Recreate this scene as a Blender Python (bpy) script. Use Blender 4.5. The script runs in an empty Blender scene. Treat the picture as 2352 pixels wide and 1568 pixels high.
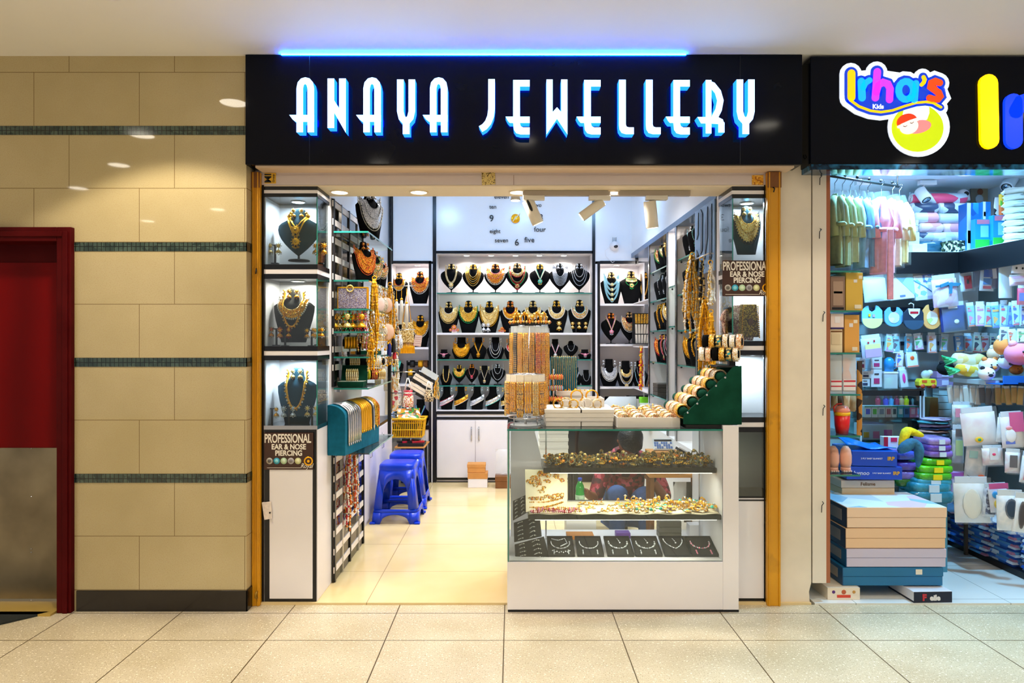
import bpy, math, random
from mathutils import Vector, Matrix, Euler
PI=math.pi; FP=1568.0; HC=1.53
SC=bpy.context.scene; COL=SC.collection
rnd=random.Random(7)
def X(u,Y): return (u-1176)/FP*Y
def Z(v,Y): return HC-(v-784)/FP*Y
def P(u,v,Y): return (X(u,Y),Y,Z(v,Y))
def lin(h):
    h=h.lstrip('#'); o=[]
    for i in (0,2,4):
        c=int(h[i:i+2],16)/255
        o.append(c/12.92 if c<=.04045 else ((c+.055)/1.055)**2.4)
    return (*o,1)
MATS={}
def mat(name,col,rough=.5,metal=0,emi=None,es=0,var=0,vs=20,bump=0,bs=60,coat=0,spec=.5):
    m=bpy.data.materials.new(name); m.use_nodes=True; nt=m.node_tree; b=nt.nodes['Principled BSDF']
    c=lin(col); b.inputs['Base Color'].default_value=c
    b.inputs['Roughness'].default_value=rough; b.inputs['Metallic'].default_value=metal
    b.inputs['Coat Weight'].default_value=coat; b.inputs['Specular IOR Level'].default_value=spec
    if emi: b.inputs['Emission Color'].default_value=lin(emi); b.inputs['Emission Strength'].default_value=es
    if var or bump:
        tc=nt.nodes.new('ShaderNodeTexCoord')
    if var:
        n=nt.nodes.new('ShaderNodeTexNoise'); n.inputs['Scale'].default_value=vs; n.inputs['Detail'].default_value=4
        nt.links.new(tc.outputs['Object'],n.inputs['Vector'])
        r=nt.nodes.new('ShaderNodeValToRGB'); e=r.color_ramp.elements
        e[0].position=.3; e[1].position=.7
        e[0].color=(*[max(0,x*(1-var)) for x in c[:3]],1); e[1].color=(*[min(1,x*(1+var*.6)+var*.01) for x in c[:3]],1)
        nt.links.new(n.outputs['Fac'],r.inputs['Fac']); nt.links.new(r.outputs['Color'],b.inputs['Base Color'])
    if bump:
        n2=nt.nodes.new('ShaderNodeTexNoise'); n2.inputs['Scale'].default_value=bs
        nt.links.new(tc.outputs['Object'],n2.inputs['Vector'])
        bp=nt.nodes.new('ShaderNodeBump'); bp.inputs['Strength'].default_value=bump; bp.inputs['Distance'].default_value=.01
        nt.links.new(n2.outputs['Fac'],bp.inputs['Height']); nt.links.new(bp.outputs['Normal'],b.inputs['Normal'])
    return m
def speck(name,cols,scale,rough=.35,metal=.5,pos=None,kind='voronoi'):
    """patterned surface: cells of several colours (filigree, stones, prints)"""
    m=bpy.data.materials.new(name); m.use_nodes=True; nt=m.node_tree; b=nt.nodes['Principled BSDF']
    b.inputs['Roughness'].default_value=rough; b.inputs['Metallic'].default_value=metal
    tc=nt.nodes.new('ShaderNodeTexCoord')
    if kind=='voronoi':
        v=nt.nodes.new('ShaderNodeTexVoronoi'); v.inputs['Scale'].default_value=scale
        s=nt.nodes.new('ShaderNodeSeparateColor'); nt.links.new(tc.outputs['Object'],v.inputs['Vector']); nt.links.new(v.outputs['Color'],s.inputs[0]); out=s.outputs[0]
    else:
        v=nt.nodes.new('ShaderNodeTexNoise'); v.inputs['Scale'].default_value=scale; v.inputs['Detail'].default_value=3
        nt.links.new(tc.outputs['Object'],v.inputs['Vector']); out=v.outputs['Fac']
    r=nt.nodes.new('ShaderNodeValToRGB'); r.color_ramp.interpolation='CONSTANT' if kind=='voronoi' else 'LINEAR'
    e=r.color_ramp.elements
    n=len(cols)
    while len(e)<n: e.new(.5)
    for i,c in enumerate(cols):
        e[i].position=(pos[i] if pos else (i/n if kind=='voronoi' else .3+.4*i/(n-1))); e[i].color=lin(c)
    nt.links.new(out,r.inputs['Fac']); nt.links.new(r.outputs['Color'],b.inputs['Base Color'])
    return m
def glass(name,tint='f4fbfa',refl=.9,base=.02):
    m=bpy.data.materials.new(name); m.use_nodes=True; nt=m.node_tree
    for n in list(nt.nodes): nt.nodes.remove(n)
    o=nt.nodes.new('ShaderNodeOutputMaterial'); mx=nt.nodes.new('ShaderNodeMixShader')
    t=nt.nodes.new('ShaderNodeBsdfTransparent'); t.inputs[0].default_value=lin(tint)
    g=nt.nodes.new('ShaderNodeBsdfGlossy'); g.inputs['Roughness'].default_value=.02
    f=nt.nodes.new('ShaderNodeFresnel'); f.inputs[0].default_value=1.45
    a=nt.nodes.new('ShaderNodeMath'); a.operation='MULTIPLY_ADD'; a.inputs[1].default_value=refl; a.inputs[2].default_value=base
    nt.links.new(f.outputs[0],a.inputs[0]); nt.links.new(a.outputs[0],mx.inputs[0])
    nt.links.new(t.outputs[0],mx.inputs[1]); nt.links.new(g.outputs[0],mx.inputs[2]); nt.links.new(mx.outputs[0],o.inputs[0])
    return m
def plastic(name,tint,opac=.35,rough=.15):
    m=bpy.data.materials.new(name); m.use_nodes=True; nt=m.node_tree; b=nt.nodes['Principled BSDF']
    b.inputs['Base Color'].default_value=lin(tint); b.inputs['Roughness'].default_value=rough; b.inputs['Alpha'].default_value=opac
    return m
class MB:
    def __init__(s): s.V=[];s.F=[];s.M=[];s.S=[];s.mats=[]
    def mi(s,m):
        if m not in s.mats: s.mats.append(m)
        return s.mats.index(m)
    def add(s,vs,fs,m,sm=False):
        b=len(s.V); s.V.extend(vs); k=s.mi(m)
        for f in fs: s.F.append([b+i for i in f]); s.M.append(k); s.S.append(sm)
    def hexa(s,p,m,skip=()):
        fs=[(0,3,2,1),(4,5,6,7),(0,1,5,4),(1,2,6,5),(2,3,7,6),(3,0,4,7)]
        s.add(p,[f for i,f in enumerate(fs) if i not in skip],m); return s
    def box(s,x0,x1,y0,y1,z0,z1,m):
        return s.hexa([(x0,y0,z0),(x1,y0,z0),(x1,y1,z0),(x0,y1,z0),(x0,y0,z1),(x1,y0,z1),(x1,y1,z1),(x0,y1,z1)],m)
    def tbox(s,cx,cy,z0,z1,w0,d0,w1,d1,m,ox=0,oy=0):
        a=[(cx-w0/2,cy-d0/2,z0),(cx+w0/2,cy-d0/2,z0),(cx+w0/2,cy+d0/2,z0),(cx-w0/2,cy+d0/2,z0)]
        c=[(cx+ox-w1/2,cy+oy-d1/2,z1),(cx+ox+w1/2,cy+oy-d1/2,z1),(cx+ox+w1/2,cy+oy+d1/2,z1),(cx+ox-w1/2,cy+oy+d1/2,z1)]
        return s.hexa(a+c,m)
    def obox(s,c,ax,ay,az,m):
        c=Vector(c);ax=Vector(ax);ay=Vector(ay);az=Vector(az)
        q=[c+ax*i+ay*j+az*k for k in(-1,1) for i,j in((-1,-1),(1,-1),(1,1),(-1,1))]
        return s.hexa([tuple(v) for v in q],m)
    def tube(s,pts,r,m,n=6,closed=False,caps=True,r1=None):
        pts=[Vector(p) for p in pts]; N=len(pts); vs=[];fs=[]; up=None
        for i,p in enumerate(pts):
            a=pts[i-1] if (i or closed) else p; b=pts[(i+1)%N] if (i<N-1 or closed) else p
            t=(b-a); t=t.normalized() if t.length>1e-9 else Vector((0,0,1))
            if up is None: up=Vector((0,0,1)) if abs(t.z)<.9 else Vector((1,0,0))
            x=t.cross(up); 
            if x.length<1e-6: x=t.orthogonal()
            x.normalize(); y=x.cross(t).normalized(); up=y
            rr=(r if not isinstance(r,(list,tuple)) else r[i])
            if r1 is not None: rr=r+(r1-r)*i/(N-1)
            for k in range(n):
                a_=2*PI*k/n; vs.append(tuple(p+x*math.cos(a_)*rr+y*math.sin(a_)*rr))
        for i in range(N if closed else N-1):
            j=(i+1)%N
            for k in range(n):
                l=(k+1)%n; fs.append((i*n+k,i*n+l,j*n+l,j*n+k))
        if caps and not closed: fs+= [tuple(range(n))[::-1],tuple((N-1)*n+k for k in range(n))]
        s.add(vs,fs,m,n>4); return s
    def cyl(s,p0,p1,r,m,n=16,r1=None): return s.tube([p0,p1],r,m,n,r1=r1)
    def sph(s,c,r,m,n=0,sx=1,sy=1,sz=1):
        x,y,z=c
        if n==0:
            vs=[(x+r*sx,y,z),(x-r*sx,y,z),(x,y+r*sy,z),(x,y-r*sy,z),(x,y,z+r*sz),(x,y,z-r*sz)]
            s.add(vs,[(0,2,4),(2,1,4),(1,3,4),(3,0,4),(2,0,5),(1,2,5),(3,1,5),(0,3,5)],m,True); return s
        vs=[];fs=[];h=max(3,n//2)
        for i in range(h+1):
            a=PI*i/h
            for k in range(n):
                b=2*PI*k/n; vs.append((x+r*sx*math.sin(a)*math.cos(b),y+r*sy*math.sin(a)*math.sin(b),z+r*sz*math.cos(a)))
        for i in range(h):
            for k in range(n):
                l=(k+1)%n; fs.append((i*n+k,(i+1)*n+k,(i+1)*n+l,i*n+l))
        s.add(vs,fs,m,True); return s
    def lathe(s,prof,m,n=20,c=(0,0,0),axis='z',caps=True,sm=True):
        vs=[];fs=[]
        for r,z in prof:
            for k in range(n):
                a=2*PI*k/n; p=(r*math.cos(a),r*math.sin(a),z)
                if axis=='x': p=(p[2],p[0],p[1])
                if axis=='y': p=(p[0],p[2],p[1])
                vs.append((p[0]+c[0],p[1]+c[1],p[2]+c[2]))
        N=len(prof)
        for i in range(N-1):
            for k in range(n):
                l=(k+1)%n; fs.append((i*n+k,i*n+l,(i+1)*n+l,(i+1)*n+k))
        if caps: fs+=[tuple(range(n))[::-1],tuple((N-1)*n+k for k in range(n))]
        s.add(vs,fs,m,sm); return s
    def ring(s,c,R,r,m,axis='y',n=20,k=6,w=None,a0=0,a1=2*PI):
        """bangle: torus (or a flat band of width w) about an axis"""
        full=a1-a0>2*PI-.01; vs=[];fs=[]
        K=4 if w else k
        N=n if full else n+1
        for i in range(N):
            a=a0+(a1-a0)*i/n
            for j in range(K):
                if w: dr,da=((r,w/2),(r,-w/2),(-r,-w/2),(-r,w/2))[j]
                else: b=2*PI*j/K; dr,da=r*math.cos(b),r*math.sin(b)
                q=((R+dr)*math.cos(a),(R+dr)*math.sin(a),da)
                if axis=='y': q=(q[0],q[2],q[1])
                elif axis=='x': q=(q[2],q[0],q[1])
                vs.append((c[0]+q[0],c[1]+q[1],c[2]+q[2]))
        for i in range(n):
            i2=(i+1)%N
            for j in range(K):
                j2=(j+1)%K; fs.append((i*K+j,i2*K+j,i2*K+j2,i*K+j2))
        s.add(vs,fs,m,True); return s
    def prism(s,poly,y0,y1,m,plane='xz'):
        """extrude a 2-D outline"""
        n=len(poly)
        def q(p,d): return (p[0],d,p[1]) if plane=='xz' else ((p[0],p[1],d) if plane=='xy' else (d,p[0],p[1]))
        vs=[q(p,y0) for p in poly]+[q(p,y1) for p in poly]
        fs=[tuple(range(n)),tuple(range(2*n-1,n-1,-1))]+[(i,n+i,n+(i+1)%n,(i+1)%n) for i in range(n)]
        s.add(vs,fs,m); return s
    def stroke(s,path,w,y0,y1,m,cap='round'):
        """thick rounded line in the xz plane as one extruded outline"""
        return s.prism(outline(path,w,cap),y0,y1,m)
    def grid(s,fn,nu,nv,m,sm=True):
        vs=[fn(i/nu,j/nv) for j in range(nv+1) for i in range(nu+1)]
        fs=[(j*(nu+1)+i,j*(nu+1)+i+1,(j+1)*(nu+1)+i+1,(j+1)*(nu+1)+i) for j in range(nv) for i in range(nu)]
        s.add(vs,fs,m,sm); return s
    def mesh(s,name):
        me=bpy.data.meshes.new(name); me.from_pydata([tuple(v) for v in s.V],[],s.F)
        for m in s.mats: me.materials.append(m)
        me.polygons.foreach_set('material_index',s.M); me.polygons.foreach_set('use_smooth',s.S); me.update(); return me
    def build(s,name,parent=None,label=None,cat=None,group=None,kind=None,loc=None,rot=None,bevel=0,sub=0,solid=0):
        o=bpy.data.objects.new(name,s.mesh(name)); COL.objects.link(o)
        if parent: o.parent=parent
        if loc: o.location=loc
        if rot: o.rotation_euler=rot if isinstance(rot,tuple) else (0,0,rot)
        tag(o,label,cat,group,kind)
        if solid: md=o.modifiers.new('s','SOLIDIFY'); md.thickness=solid; md.offset=0
        if bevel: md=o.modifiers.new('b','BEVEL'); md.width=bevel; md.segments=2; md.limit_method='ANGLE'
        if sub: md=o.modifiers.new('u','SUBSURF'); md.levels=md.render_levels=sub
        return o
def outline(path,w,cap='round'):
    p=[Vector((a[0],a[1])) for a in path]; h=w/2; n=len(p); L=[];R=[]
    for i in range(n):
        a=p[max(0,i-1)]; b=p[min(n-1,i+1)]; t=(b-a).normalized(); nn=Vector((-t.y,t.x))
        if 0<i<n-1:
            t1=(p[i]-p[i-1]).normalized(); c=max(.5,nn.dot(Vector((-t1.y,t1.x)))); k=h/c
        else: k=h
        L.append(p[i]+nn*k); R.append(p[i]-nn*k)
    out=list(L)
    def arc(c,t0):
        return [c+Vector((math.cos(t0-PI*j/8),math.sin(t0-PI*j/8)))*h for j in range(1,8)]
    if cap=='round':
        t=(p[-1]-p[-2]).normalized(); out+=arc(p[-1],math.atan2(t.x,-t.y))
    out+=R[::-1]
    if cap=='round':
        t=(p[0]-p[1]).normalized(); out+=arc(p[0],math.atan2(t.x,-t.y))
    return [(v.x,v.y) for v in out]
def arcpts(c,r,a0,a1,n=10,ry=None):
    ry=ry or r
    return [(c[0]+r*math.cos(math.radians(a0+(a1-a0)*i/n)),c[1]+ry*math.sin(math.radians(a0+(a1-a0)*i/n))) for i in range(n+1)]
def tag(o,label=None,cat=None,group=None,kind=None):
    if label: o['label']=label
    if cat: o['category']=cat
    if group: o['group']=group
    if kind: o['kind']=kind
    return o
def thing(name,label,cat,loc=(0,0,0),rz=0,group=None):
    o=bpy.data.objects.new(name,None); COL.objects.link(o); o.location=loc; o.rotation_euler=rz if isinstance(rz,tuple) else (0,0,rz); o.empty_display_size=.05
    return tag(o,label,cat,group)
def kids_of(o): return [c for c in bpy.data.objects if c.parent==o]
def dup(o,loc=None,rz=None,label=None,parent=None,mats=None):
    """copy a thing with copies of its parts"""
    ch=list(o.children) if hasattr(o,'children') else []
    c=o.copy(); COL.objects.link(c)
    if loc is not None: c.location=loc
    if rz is not None: c.rotation_euler=rz if isinstance(rz,tuple) else (0,0,rz)
    if label: c['label']=label
    if parent: c.parent=parent
    for k in ch: dup(k,parent=c)
    return c
def text_mesh(s,size,ext=.001,off=0,sx=1,shear=0,align='CENTER'):
    cu=bpy.data.curves.new('t','FONT'); cu.body=s; cu.size=size; cu.extrude=ext; cu.offset=off; cu.shear=shear
    cu.align_x=align; cu.align_y='CENTER'; cu.resolution_u=4
    o=bpy.data.objects.new('t',cu); COL.objects.link(o); bpy.context.view_layer.update()
    me=bpy.data.meshes.new_from_object(o.evaluated_get(bpy.context.evaluated_depsgraph_get()))
    bpy.data.objects.remove(o); bpy.data.curves.remove(cu)
    for v in me.vertices: v.co.x*=sx
    return me
def text(name,s,size,loc,m,parent=None,rot=(PI/2,0,0),**k):
    me=text_mesh(s,size,**k); me.materials.clear(); me.materials.append(m); me.name=name
    o=bpy.data.objects.new(name,me); COL.objects.link(o); o.location=loc; o.rotation_euler=rot
    if parent: o.parent=parent
    return o
def light(name,kind,loc,power,col=(1,1,1),size=.1,rot=(0,0,0),spread=None,shape='DISK',spot=None,blend=.3,sy=None):
    l=bpy.data.lights.new(name,kind); l.energy=power; l.color=col
    if kind=='AREA':
        l.shape=shape; l.size=size
        if sy: l.shape='RECTANGLE'; l.size_y=sy
        if spread: l.spread=spread
    else: l.shadow_soft_size=size
    if kind=='SPOT': l.spot_size=spot; l.spot_blend=blend
    o=bpy.data.objects.new(name,l); COL.objects.link(o); o.location=loc; o.rotation_euler=rot; return o
ORD=['first','second','third','fourth','fifth','sixth','seventh','eighth','ninth','tenth','eleventh','twelfth','thirteenth','fourteenth','fifteenth','sixteenth','seventeenth','eighteenth','nineteenth','twentieth']
# ---------------------------------------------------------------- materials
WHITE=mat('white laminate','e9e5e8',.28,var=.03,vs=3)
WALLW=mat('white wall panel','eef1f6',.22)
BLACK=mat('black trim','07090f',.25)
BLACKM=mat('matte black plastic','0b0b0d',.5)
VELVET=mat('black velvet','060607',.95,spec=.15,bump=.2,bs=400)
NAVY=mat('dark teal velvet','0a2a3a',.9,spec=.2)
TEAL=mat('teal velvet','0c6480',.9,spec=.2,var=.15,vs=30)
GREENV=mat('dark green velvet','06402f',.95,spec=.15,var=.35,vs=9)
TURQ=mat('turquoise stand','12a89a',.7)
CHROME=mat('brushed steel','c9c9cc',.2,1)
GLASS=glass('clear glass')
MIRROR=mat('mirror','9fb4c0',.03,1)
GEDGE=mat('green glass edge','1f7a6c',.15,coat=.5)
GSHELF=glass('shelf glass','eaf6f3',.9,.03)
CREAMT=mat('cream card','efe4cf',.6)
PLASTIC=plastic('clear plastic','ffffff',.06,.06)
PLASTICB=plastic('milky plastic','e8f0f2',.55,.2)
LEDW=mat('warm led lens','ffffff',.5,emi='fff4e0',es=14)
LEDC=mat('cool led lens','ffffff',.5,emi='e6f2ff',es=14)
YELP=mat('yellow plastic','f2b90a',.35)
BLUEP=mat('blue stool plastic','0034c4',.3,coat=.1,spec=.35)
GOLD=speck('gold filigree',['ffc428','ffb010','8a5408','ffe07a'],330,.3,.6)
GOLDS=mat('plain gold','ffb81c',.28,.65)
PGOLD=speck('pale gold filigree',['ffe08a','f2c04c','a8752a','fff0b8'],340,.3,.5)
DGOLD=speck('deep gold beads','ffae10 f29a04 8c5004 ffcc3a'.split(),320,.32,.55)
SILV=speck('crystal silver',['ffffff','d6dbe2','6d747e','f4f7ff'],380,.2,.45)
PEARL=mat('pearl white','f5efe4',.25,coat=.5)
RED=mat('ruby red','c3122a',.25,coat=.6)
EMER=mat('emerald green','0f9a4c',.25,coat=.6)
TUR=mat('turquoise bead','4fd0bd',.3)
PINK=mat('pink bead','f08aa4',.3)
ORAN=mat('coral orange','f2622b',.35)
BLUEB=mat('blue bead','2746c8',.3)
AQUA=mat('aqua bead','a6dbe8',.25)
KUND=speck('multicolour kundan',['ffc83a','d0142e','fff6e0','159a55','ffb020','8a4a08'],300,.3,.35)
REDG=speck('red gold kundan',['f0661a','ffc030','d02a1a','ffb428','8a3a08'],300,.3,.35)
BROWN=mat('brown card','7a4a1c',.7,var=.15,vs=12)
KRAFT=mat('kraft box','c98a45',.75,var=.1,vs=10)
JM=dict(G=GOLD,g=PGOLD,D=DGOLD,S=SILV,P=PEARL,R=RED,E=EMER,T=TUR,K=PINK,O=ORAN,B=BLUEB,A=AQUA,M=KUND,N=REDG,L=GOLDS,X=CHROME,k=BLACKM)
# ---------------------------------------------------------------- procedural setting materials
def nodes(m): return m.node_tree.nodes,m.node_tree.links
def mth(nt,op,a,b=None,c=None):
    n=nt.nodes.new('ShaderNodeMath'); n.operation=op
    for i,v in enumerate((a,b,c)):
        if v is None: continue
        if isinstance(v,(int,float)): n.inputs[i].default_value=v
        else: nt.links.new(v,n.inputs[i])
    return n.outputs[0]
def line(nt,co,per,off,w):
    """1 on joint lines of a period"""
    a=mth(nt,'ADD',co,-off+per*200+w/2); f=mth(nt,'MODULO',a,per); return mth(nt,'LESS_THAN',f,w)
def near(nt,co,at,w):
    return mth(nt,'LESS_THAN',mth(nt,'ABSOLUTE',mth(nt,'SUBTRACT',co,at)),w/2)
def xyz(nt):
    g=nt.nodes.new('ShaderNodeNewGeometry'); s=nt.nodes.new('ShaderNodeSeparateXYZ'); nt.links.new(g.outputs['Position'],s.inputs[0]); return g.outputs['Position'],s.outputs
def mixc(nt,f,a,b):
    n=nt.nodes.new('ShaderNodeMix'); n.data_type='RGBA'
    for k,v in ((0,f),(6,a),(7,b)):
        if isinstance(v,tuple): n.inputs[k].default_value=v
        elif isinstance(v,(int,float)): n.inputs[k].default_value=v
        else: nt.links.new(v,n.inputs[k])
    return n.outputs[2]
def noise(nt,pos,sc,det=3,lo=.3,hi=.7):
    n=nt.nodes.new('ShaderNodeTexNoise'); n.inputs['Scale'].default_value=sc; n.inputs['Detail'].default_value=det; nt.links.new(pos,n.inputs['Vector'])
    r=nt.nodes.new('ShaderNodeMapRange'); r.inputs[1].default_value=lo; r.inputs[2].default_value=hi; nt.links.new(n.outputs['Fac'],r.inputs[0]); return r.outputs[0]
def newm(name,rough,spec=.5,coat=0):
    m=bpy.data.materials.new(name); m.use_nodes=True; b=m.node_tree.nodes['Principled BSDF']; b.inputs['Roughness'].default_value=rough
    b.inputs['Specular IOR Level'].default_value=spec; b.inputs['Coat Weight'].default_value=coat; b.inputs['Coat Roughness'].default_value=.03; return m,m.node_tree,b
# mall terrazzo
TERR,nt,b=newm('mall terrazzo tiles',.28); pos,c=xyz(nt)
col=mixc(nt,noise(nt,pos,3.5),lin('b8aa8a'),lin('c8bb9d'))
col=mixc(nt,noise(nt,pos,150,2,.60,.66),col,lin('8a7a58')); col=mixc(nt,noise(nt,pos,90,2,.62,.68),col,lin('efe6cf'))
j=mth(nt,'MAXIMUM',line(nt,c[0],.6088,-.0417,.006),mth(nt,'MAXIMUM',near(nt,c[1],3.845,.006),mth(nt,'MULTIPLY',line(nt,c[1],.6,3.497,.006),mth(nt,'LESS_THAN',c[1],3.7))))
nt.links.new(mixc(nt,j,col,lin('57472c')),b.inputs['Base Color'])
# shop tiles
STILE,nt,b=newm('cream polished shop tiles',.16); pos,c=xyz(nt)
col=mixc(nt,noise(nt,pos,2),lin('d6bc86'),lin('dec898'))
j=mth(nt,'MAXIMUM',line(nt,c[0],1.2,-.845,.005),line(nt,c[1],.602,4.508,.005))
nt.links.new(mixc(nt,j,col,lin('a88f62')),b.inputs['Base Color'])
KTILE,nt,b=newm('pale kids shop tiles',.2); pos,c=xyz(nt)
j=mth(nt,'MAXIMUM',line(nt,c[0],.9,2.0,.005),line(nt,c[1],.6,4.63,.005))
nt.links.new(mixc(nt,j,lin('dcdcd6'),lin('9aa09a')),b.inputs['Base Color'])
# wall tiles
WTILE,nt,b=newm('beige polished wall tiles',.035,.5); pos,c=xyz(nt)
zz=mth(nt,'MODULO',mth(nt,'ADD',c[2],-.1183+6.58),.658)
up=mth(nt,'GREATER_THAN',zz,.3075)
sh=mth(nt,'MULTIPLY_ADD',up,-.2,0)
j=mth(nt,'MAXIMUM',line(nt,mth(nt,'ADD',c[0],sh),.5985,-2.116,.0035),mth(nt,'MAXIMUM',near(nt,zz,.3075,.0035),near(nt,zz,.001,.006)))
col=mixc(nt,noise(nt,pos,2.2),lin('b3a47a'),lin('bfb088')); col=mixc(nt,noise(nt,pos,210,3,.5,.8),col,lin('ad9568'))
nt.links.new(mixc(nt,j,col,lin('7a6640')),b.inputs['Base Color'])
MOS,nt,b=newm('green glass mosaic',.12,.6); pos,c=xyz(nt)
ph=mth(nt,'MODULO',mth(nt,'ADD',c[2],-.1183+6.58),.658)
jj=mth(nt,'MAXIMUM',line(nt,mth(nt,'ADD',c[0],c[1]),.0245,0,.004),near(nt,ph,.634,.004))
vn=nt.nodes.new('ShaderNodeTexVoronoi'); vn.inputs['Scale'].default_value=34; nt.links.new(pos,vn.inputs['Vector']); sp=nt.nodes.new('ShaderNodeSeparateColor'); nt.links.new(vn.outputs['Color'],sp.inputs[0])
nt.links.new(mixc(nt,jj,mixc(nt,sp.outputs[0],lin('243430'),lin('46584f')),lin('141914')),b.inputs['Base Color'])
bp=nt.nodes.new('ShaderNodeBump'); bp.inputs['Distance'].default_value=.003; bp.invert=True; nt.links.new(jj,bp.inputs['Height']); nt.links.new(bp.outputs[0],b.inputs['Normal'])
GRAN=mat('dark brown granite','1d1712',.15,var=.3,vs=50)
PAINT=mat('ceiling paint','f1f1f0',.6,var=.02,vs=1.5)
CREAM=mat('pillar paint','e3d8c6',.6,var=.1,vs=4)
LINT=mat('lintel laminate','cfc4c4',.4,var=.04,vs=2)
SOFF=mat('soffit board','ecdcc0',.5)
REDF=mat('dark red painted wood','4a0103',.55,var=.2,vs=6,spec=.1)
def wav(name,c0,c1,sc,rough=.4):
    m,nt,b=newm(name,rough); pos,c=xyz(nt)
    w=nt.nodes.new('ShaderNodeTexWave'); w.inputs['Scale'].default_value=sc; w.inputs['Distortion'].default_value=1.5; w.inputs['Detail'].default_value=1; nt.links.new(pos,w.inputs['Vector'])
    nt.links.new(mixc(nt,w.outputs['Fac'],lin(c0),lin(c1)),b.inputs['Base Color']); b.inputs['Specular IOR Level'].default_value=.12; return m
REDP=wav('red door sheet','5c0103','6e0204',1.1,.5)
KICK,nt,b=newm('worn steel kick plate',.32); b.inputs['Metallic'].default_value=.8; pos,c=xyz(nt)
nt.links.new(mixc(nt,noise(nt,pos,2.5,4),lin('6d6350'),lin('a2967c')),b.inputs['Base Color'])
# ---------------------------------------------------------------- structure
def S(name,mb,**k): return mb.build(name,kind='structure',**k)
S('floor',MB().box(-9,9,-6,3.97,-.1,0,TERR))
S('floor_shop',MB().box(-1.6,1.74,3.968,7.8,-.1,.012,STILE))
S('floor_kids_shop',MB().box(1.76,4.2,3.968,6.6,-.1,.01,KTILE))
S('ceiling',MB().box(-9,9,-6,4.05,3.15,3.3,PAINT))
S('wall_left',MB().box(-9,-3.62,3.876,4.3,0,3.15,WTILE).box(-3.62,-2.49,3.876,4.3,2.165,3.15,WTILE).box(-2.49,-1.508,3.876,4.3,0,3.15,WTILE))
for i,z in enumerate((.729,1.387,2.042,2.702)):
    h=.05
    m=MB().box(-2.487 if i<3 else -9,-1.505,3.873,3.877,z,z+h,MOS).box(-1.509,-1.505,3.873,4.0,z,z+h,MOS)
    S(f'trim_{i+1}',m)
S('baseboard_left',MB().box(-2.47,-1.500,3.868,3.877,0,.118,GRAN).box(-1.509,-1.500,3.868,4.0,0,.118,GRAN),bevel=.002)
# red door
d=tag(thing('door_1',None,None),kind='structure')
f=MB()
def jamb(mb,x0,x1,z0,z1):
    mb.box(x0,x1,3.85,4.0,z0,z1,REDF)
f.box(-2.566,-2.484,3.845,4.0,0,2.175,REDF).box(-3.7,-2.5662,3.845,4.0,2.095,2.175,REDF)
f.box(-2.53,-2.50,3.835,3.8449,0,2.15,REDF).box(-3.7,-2.5302,3.835,3.8449,2.12,2.15,REDF).box(-2.59,-2.566,3.88,4.0,0,2.09,REDF)
f.build('door_frame',d,bevel=.004)
MB().box(-3.7,-2.59,3.985,4.02,.91,1.99,REDP).build('door_sheet',d)
MB().box(-3.7,-2.59,3.99,4.02,1.99,2.12,REDF).build('door_header',d)
k=MB().box(-3.7,-2.592,3.98,4.02,.03,.91,KICK).build('kick_plate',d,bevel=.002)
sc=MB()
for v in (1030,1140,1260,1268,1378): sc.lathe([(.004,0),(.004,-.003),(0,-.004)],CHROME,8,(X(72,3.98),3.98,Z(v,3.98)),'y')
sc.build('screw',k)
S('door_1_threshold',MB().box(-3.7,-2.57,3.8,4.03,0,.012,mat('brass threshold','b99a4a',.4,.3)))
MB().prism([(-4.4,3.2),(-3.0,3.45),(-2.6,3.84),(-4.4,3.84)],.001,.012,mat('dark rubber mat','141a16',.8),'xy').build('door_mat',label='dark rubber mat lying in front of the red door',cat='mat')
# pillar between the shops
pl=MB().prism([(1.562,0.0),(1.562,3.15),(1.748,3.15),(1.748,.12),(1.735,.07),(1.74,0)],3.985,6.6,CREAM)
S('pillar',pl,bevel=.004)
S('wall_shop_left',MB().box(-1.5,-1.335,4.3,7.8,0,3.15,WALLW))
S('wall_shop_right',MB().box(1.6,1.7,4.28,7.8,0,3.15,WALLW))
S('wall_shop_back',MB().box(-1.5,1.7,7.7,7.8,0,3.15,WALLW))
S('ceiling_shop',MB().box(-1.6,1.72,4.25,7.8,3.15,3.25,WALLW))
lt=MB().box(-1.5,1.555,3.988,4.263,2.4435,3.14,LINT)
S('lintel',lt)
S('lintel_soffit',MB().box(-1.5,1.555,3.99,4.265,2.436,2.4432,SOFF))
S('trim_5',MB().box(-1.455,1.60,3.87,3.989,2.515,2.5265,mat('signboard underside','d9bfa4',.5)))
S('trim_6',MB().box(-1.46,1.48,3.984,3.99,2.4435,2.5,LINT).box(X(1180,3.98)-.001,X(1180,3.98)+.001,3.983,3.988,2.4435,2.5,BROWN))
# kids shop shell
CYW=mat('kids shop white wall','e4ecef',.5); 
S('ceiling_kids_shop',MB().box(1.76,4.2,3.99,5.8,2.80,2.9,CYW))
S('wall_kids_back',MB().box(1.76,4.2,5.73,5.83,0,2.8,CYW))
S('wall_kids_right',MB().box(3.98,4.08,3.97,5.8,0,2.8,CYW))
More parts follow.
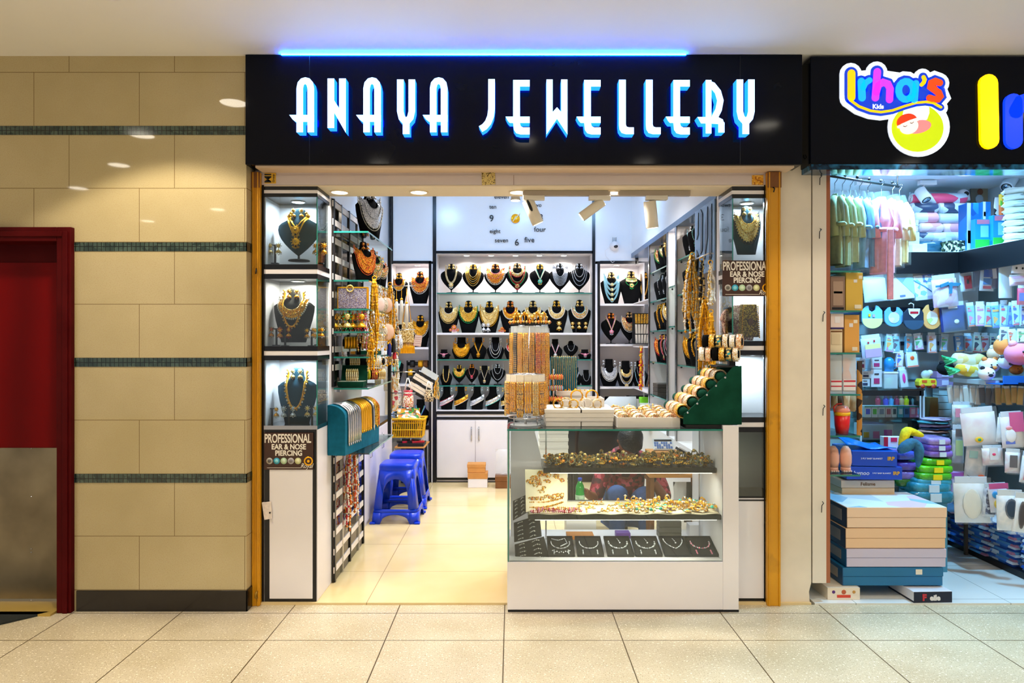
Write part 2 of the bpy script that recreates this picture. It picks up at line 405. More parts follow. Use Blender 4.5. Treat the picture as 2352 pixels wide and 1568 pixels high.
# ---------------------------------------------------------------- stuck-on papers and shutter tracks
STK=mat('yellow sticker','d9a81c',.5)
st=MB().box(X(608,3.984),X(634,3.984),3.9815,3.9835,Z(421,3.98),Z(397,3.98),STK).build('paper_sticker',label='yellow sticker with black letters at the left end of the lintel',cat='sticker')
text('lettering','MI',.055,(X(616,3.98),3.981,Z(409,3.98)),BLACKM,st,rot=(PI/2,-PI/2,0),off=.001)
text('lettering','Group',.018,(X(628,3.98),3.981,Z(409,3.98)),BLACKM,st,rot=(PI/2,-PI/2,0))
n=MB().prism([(X(1106,3.98),Z(395,3.98)),(X(1137,3.98),Z(394,3.98)),(X(1138,3.98),Z(423,3.98)),(X(1107,3.98),Z(425,3.98))],3.981,3.983,speck('handwritten note',['d8c27c','d8c27c','d8c27c','5c4a22'],260,.7,0)).build('paper_note',label='small beige handwritten note stuck mid lintel under the sign',cat='note')
n=MB().box(X(1727,3.984),X(1753,3.984),3.9815,3.9835,Z(424,3.98),Z(402,3.98),speck('printed orange',['e0a01c','e0a01c','b06a12','e8b84a'],120,.6,0)).build('paper_sticker',label='orange yellow printed sticker at the right end of the lintel',cat='sticker')
YRAIL,nt,b=newm('yellow painted steel',.4); pos,c=xyz(nt)
col=mixc(nt,noise(nt,pos,6,4,.62,.7),lin('c98a06'),lin('5a3a10')); nt.links.new(mixc(nt,noise(nt,pos,2),col,lin('d99a0c')),b.inputs['Base Color'])
for nm,x0,x1,lab in (('shutter_rail',-1.507,-1.4595,'yellow painted shutter guide rail beside the beige tiled wall'),('shutter_rail',1.478,1.556,'yellow painted shutter guide rail beside the cream pillar')):
    t=thing(nm,lab,'shutter rail',(0,0,0))
    MB().box(x0,x1,3.95,3.981,.0,2.51,YRAIL).box(x0+.006,x0+.014,3.942,3.952,0,2.51,YRAIL).box(x1-.014,x1-.006,3.942,3.952,0,2.51,YRAIL).build('rail_channel',t,bevel=.003)
    MB().box(x0-.001,x1+.001,3.944,3.949,2.42,2.51,BROWN).build('rusted_bracket',t)
    hz=1.95 if x0<0 else 2.42
    MB().tube([(x0+.03,3.942,hz),(x0+.034,3.93,hz-.01),(x0+.03,3.935,hz-.03)],.004,BLACKM).build('hook',t)
    if x0<0: MB().ring((x1-.012,3.936,.07),.018,.006,mat('brass fitting','9a7422',.4,.6),'x').build('ring_fitting',t)
S('trim_7',MB().box(-1.4595,-1.449,3.985,4.0,0.0,2.45,BLACK).box(1.472,1.479,3.985,4.0,0,2.45,BLACK))
# ---------------------------------------------------------------- main sign
BOARD,nt,b=newm('gloss black signboard',.10,.14); pos,c=xyz(nt)
nt.links.new(mixc(nt,noise(nt,pos,5,5,.55,.8),lin('030614'),lin('080c14')),b.inputs['Base Color'])
LFACE=mat('lit letter face','ffffff',.4,emi='74b0ff',es=4.8)
LSIDE=mat('lit letter side','3fa8f0',.4,emi='1a7fe8',es=1.7)
LBACK=mat('halo led','2040ff',.5,emi='0a2cff',es=14)
sg=thing('shop_sign','black signboard with lit blue white letters over the jewellery shop entrance','sign')
bd=MB().box(-1.505,1.638,3.85,3.986,2.527,3.148,BOARD).build('signboard',sg,bevel=.004)
for u in (711,1700): MB().box(X(u,3.85)-.0015,X(u,3.85)+.0015,3.848,3.851,2.53,3.14,BLACKM).build('board_seam',bd)
MB().cyl((-1.3,3.843,3.1445),(.98,3.843,3.1445),.0032,mat('blue led tube','1a60ff',.4,emi='0a68ff',es=300),8).build('led_tube',sg)
YL=3.772
def zp(zx,zy,U0): return (X(U0+zx*.2806,YL),Z(110+zy*.2806,YL))
LET=[]
def A_(o): return [('s',[(458+o,690),(458+o,330),(466+o,293),(484+o,273),(503+o,268),(522+o,273),(540+o,293),(548+o,330),(548+o,690)],54,'b'),('p',[(372+o,548),(575+o,548),(575+o,605),(425+o,605),(400+o,585)])]
def Y_(o): return [('s',[(28+o,258),(28+o,520),(40+o,570),(78+o,612)],54,'b'),('s',[(122+o,258),(122+o,520),(110+o,570),(74+o,612)],54,'b'),('p',[(48+o,595),(104+o,595),(104+o,705),(48+o,705)])]
def E_(o): return [('p',[(0+o,262),(135+o,262),(135+o,316),(55+o,316),(55+o,562),(135+o,562),(135+o,614),(55+o,614),(62+o,640),(80+o,650),(135+o,650),(135+o,708),(60+o,708),(25+o,698),(6+o,670),(0+o,614),(-28+o,614),(-45+o,595),(-62+o,562),(0+o,562)])]
def L_(o): return [('p',[(0+o,260),(56+o,260),(56+o,625),(62+o,643),(80+o,650),(122+o,650),(122+o,706),(55+o,706),(22+o,696),(4+o,668),(0+o,630)])]
LETTERS=[('A',560,A_(0)),('N',560,[('p',[(685,250),(740,250),(740,430),(780,495),(780,250),(835,250),(835,695),(740,530),(740,655),(685,655)])]),
 ('A',560,A_(547)),('Y',560,Y_(1253)),('A',560,A_(1092)),
 ('J',560,[('s',[(2028,255),(2028,500),(2020,560),(2000,610),(1970,645),(1938,664)],54,'b')]),
 ('E',560,E_(2205)),('W',1200,[('p',[(197,258),(247,258),(247,525),(283,485),(317,525),(317,258),(368,258),(368,708),(283,580),(197,708)])]),
 ('E',1200,E_(505)),('L',1200,L_(790)),('L',1200,L_(1010)),('E',1200,E_(1235)),
 ('R',1200,[('p',[(1500,262),(1547,262),(1547,700),(1500,700)]),('s',[(1512,288),(1556,306),(1600,360),(1620,430),(1606,505),(1572,572)],52,'b'),('p',[(1432,565),(1600,565),(1640,585),(1654,625),(1500,618),(1462,618)]),('p',[(1603,590),(1654,610),(1654,692),(1603,692)])]),
 ('Y',1200,Y_(1752))]
for ch,U0,pcs in LETTERS:
    m=MB()
    for pc in pcs:
        if pc[0]=='p': poly=[zp(a,b_,U0) for a,b_ in pc[1]]
        else: poly=outline([zp(a,b_,U0) for a,b_ in pc[1]],pc[2]*.2806/FP*YL,cap='butt')
        ar=sum(poly[i][0]*poly[(i+1)%len(poly)][1]-poly[(i+1)%len(poly)][0]*poly[i][1] for i in range(len(poly)))
        if ar<0: poly=poly[::-1]
        n=len(poly); vs=[(p[0],YL,p[1]) for p in poly]+[(p[0],YL+.062,p[1]) for p in poly]
        m.add(vs,[tuple(range(n))],LFACE); m.add(vs,[tuple(range(2*n-1,n-1,-1))],LBACK); m.add(vs,[(i,n+i,n+(i+1)%n,(i+1)%n) for i in range(n)],LSIDE)
    m.build('letter',sg)
# ---------------------------------------------------------------- kids shop sign
ks=thing('shop_sign',"black kids shop signboard with round colourful logo and big lit letters",'sign')
KB=3.85
MB().box(1.684,3.9,KB,3.986,2.53,3.136,BOARD).build('signboard',ks,bevel=.004)
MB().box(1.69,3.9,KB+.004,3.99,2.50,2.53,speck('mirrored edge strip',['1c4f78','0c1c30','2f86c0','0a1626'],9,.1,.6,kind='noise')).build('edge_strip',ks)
def zk(a,b_): return (X(1840+a*.2177,KB),Z(110+b_*.2177,KB))
K1=.2177/FP*KB
def em(name,c,es=.75): return mat(name,c,.3,emi=c,es=es)
LW=em('logo white','dfe9f2',.75);LB=em('logo blue','0a3ccf');LY=em('logo yellow','ffc400',.9);LC=em('logo cyan','12b4ff');LM=em('logo magenta','d23cf0');LO=em('logo orange','ff4a10');LG=em('logo lime','c6dc00');LP=em('logo pink','ff8a8a');LS=em('logo skin','ffeee6');LR=em('logo red','f53a14'); LB2=em('letter blue','0a3cff',1.0)
paths=[([(518,278),(518,530)],80,LY),([(622,365),(630,535)],78,LC),([(640,430),(665,378),(708,352)],62,LC),([(790,262),(770,535)],78,LM),([(778,480),(800,405),(850,372),(900,390),(924,440),(918,555)],74,LM),
 (arcpts((1092,458),78,60,420,16,95),70,LC),([(1195,385),(1180,560)],70,LC),([(1275,318),(1288,345),(1278,375),(1256,398)],40,LY),
 ([(1445,378),(1400,362),(1358,380),(1352,420),(1390,450),(1435,482),(1450,520),(1425,550),(1380,553),(1340,538)],70,LO)]
sw=[(505,560),(600,628),(720,672),(830,686),(950,668),(1080,622),(1200,588),(1300,578),(1380,590),(1460,635)]
wb=MB();bb=MB()
for p,w,_ in paths:
    q=[zk(*a) for a in p]; wb.stroke(q,(w+150)*K1,3.842,3.851,LW); bb.stroke(q,(w+58)*K1,3.838,3.842,LB)
wb.stroke([zk(*a) for a in sw],160*K1,3.842,3.851,LW); bb.stroke([zk(*a) for a in sw],75*K1,3.838,3.842,LB)
wb.prism([(*zk(1235+325*math.cos(t*PI/20),838+312*math.sin(t*PI/20)),) for t in range(40)],3.842,3.851,LW)
wb.prism([zk(*a) for a in [(480,260),(790,230),(1270,300),(1490,400),(1450,640),(900,680),(500,560)]],3.8425,3.851,LW)
bb.prism([zk(*a) for a in [(540,330),(800,280),(1000,390),(1280,330),(1480,440),(1440,600),(1080,600),(830,690),(560,590)]],3.8385,3.842,LB)
lg=thing('logo_board',None,None); lg.parent=ks
wb.build('white_backing',lg); bb.build('blue_backing',lg)
for p,w,m_ in paths: MB().stroke([zk(*a) for a in p],w*K1,3.834,3.838,m_).build('letter',lg)
MB().stroke([zk(*a) for a in sw],24*K1,3.834,3.838,LY).build('swoosh',lg)
o=text('lettering','Kids',.036,(*zk(800,628)[:1],3.8375,zk(800,628)[1]),LW,lg,off=.0012)
def ell(cx,cy,rx,ry,rot=0,n=32,a0=0,a1=360):
    o=[]
    for i in range(n+(a1-a0<360)):
        a=math.radians(a0+(a1-a0)*i/n); x_,y_=rx*math.cos(a),ry*math.sin(a); r=math.radians(rot)
        o.append(zk(cx+x_*math.cos(r)-y_*math.sin(r),cy+x_*math.sin(r)+y_*math.cos(r)))
    return o
cr=ell(1218,850,272,250,0,30,-58,238)+[zk(1060,720),zk(1100,800),zk(1230,800),zk(1320,760),zk(1345,690),zk(1340,625)]
MB().prism(cr,3.839,3.842,LG).build('crescent_mark',lg)
MB().prism(ell(1225,840,135,68,-12),3.836,3.839,LP).build('blanket_mark',lg)
MB().prism(ell(1122,838,100,78,-20),3.834,3.836,LS).prism(ell(1015,840,18,18),3.834,3.836,LS).prism(ell(1210,762,18,18),3.834,3.836,LS).build('face_mark',lg)
MB().prism(ell(1100,790,110,85,-15,24,170,350)+[zk(1130,770),zk(1040,810)],3.832,3.834,LR).build('hair_mark',lg)
MB().stroke([zk(1060,835),zk(1080,842),zk(1098,830)],5*K1,3.831,3.833,BROWN).stroke([zk(1132,800),zk(1150,806),zk(1168,792)],5*K1,3.831,3.833,BROWN).build('closed_eye_mark',lg)
MB().stroke([zk(1958,385),zk(1970,975)],192*K1,3.83,3.851,em('letter yellow','ffc800',1.25)).build('letter',ks)
MB().stroke([zk(2218,585),zk(2222,980)],184*K1,3.83,3.851,LB2).stroke([zk(2240,680),zk(2290,590),(zk(2400,550))],150*K1,3.83,3.851,LB2).build('letter',ks)
hk=MB().tube([(1.655,3.985,2.62),(1.655,3.97,2.60),(1.665,3.97,2.59),(1.672,3.97,2.60),(1.672,3.97,2.615)],.002,BLACKM).build('wire_hook',label='small bent wire hook on the strip between the two signboards',cat='hook')
# ---------------------------------------------------------------- clock, camera, track lights
ck=thing('wall_clock','wall clock of black word numerals around a small gold disc','clock',(X(1184,7.35),7.352,Z(502,7.35)))
MB().lathe([(.048,0),(.048,-.02),(.04,-.024)],GOLDS,28,(0,0,0),'y').build('clock_centre',ck)
MB().obox((.02,-.03,.02),(.03,0,.034),(0,.002,0),(.003,0,-.003),mat('cream hand','f5e6b0',.4)).obox((-.01,-.03,-.005),(.018,0,.03),(0,.002,0),(.003,0,-.002),mat('cream hand2','f5e6b0',.4)).build('clock_hand',ck)
for s,u,v,sz in (('eleven',1152,452,.062),('ten',1132,475,.06),('9',1129,502,.1),('eight',1137,531,.06),('seven',1152,552,.065),('6',1187,557,.1),('five',1216,551,.08),('four',1240,527,.075),('3',1243,500,.1),('two',1234,471,.06),('one',1213,453,.06),('12',1185,440,.1)):
    x,y,z=P(u,v,7.35); text('numeral',s,sz,(x-ck.location.x,-.004,z-ck.location.z),BLACKM,ck,ext=.003)
cam=thing('security_camera','white dome security camera on the pale blue panel at the back right','camera',P(1411,565,7.35))
MB().lathe([(.05,.03),(.05,-.02),(.046,-.03)],WHITE,24,(0,0,.0),'y').sph((0,-.04,0),.047,WHITE,20).build('housing',cam)
MB().sph((.004,-.075,-.012),.024,BLACKM,14,1,.6,.8).build('lens',cam)
cb=MB()
for dx in (-.02,-.005,.01,.02): cb.tube([(dx,-.002,.045),(dx+.002,-.004,.09+.02*abs(dx)*10)],.0018,BLACKM)
cb.tube([(-.04,-.01,0),(-.1,-.004,-.05),(-.09,-.006,-.11),(-.04,-.006,-.16),(-.02,-.006,-.18),(0,-.006,-.165)],.0022,WHITE).build('cable',cam)
TRK=mat('white track metal','d8d4cc',.35); TRG=mat('cream lamp shell','e0d8c8',.4)
yt=4.13
tr=thing('track_rail','long pale ceiling track rail holding three cream spotlights','track rail',(0,0,0))
MB().box(X(1200,yt),X(1582,yt),4.09,4.125,2.405,2.434,mat('grey track','a59a8e',.4)).build('rail_bar',tr)
def spot(lab,u0,v0,p0,p1,r,slot=False):
    t=thing('track_spotlight',lab,'spotlight',(0,0,0))
    x=X(u0,yt); MB().box(x-.055,x+.075,4.085,4.13,2.38,2.405,TRK).build('track_adapter',t,bevel=.003)
    a=Vector((X(p0[0],yt),yt,Z(p0[1],yt))); b_=Vector((X(p1[0],yt),yt+.02,Z(p1[1],yt))); d_=(b_-a).normalized()
    MB().tube([(x,4.11,2.385),tuple(a+d_*.03+Vector((0,.0,.03)))],.008,TRK,8).build('lamp_arm',t)
    o=MB().tube([a,a+d_*.003,b_-d_*.003,b_],[r*.94,r,r,r*.95],TRG,28); o.build('lamp_head',t)
    if slot:
        q=a+(b_-a)*.28; m_=MB(); 
        pts=[q+d_*(-.035+.07*i/6)+Vector((-.006,-r-.0005,0)) for i in range(7)]; m_.tube(pts,[.004,.008,.009,.009,.009,.008,.004],BLACKM,8).build('slot',t)
    MB().tube([b_+d_*.001,b_+d_*.002],r*.8,LEDW,20).build('lamp_lens',t)
spot('cream track spotlight with black slot, hanging in front of the clock',1222,430,(1212,460),(1236,512),.036,True)
spot('cream track spotlight tilted towards lower left, middle of the three',1372,436,(1385,462),(1336,497),.03)
spot('cream track spotlight hanging nearly straight down, right end of rail',1502,436,(1492,462),(1500,522),.038)
tb=thing('track_spotlight','small white spotlight head glowing just left of the slotted spotlight','spotlight',P(1184,450,4.6))
MB().lathe([(.03,.06),(.03,-.01),(.034,-.03)],TRK,16).build('lamp_head',tb); MB().lathe([(.03,-.031),(.03,-.032)],LEDW,16).build('lamp_lens',tb)
for i,(u,lab) in enumerate(((780,'above the left glass cabinet'),(962,'second from left in the shop soffit'),(1190,'beside the left end of the track rail'),(1408,'between the second and third track spotlights'))):
    t=thing('downlight',f'round recessed downlight {lab}','downlight',(X(u,4.135),4.135,2.436))
    MB().ring((0,0,-.002),.052,.006,SOFF,'z',28).build('bezel',t); MB().lathe([(.047,-.001),(.047,-.004)],LEDW,24).build('diffuser',t)
# ---------------------------------------------------------------- left glass cabinet
def z4(v): return Z(v,3.99)
POSTERB=mat('brown poster','3d2113',.35)
def poster(name,x0,x1,z0,z1,y,label,cut=None):
    p=MB().box(x0,x1,y-.003,y,z0,z1,POSTERB).build(name,label=label,cat='poster')
    w=x1-x0; h=z1-z0; k=w/.29
    CW=mat('poster white','efe9dc',.5)
    text('lettering','PROFESSIONAL',.072*k,(x0+w*.48,y-.0035,z1-h*.17),CW,p,sx=.56,off=.0016*k,ext=.0005)
    text('lettering','EAR & NOSE',.043*k,(x0+w*.5,y-.0035,z1-h*.39),CW,p,sx=.86,off=.0013*k,ext=.0005)
    text('lettering','PIERCING',.043*k,(x0+w*.5,y-.0035,z1-h*.56),CW,p,sx=.86,off=.0013*k,ext=.0005)
    for i,c in enumerate(('b9b4a8','37a9c9','b8d8b0','b5b0b2','d5d79a')):
        m=MB().lathe([(.019*k,0),(.019*k,-.001)],mat('badge'+c,c,.5),18,(x0+w*(.11+.145*i),y-.003,z1-h*.765),'y').lathe([(.011*k,-.001),(.011*k,-.0015)],mat('badgei'+c,['6a675f','8fe0f0','dcefd0','857f84','f0f0c0'][i],.5),14,(x0+w*(.11+.145*i),y-.003,z1-h*.765),'y')
        m.build('badge',p)
    MB().ring((x0+w*.9,y-.004,z1-h*.77),.023*k,.004*k,GOLDS,'y',20,w=.001).sph((x0+w*.9,y-.004,z1-h*.77),.009*k,GOLDS,8,1,.1,1).build('emblem',p)
    text('lettering','Royal',.04*k,(x0+w*.86,y-.0035,z1-h*.9),CW,p,sx=.8,shear=.4,ext=.0005)
    MB().box(x0+w*.06,x0+w*.74,y-.0035,y-.003,z0+h*.045,z0+h*.055,CW).build('rule',p)
    return p
def tower(name,label,x0,x1,side,levels,base):
    """glass display tower; side=+1 when the aisle is on the +x side"""
    t=thing(name,label,'display cabinet')
    ya,yb=3.99,4.283; g=.004
    for zt,zb in levels['slabs']:
        h=zt-zb
        m=MB().box(x0,x1,ya,yb,zb,zt,WHITE)
        e=.0015; mm=MB()
        for a,b_ in ((zt-h*.34,zt+.0005),(zb-.0005,zb+h*.34)):
            mm.box(x0-e,x1+e,ya-e,yb+e,a,b_,BLACK)
        o=m.build('slab',t); mm.build('black_edging',o)
    for zt,zb,dl in levels['cells']:
        MB().box(x0,x1,yb-.045,yb-.035,zb,zt,WHITE).build('back_panel',t)
        xo=(x0,x0+.006) if side>0 else (x1-.006,x1)
        MB().box(*xo,ya+.01,yb-.04,zb,zt,WHITE).build('side_panel',t)
        xi=x1-g if side>0 else x0
        MB().box(x0+.004,x1-.004,ya+.002,ya+.002+g,zb,zt,GLASS).build('glass_pane',t)
        xg=x1-g if side>0 else x0
        MB().box(xg,xg+g,ya+.006,yb-.05,zb,zt,GLASS).build('glass_pane',t)
        xe=x1-.006 if side>0 else x0
        MB().box(xe,xe+.006,ya,ya+.007,zb,zt,GEDGE).build('glass_edge',t)
        if dl:
            q=MB().ring(((x0+x1)/2+.0,4.13,zt-.002),.04,.005,CHROME,'z',22).lathe([(.036,zt-.001),(.036,zt-.004)],LEDC if dl==2 else LEDW,20,((x0+x1)/2,4.13,0)); q.build('cabinet_light',t)
    px=(x1-.012,x1+.002) if side>0 else (x0-.002,x0+.012)
    MB().box(*px,yb-.034,yb+.004,base[0],2.436,WHITE).box(px[0]-.012 if side>0 else px[1],px[0] if side>0 else px[1]+.012,yb-.036,yb-.03,base[0],2.43,CHROME).build('corner_post',t)
    return t
XL0,XL1=-1.449,-1.137
lv=dict(slabs=[(2.4355,z4(452)),(z4(607),z4(640)),(z4(795),z4(827))],cells=[(z4(452),z4(607),2),(z4(640),z4(795),1),(z4(827),z4(978),2)])
t=tower('display_cabinet','white glass fronted display tower at the left of the shop entrance',XL0,XL1,1,lv,(z4(978),))
MB().box(XL0,XL1,3.99,4.283,.0125,z4(986),WHITE).build('base_cabinet',t,bevel=.002)
MB().box(XL0-.001,XL1+.001,3.985,4.26,z4(986),z4(977),CHROME).build('metal_ledge',t)
xb=X(608,3.988),X(727,3.988)
MB().box(xb[0],xb[1],3.984,3.99,.013,z4(986),BLACK).build('door_frame',t)
MB().box(X(619,3.98),X(718,3.98),3.978,3.984,z4(1373),z4(998),WHITE).build('door',t,bevel=.002)
poster('poster',X(607,3.977),X(720,3.977),Z(1078,3.977),Z(993,3.977),3.977,'brown piercing poster taped on the white cupboard door of the left cabinet')
lk=thing('hasp_plate','dirty white metal hasp plate on the edge of the white cupboard door','hasp')
MB().prism([P(602,1153,3.975)[::2],P(623,1151,3.975)[::2],P(626,1190,3.975)[::2],P(608,1193,3.975)[::2]],3.968,3.976,mat('chipped white steel','e8dcd4',.5,var=.15,vs=60)).build('plate',lk,bevel=.001)
MB().lathe([(.005,0),(.005,-.003)],BLACKM,10,P(620,1177,3.968),'y').build('screw',lk)
XR0,XR1=1.287,1.556
lv=dict(slabs=[(2.4355,z4(455)),(z4(613),z4(645)),(z4(783),z4(815)),(z4(958),z4(992)),(z4(1140),z4(1150))],cells=[(z4(455),z4(613),2),(z4(645),z4(783),2),(z4(815),z4(958),2),(z4(992),z4(1140),0)])
t=tower('display_cabinet','white glass fronted display tower at the right, beside the yellow rail',XR0,XR1,-1,lv,(z4(1150),))
MB().box(XR0,XR1,3.99,4.283,.03,z4(1150),WHITE).build('base_cabinet',t); MB().box(XR0,XR1,3.993,4.28,.0125,.03,BLACK).build('plinth',t)
poster('poster',X(1659,3.985),X(1659,3.985)+.287,Z(680,3.985),Z(598,3.985),3.985,'brown piercing poster stuck on the glass of the right cabinet')
# ---------------------------------------------------------------- left wall: woven panel and glass shelves
LATW=mat('white strip','ece4e0',.35); DARKM=mat('dark smoked mirror','4a453f',.08,.85)
def lattice(label,z0,z1,x):
    t=thing('lattice_panel',label,'panel')
    MB().box(x-.012,x-.006,4.29,5.155,z0,z1,DARKM).build('mirror_sheet',t)
    n=int((z1-z0)/.115)
    for i in range(n+1):
        zc=z1-.03-i*.115
        if zc>z0+.02: MB().box(x-.006,x-.001,4.29,5.155,zc-.019,zc+.019,LATW).build('strip',t)
    for y in (4.31,4.5,4.72,4.97,5.14): MB().box(x-.007,x+.003,y-.012,y+.012,z0,z1,CHROME if y in(4.5,4.97) else BLACK).build('upright',t)
    return t
lattice('woven white strip panel on dark mirror below the teal necklace display',.0125,.81,-1.116)
lattice('woven white strip panel on dark mirror behind the upper left glass shelves',1.245,2.43,-1.123)
S('wall_shelf_backing',MB().box(-1.335,-1.136,4.285,5.16,0,2.435,WALLW))
LS=[]
for i,(v,pl) in enumerate(((530,'topmost, under the black bust'),(642,'under the red gold necklace bust'),(708,'under the beaded clutch'),(760,'third from the bottom'),(818,'above the cream bangle stand'),(890,'below the cream bangle stand'))):
    z=Z(v,4.3); LS.append(z)
    t=thing('glass_shelf',f'left wall glass shelf, {pl}','shelf')
    MB().box(-1.122,-.908,4.3,5.16,z-.012,z-.002,GSHELF).build('shelf_plate',t)
    MB().box(-1.122,-.908,4.297,4.3,z-.012,z-.002,GEDGE).box(-.908,-.905,4.297,5.16,z-.012,z-.002,GEDGE).build('shelf_edge',t)
    for y in (4.34,5.1): MB().box(-1.123,-1.09,y-.012,y+.012,z-.03,z-.0125,CHROME).build('clip',t)
zt=.818
t=thing('glass_shelf','lowest left wall glass shelf carrying the teal necklace display','shelf')
MB().box(-1.112,-.9,4.3,5.16,zt,zt+.01,GSHELF).build('shelf_plate',t); MB().box(-.9,-.897,4.3,5.16,zt,zt+.01,GEDGE).build('shelf_edge',t)
t=thing('rack_post','black steel post carrying hooks beside the left base cupboard','post',(-.93,5.18,0))
MB().box(-.012,.012,-.012,.012,.829,2.25,BLACKM).build('post',t); 
for z in (1.95,1.62,1.3,1.14,.98): MB().tube([(0,0,z),(.2,-.02,z)],.004,CHROME).build('hook_arm',t)
# left low cupboard
t=thing('base_cupboard','low white cupboard along the left wall behind the stools','cupboard')
MB().box(-1.33,-1.205,5.17,6.85,.0125,.76,WHITE).build('carcass',t); MB().box(-1.33,-1.20,5.168,6.85,.76,.785,BLACK).build('worktop',t)
for y0,y1 in ((5.19,5.7),(5.71,6.22),(6.23,6.8)):
    d_=MB().box(-1.204,-1.195,y0,y1,.05,.75,WHITE).build('door',t); MB().tube([(-1.195,y0+.05,.55),(-1.18,y0+.05,.56),(-1.18,y0+.05,.68),(-1.195,y0+.05,.69)],.005,CHROME).build('handle',d_)
# ---------------------------------------------------------------- back wall units
YB=7.36
def zb(v): return Z(v,YB)
def xb_(u): return X(u,YB)
UPB=S('wall_back_upper',MB().box(xb_(897),xb_(1000),YB,7.7,zb(600),3.14,WALLW).box(xb_(1000),xb_(1362),YB,7.7,zb(578),3.14,WALLW).box(xb_(1362),1.6,YB,7.7,zb(600),3.14,WALLW))
fr=MB()
def fbar(u0,u1,v0,v1,m=BLACK,y=.008): fr.box(xb_(u0),xb_(u1),YB-y,YB+.002,zb(v1),zb(v0),m)
fbar(897,903,300,606); fbar(903,990,599,605)
fbar(994,1002,300,1112); fbar(985,991,600,1112); fbar(1002,1362,576,582)
fbar(1360,1367,300,1112); fbar(1372,1378,600,1112); fbar(1378,1462,599,606); fbar(1459,1466,300,606); fbar(894,899,600,1112)
S('trim_8',fr)
w=MB()
for u0,u1 in ((991,994.2),(1367,1372)): w.box(xb_(u0),xb_(u1),YB-.004,YB+.3,0.0125,zb(606),WHITE)
S('trim_9',w)
def unit(name,label,u0,u1,vt,shelves,vbase,yback=7.63,lights=()):
    t=thing(name,label,'shelving')
    x0,x1=xb_(u0),xb_(u1); zt=zb(vt); z0=zb(vbase)
    MB().box(x0,x1,yback,yback+.012,z0,zt,WHITE).build('back_panel',t)
    MB().box(x0-.012,x0,YB,yback,z0,zt,WHITE).build('side_panel',t); MB().box(x1,x1+.012,YB,yback,z0,zt,WHITE).build('side_panel',t)
    MB().box(x0-.012,x1+.012,YB,yback,zt,zt+.012,WHITE).build('top_panel',t)
    MB().box(x0-.012,x1+.012,YB,yback,z0-.012,z0,WHITE).build('bottom_panel',t)
    for v,k in shelves:
        z=zb(v)
        if k=='g':
            s_=MB().box(x0,x1,YB+.01,yback,z-.01,z,GSHELF).build('glass_shelf',t); MB().box(x0,x1,YB+.007,YB+.01,z-.011,z,GEDGE).build('glass_edge',s_)
        else: MB().box(x0,x1,YB+.004,yback,z-.022,z,WHITE).build('shelf_board',t)
    for u in lights:
        MB().ring((xb_(u),YB+.13,zt-.002),.036,.004,CHROME,'z',20).lathe([(.033,zt-.0005),(.033,zt-.003)],LEDW,18,(xb_(u),YB+.13,0)).build('shelf_light',t)
    return t
CU=unit('wall_shelving','central back shelving with seven necklace busts per row',1003,1360,583,((672,'g'),(764,'w'),(825,'g'),(885,'g')),942,lights=(1070,1127,1184,1240,1297))
unit('wall_shelving','narrow back left shelving behind the hanging bags',900,985,606,((697,'w'),(797,'w'),(882,'w')),978,lights=(955,))
unit('wall_shelving','back right shelving with white shelf boards beside the camera wall',1378,1478,606,((697,'w'),(790,'w'),(888,'w')),985,lights=(1420,))
t=thing('base_cupboard','white two door cupboard under the central back shelving','cupboard')
x0,x1=xb_(1003),xb_(1360)
MB().box(x0,x1,YB+.004,7.64,.06,zb(946),WHITE).build('carcass',t)
MB().box(x0,x1,YB-.004,YB+.01,zb(951),zb(944),BLACK).box(x0,x1,YB-.004,YB+.01,zb(963),zb(957),BLACK).build('black_edging',t)
MB().box(x0,x1,YB+.01,7.6,.0125,.06,WHITE).box(x0,x1,YB,YB+.01,.0125,.022,BLACK).box(x0,x1,YB,YB+.01,zb(1102),zb(1096),BLACK).build('plinth',t)
for a,b_,h in ((1004,1091.5,1083),(1092.5,1178,1100),(1179,1268,1258),(1269,1359,1278)):
    d_=MB().box(xb_(a),xb_(b_),YB-.012,YB+.003,zb(1096),zb(965),WHITE).build('door',t,bevel=.002)
    MB().tube([(xb_(h),YB-.012,zb(980)),(xb_(h),YB-.03,zb(983)),(xb_(h),YB-.03,zb(1008)),(xb_(h),YB-.012,zb(1011))],.006,CHROME).build('handle',d_)
t=thing('base_cupboard','white cupboard with black edge under the narrow back left shelving','cupboard')
MB().box(xb_(900),xb_(985),YB,7.6,.0125,zb(980),WHITE).build('carcass',t); MB().box(xb_(900),xb_(985),YB-.005,YB,zb(986),zb(976),BLACK).build('black_edging',t)
t=thing('base_cupboard','white cupboard under the back right shelving, mostly behind the counter','cupboard')
MB().box(xb_(1378),1.6,YB,7.6,.0125,zb(985),WHITE).build('carcass',t); MB().box(xb_(1378),1.29,YB-.005,YB,zb(992),zb(982),BLACK).build('black_edging',t)
# ---------------------------------------------------------------- right wall shelving
XRW=1.29
S('wall_right_upper',MB().box(XRW,1.6,4.3,7.36,2.475,3.14,WALLW))
t=thing('wall_shelving','right wall shelving of tall white bays with black busts','shelving')
BLG=mat('blue grey trim','3c5a80',.25)
MB().box(XRW-.006,1.6,4.3,7.355,2.43,2.475,BLG).build('top_rail',t)
MB().box(1.58,1.592,4.3,7.35,.0125,2.43,WHITE).build('back_panel',t)
MB().box(XRW,1.58,4.3,7.35,.0125,.75,WHITE).build('base_cupboard',t)
for ya in (6.42,5.66,5.36,4.76):
    MB().box(XRW,1.58,ya-.012,ya+.012,.75,2.43,WHITE).build('partition',t)
    MB().box(XRW-.004,XRW,ya-.018,ya+.018,.75,2.43,CHROME).box(XRW-.005,XRW,ya+.018,ya+.024,.75,2.43,BLACK).box(XRW-.005,XRW,ya-.024,ya-.018,.75,2.43,BLACK).build('post_trim',t)
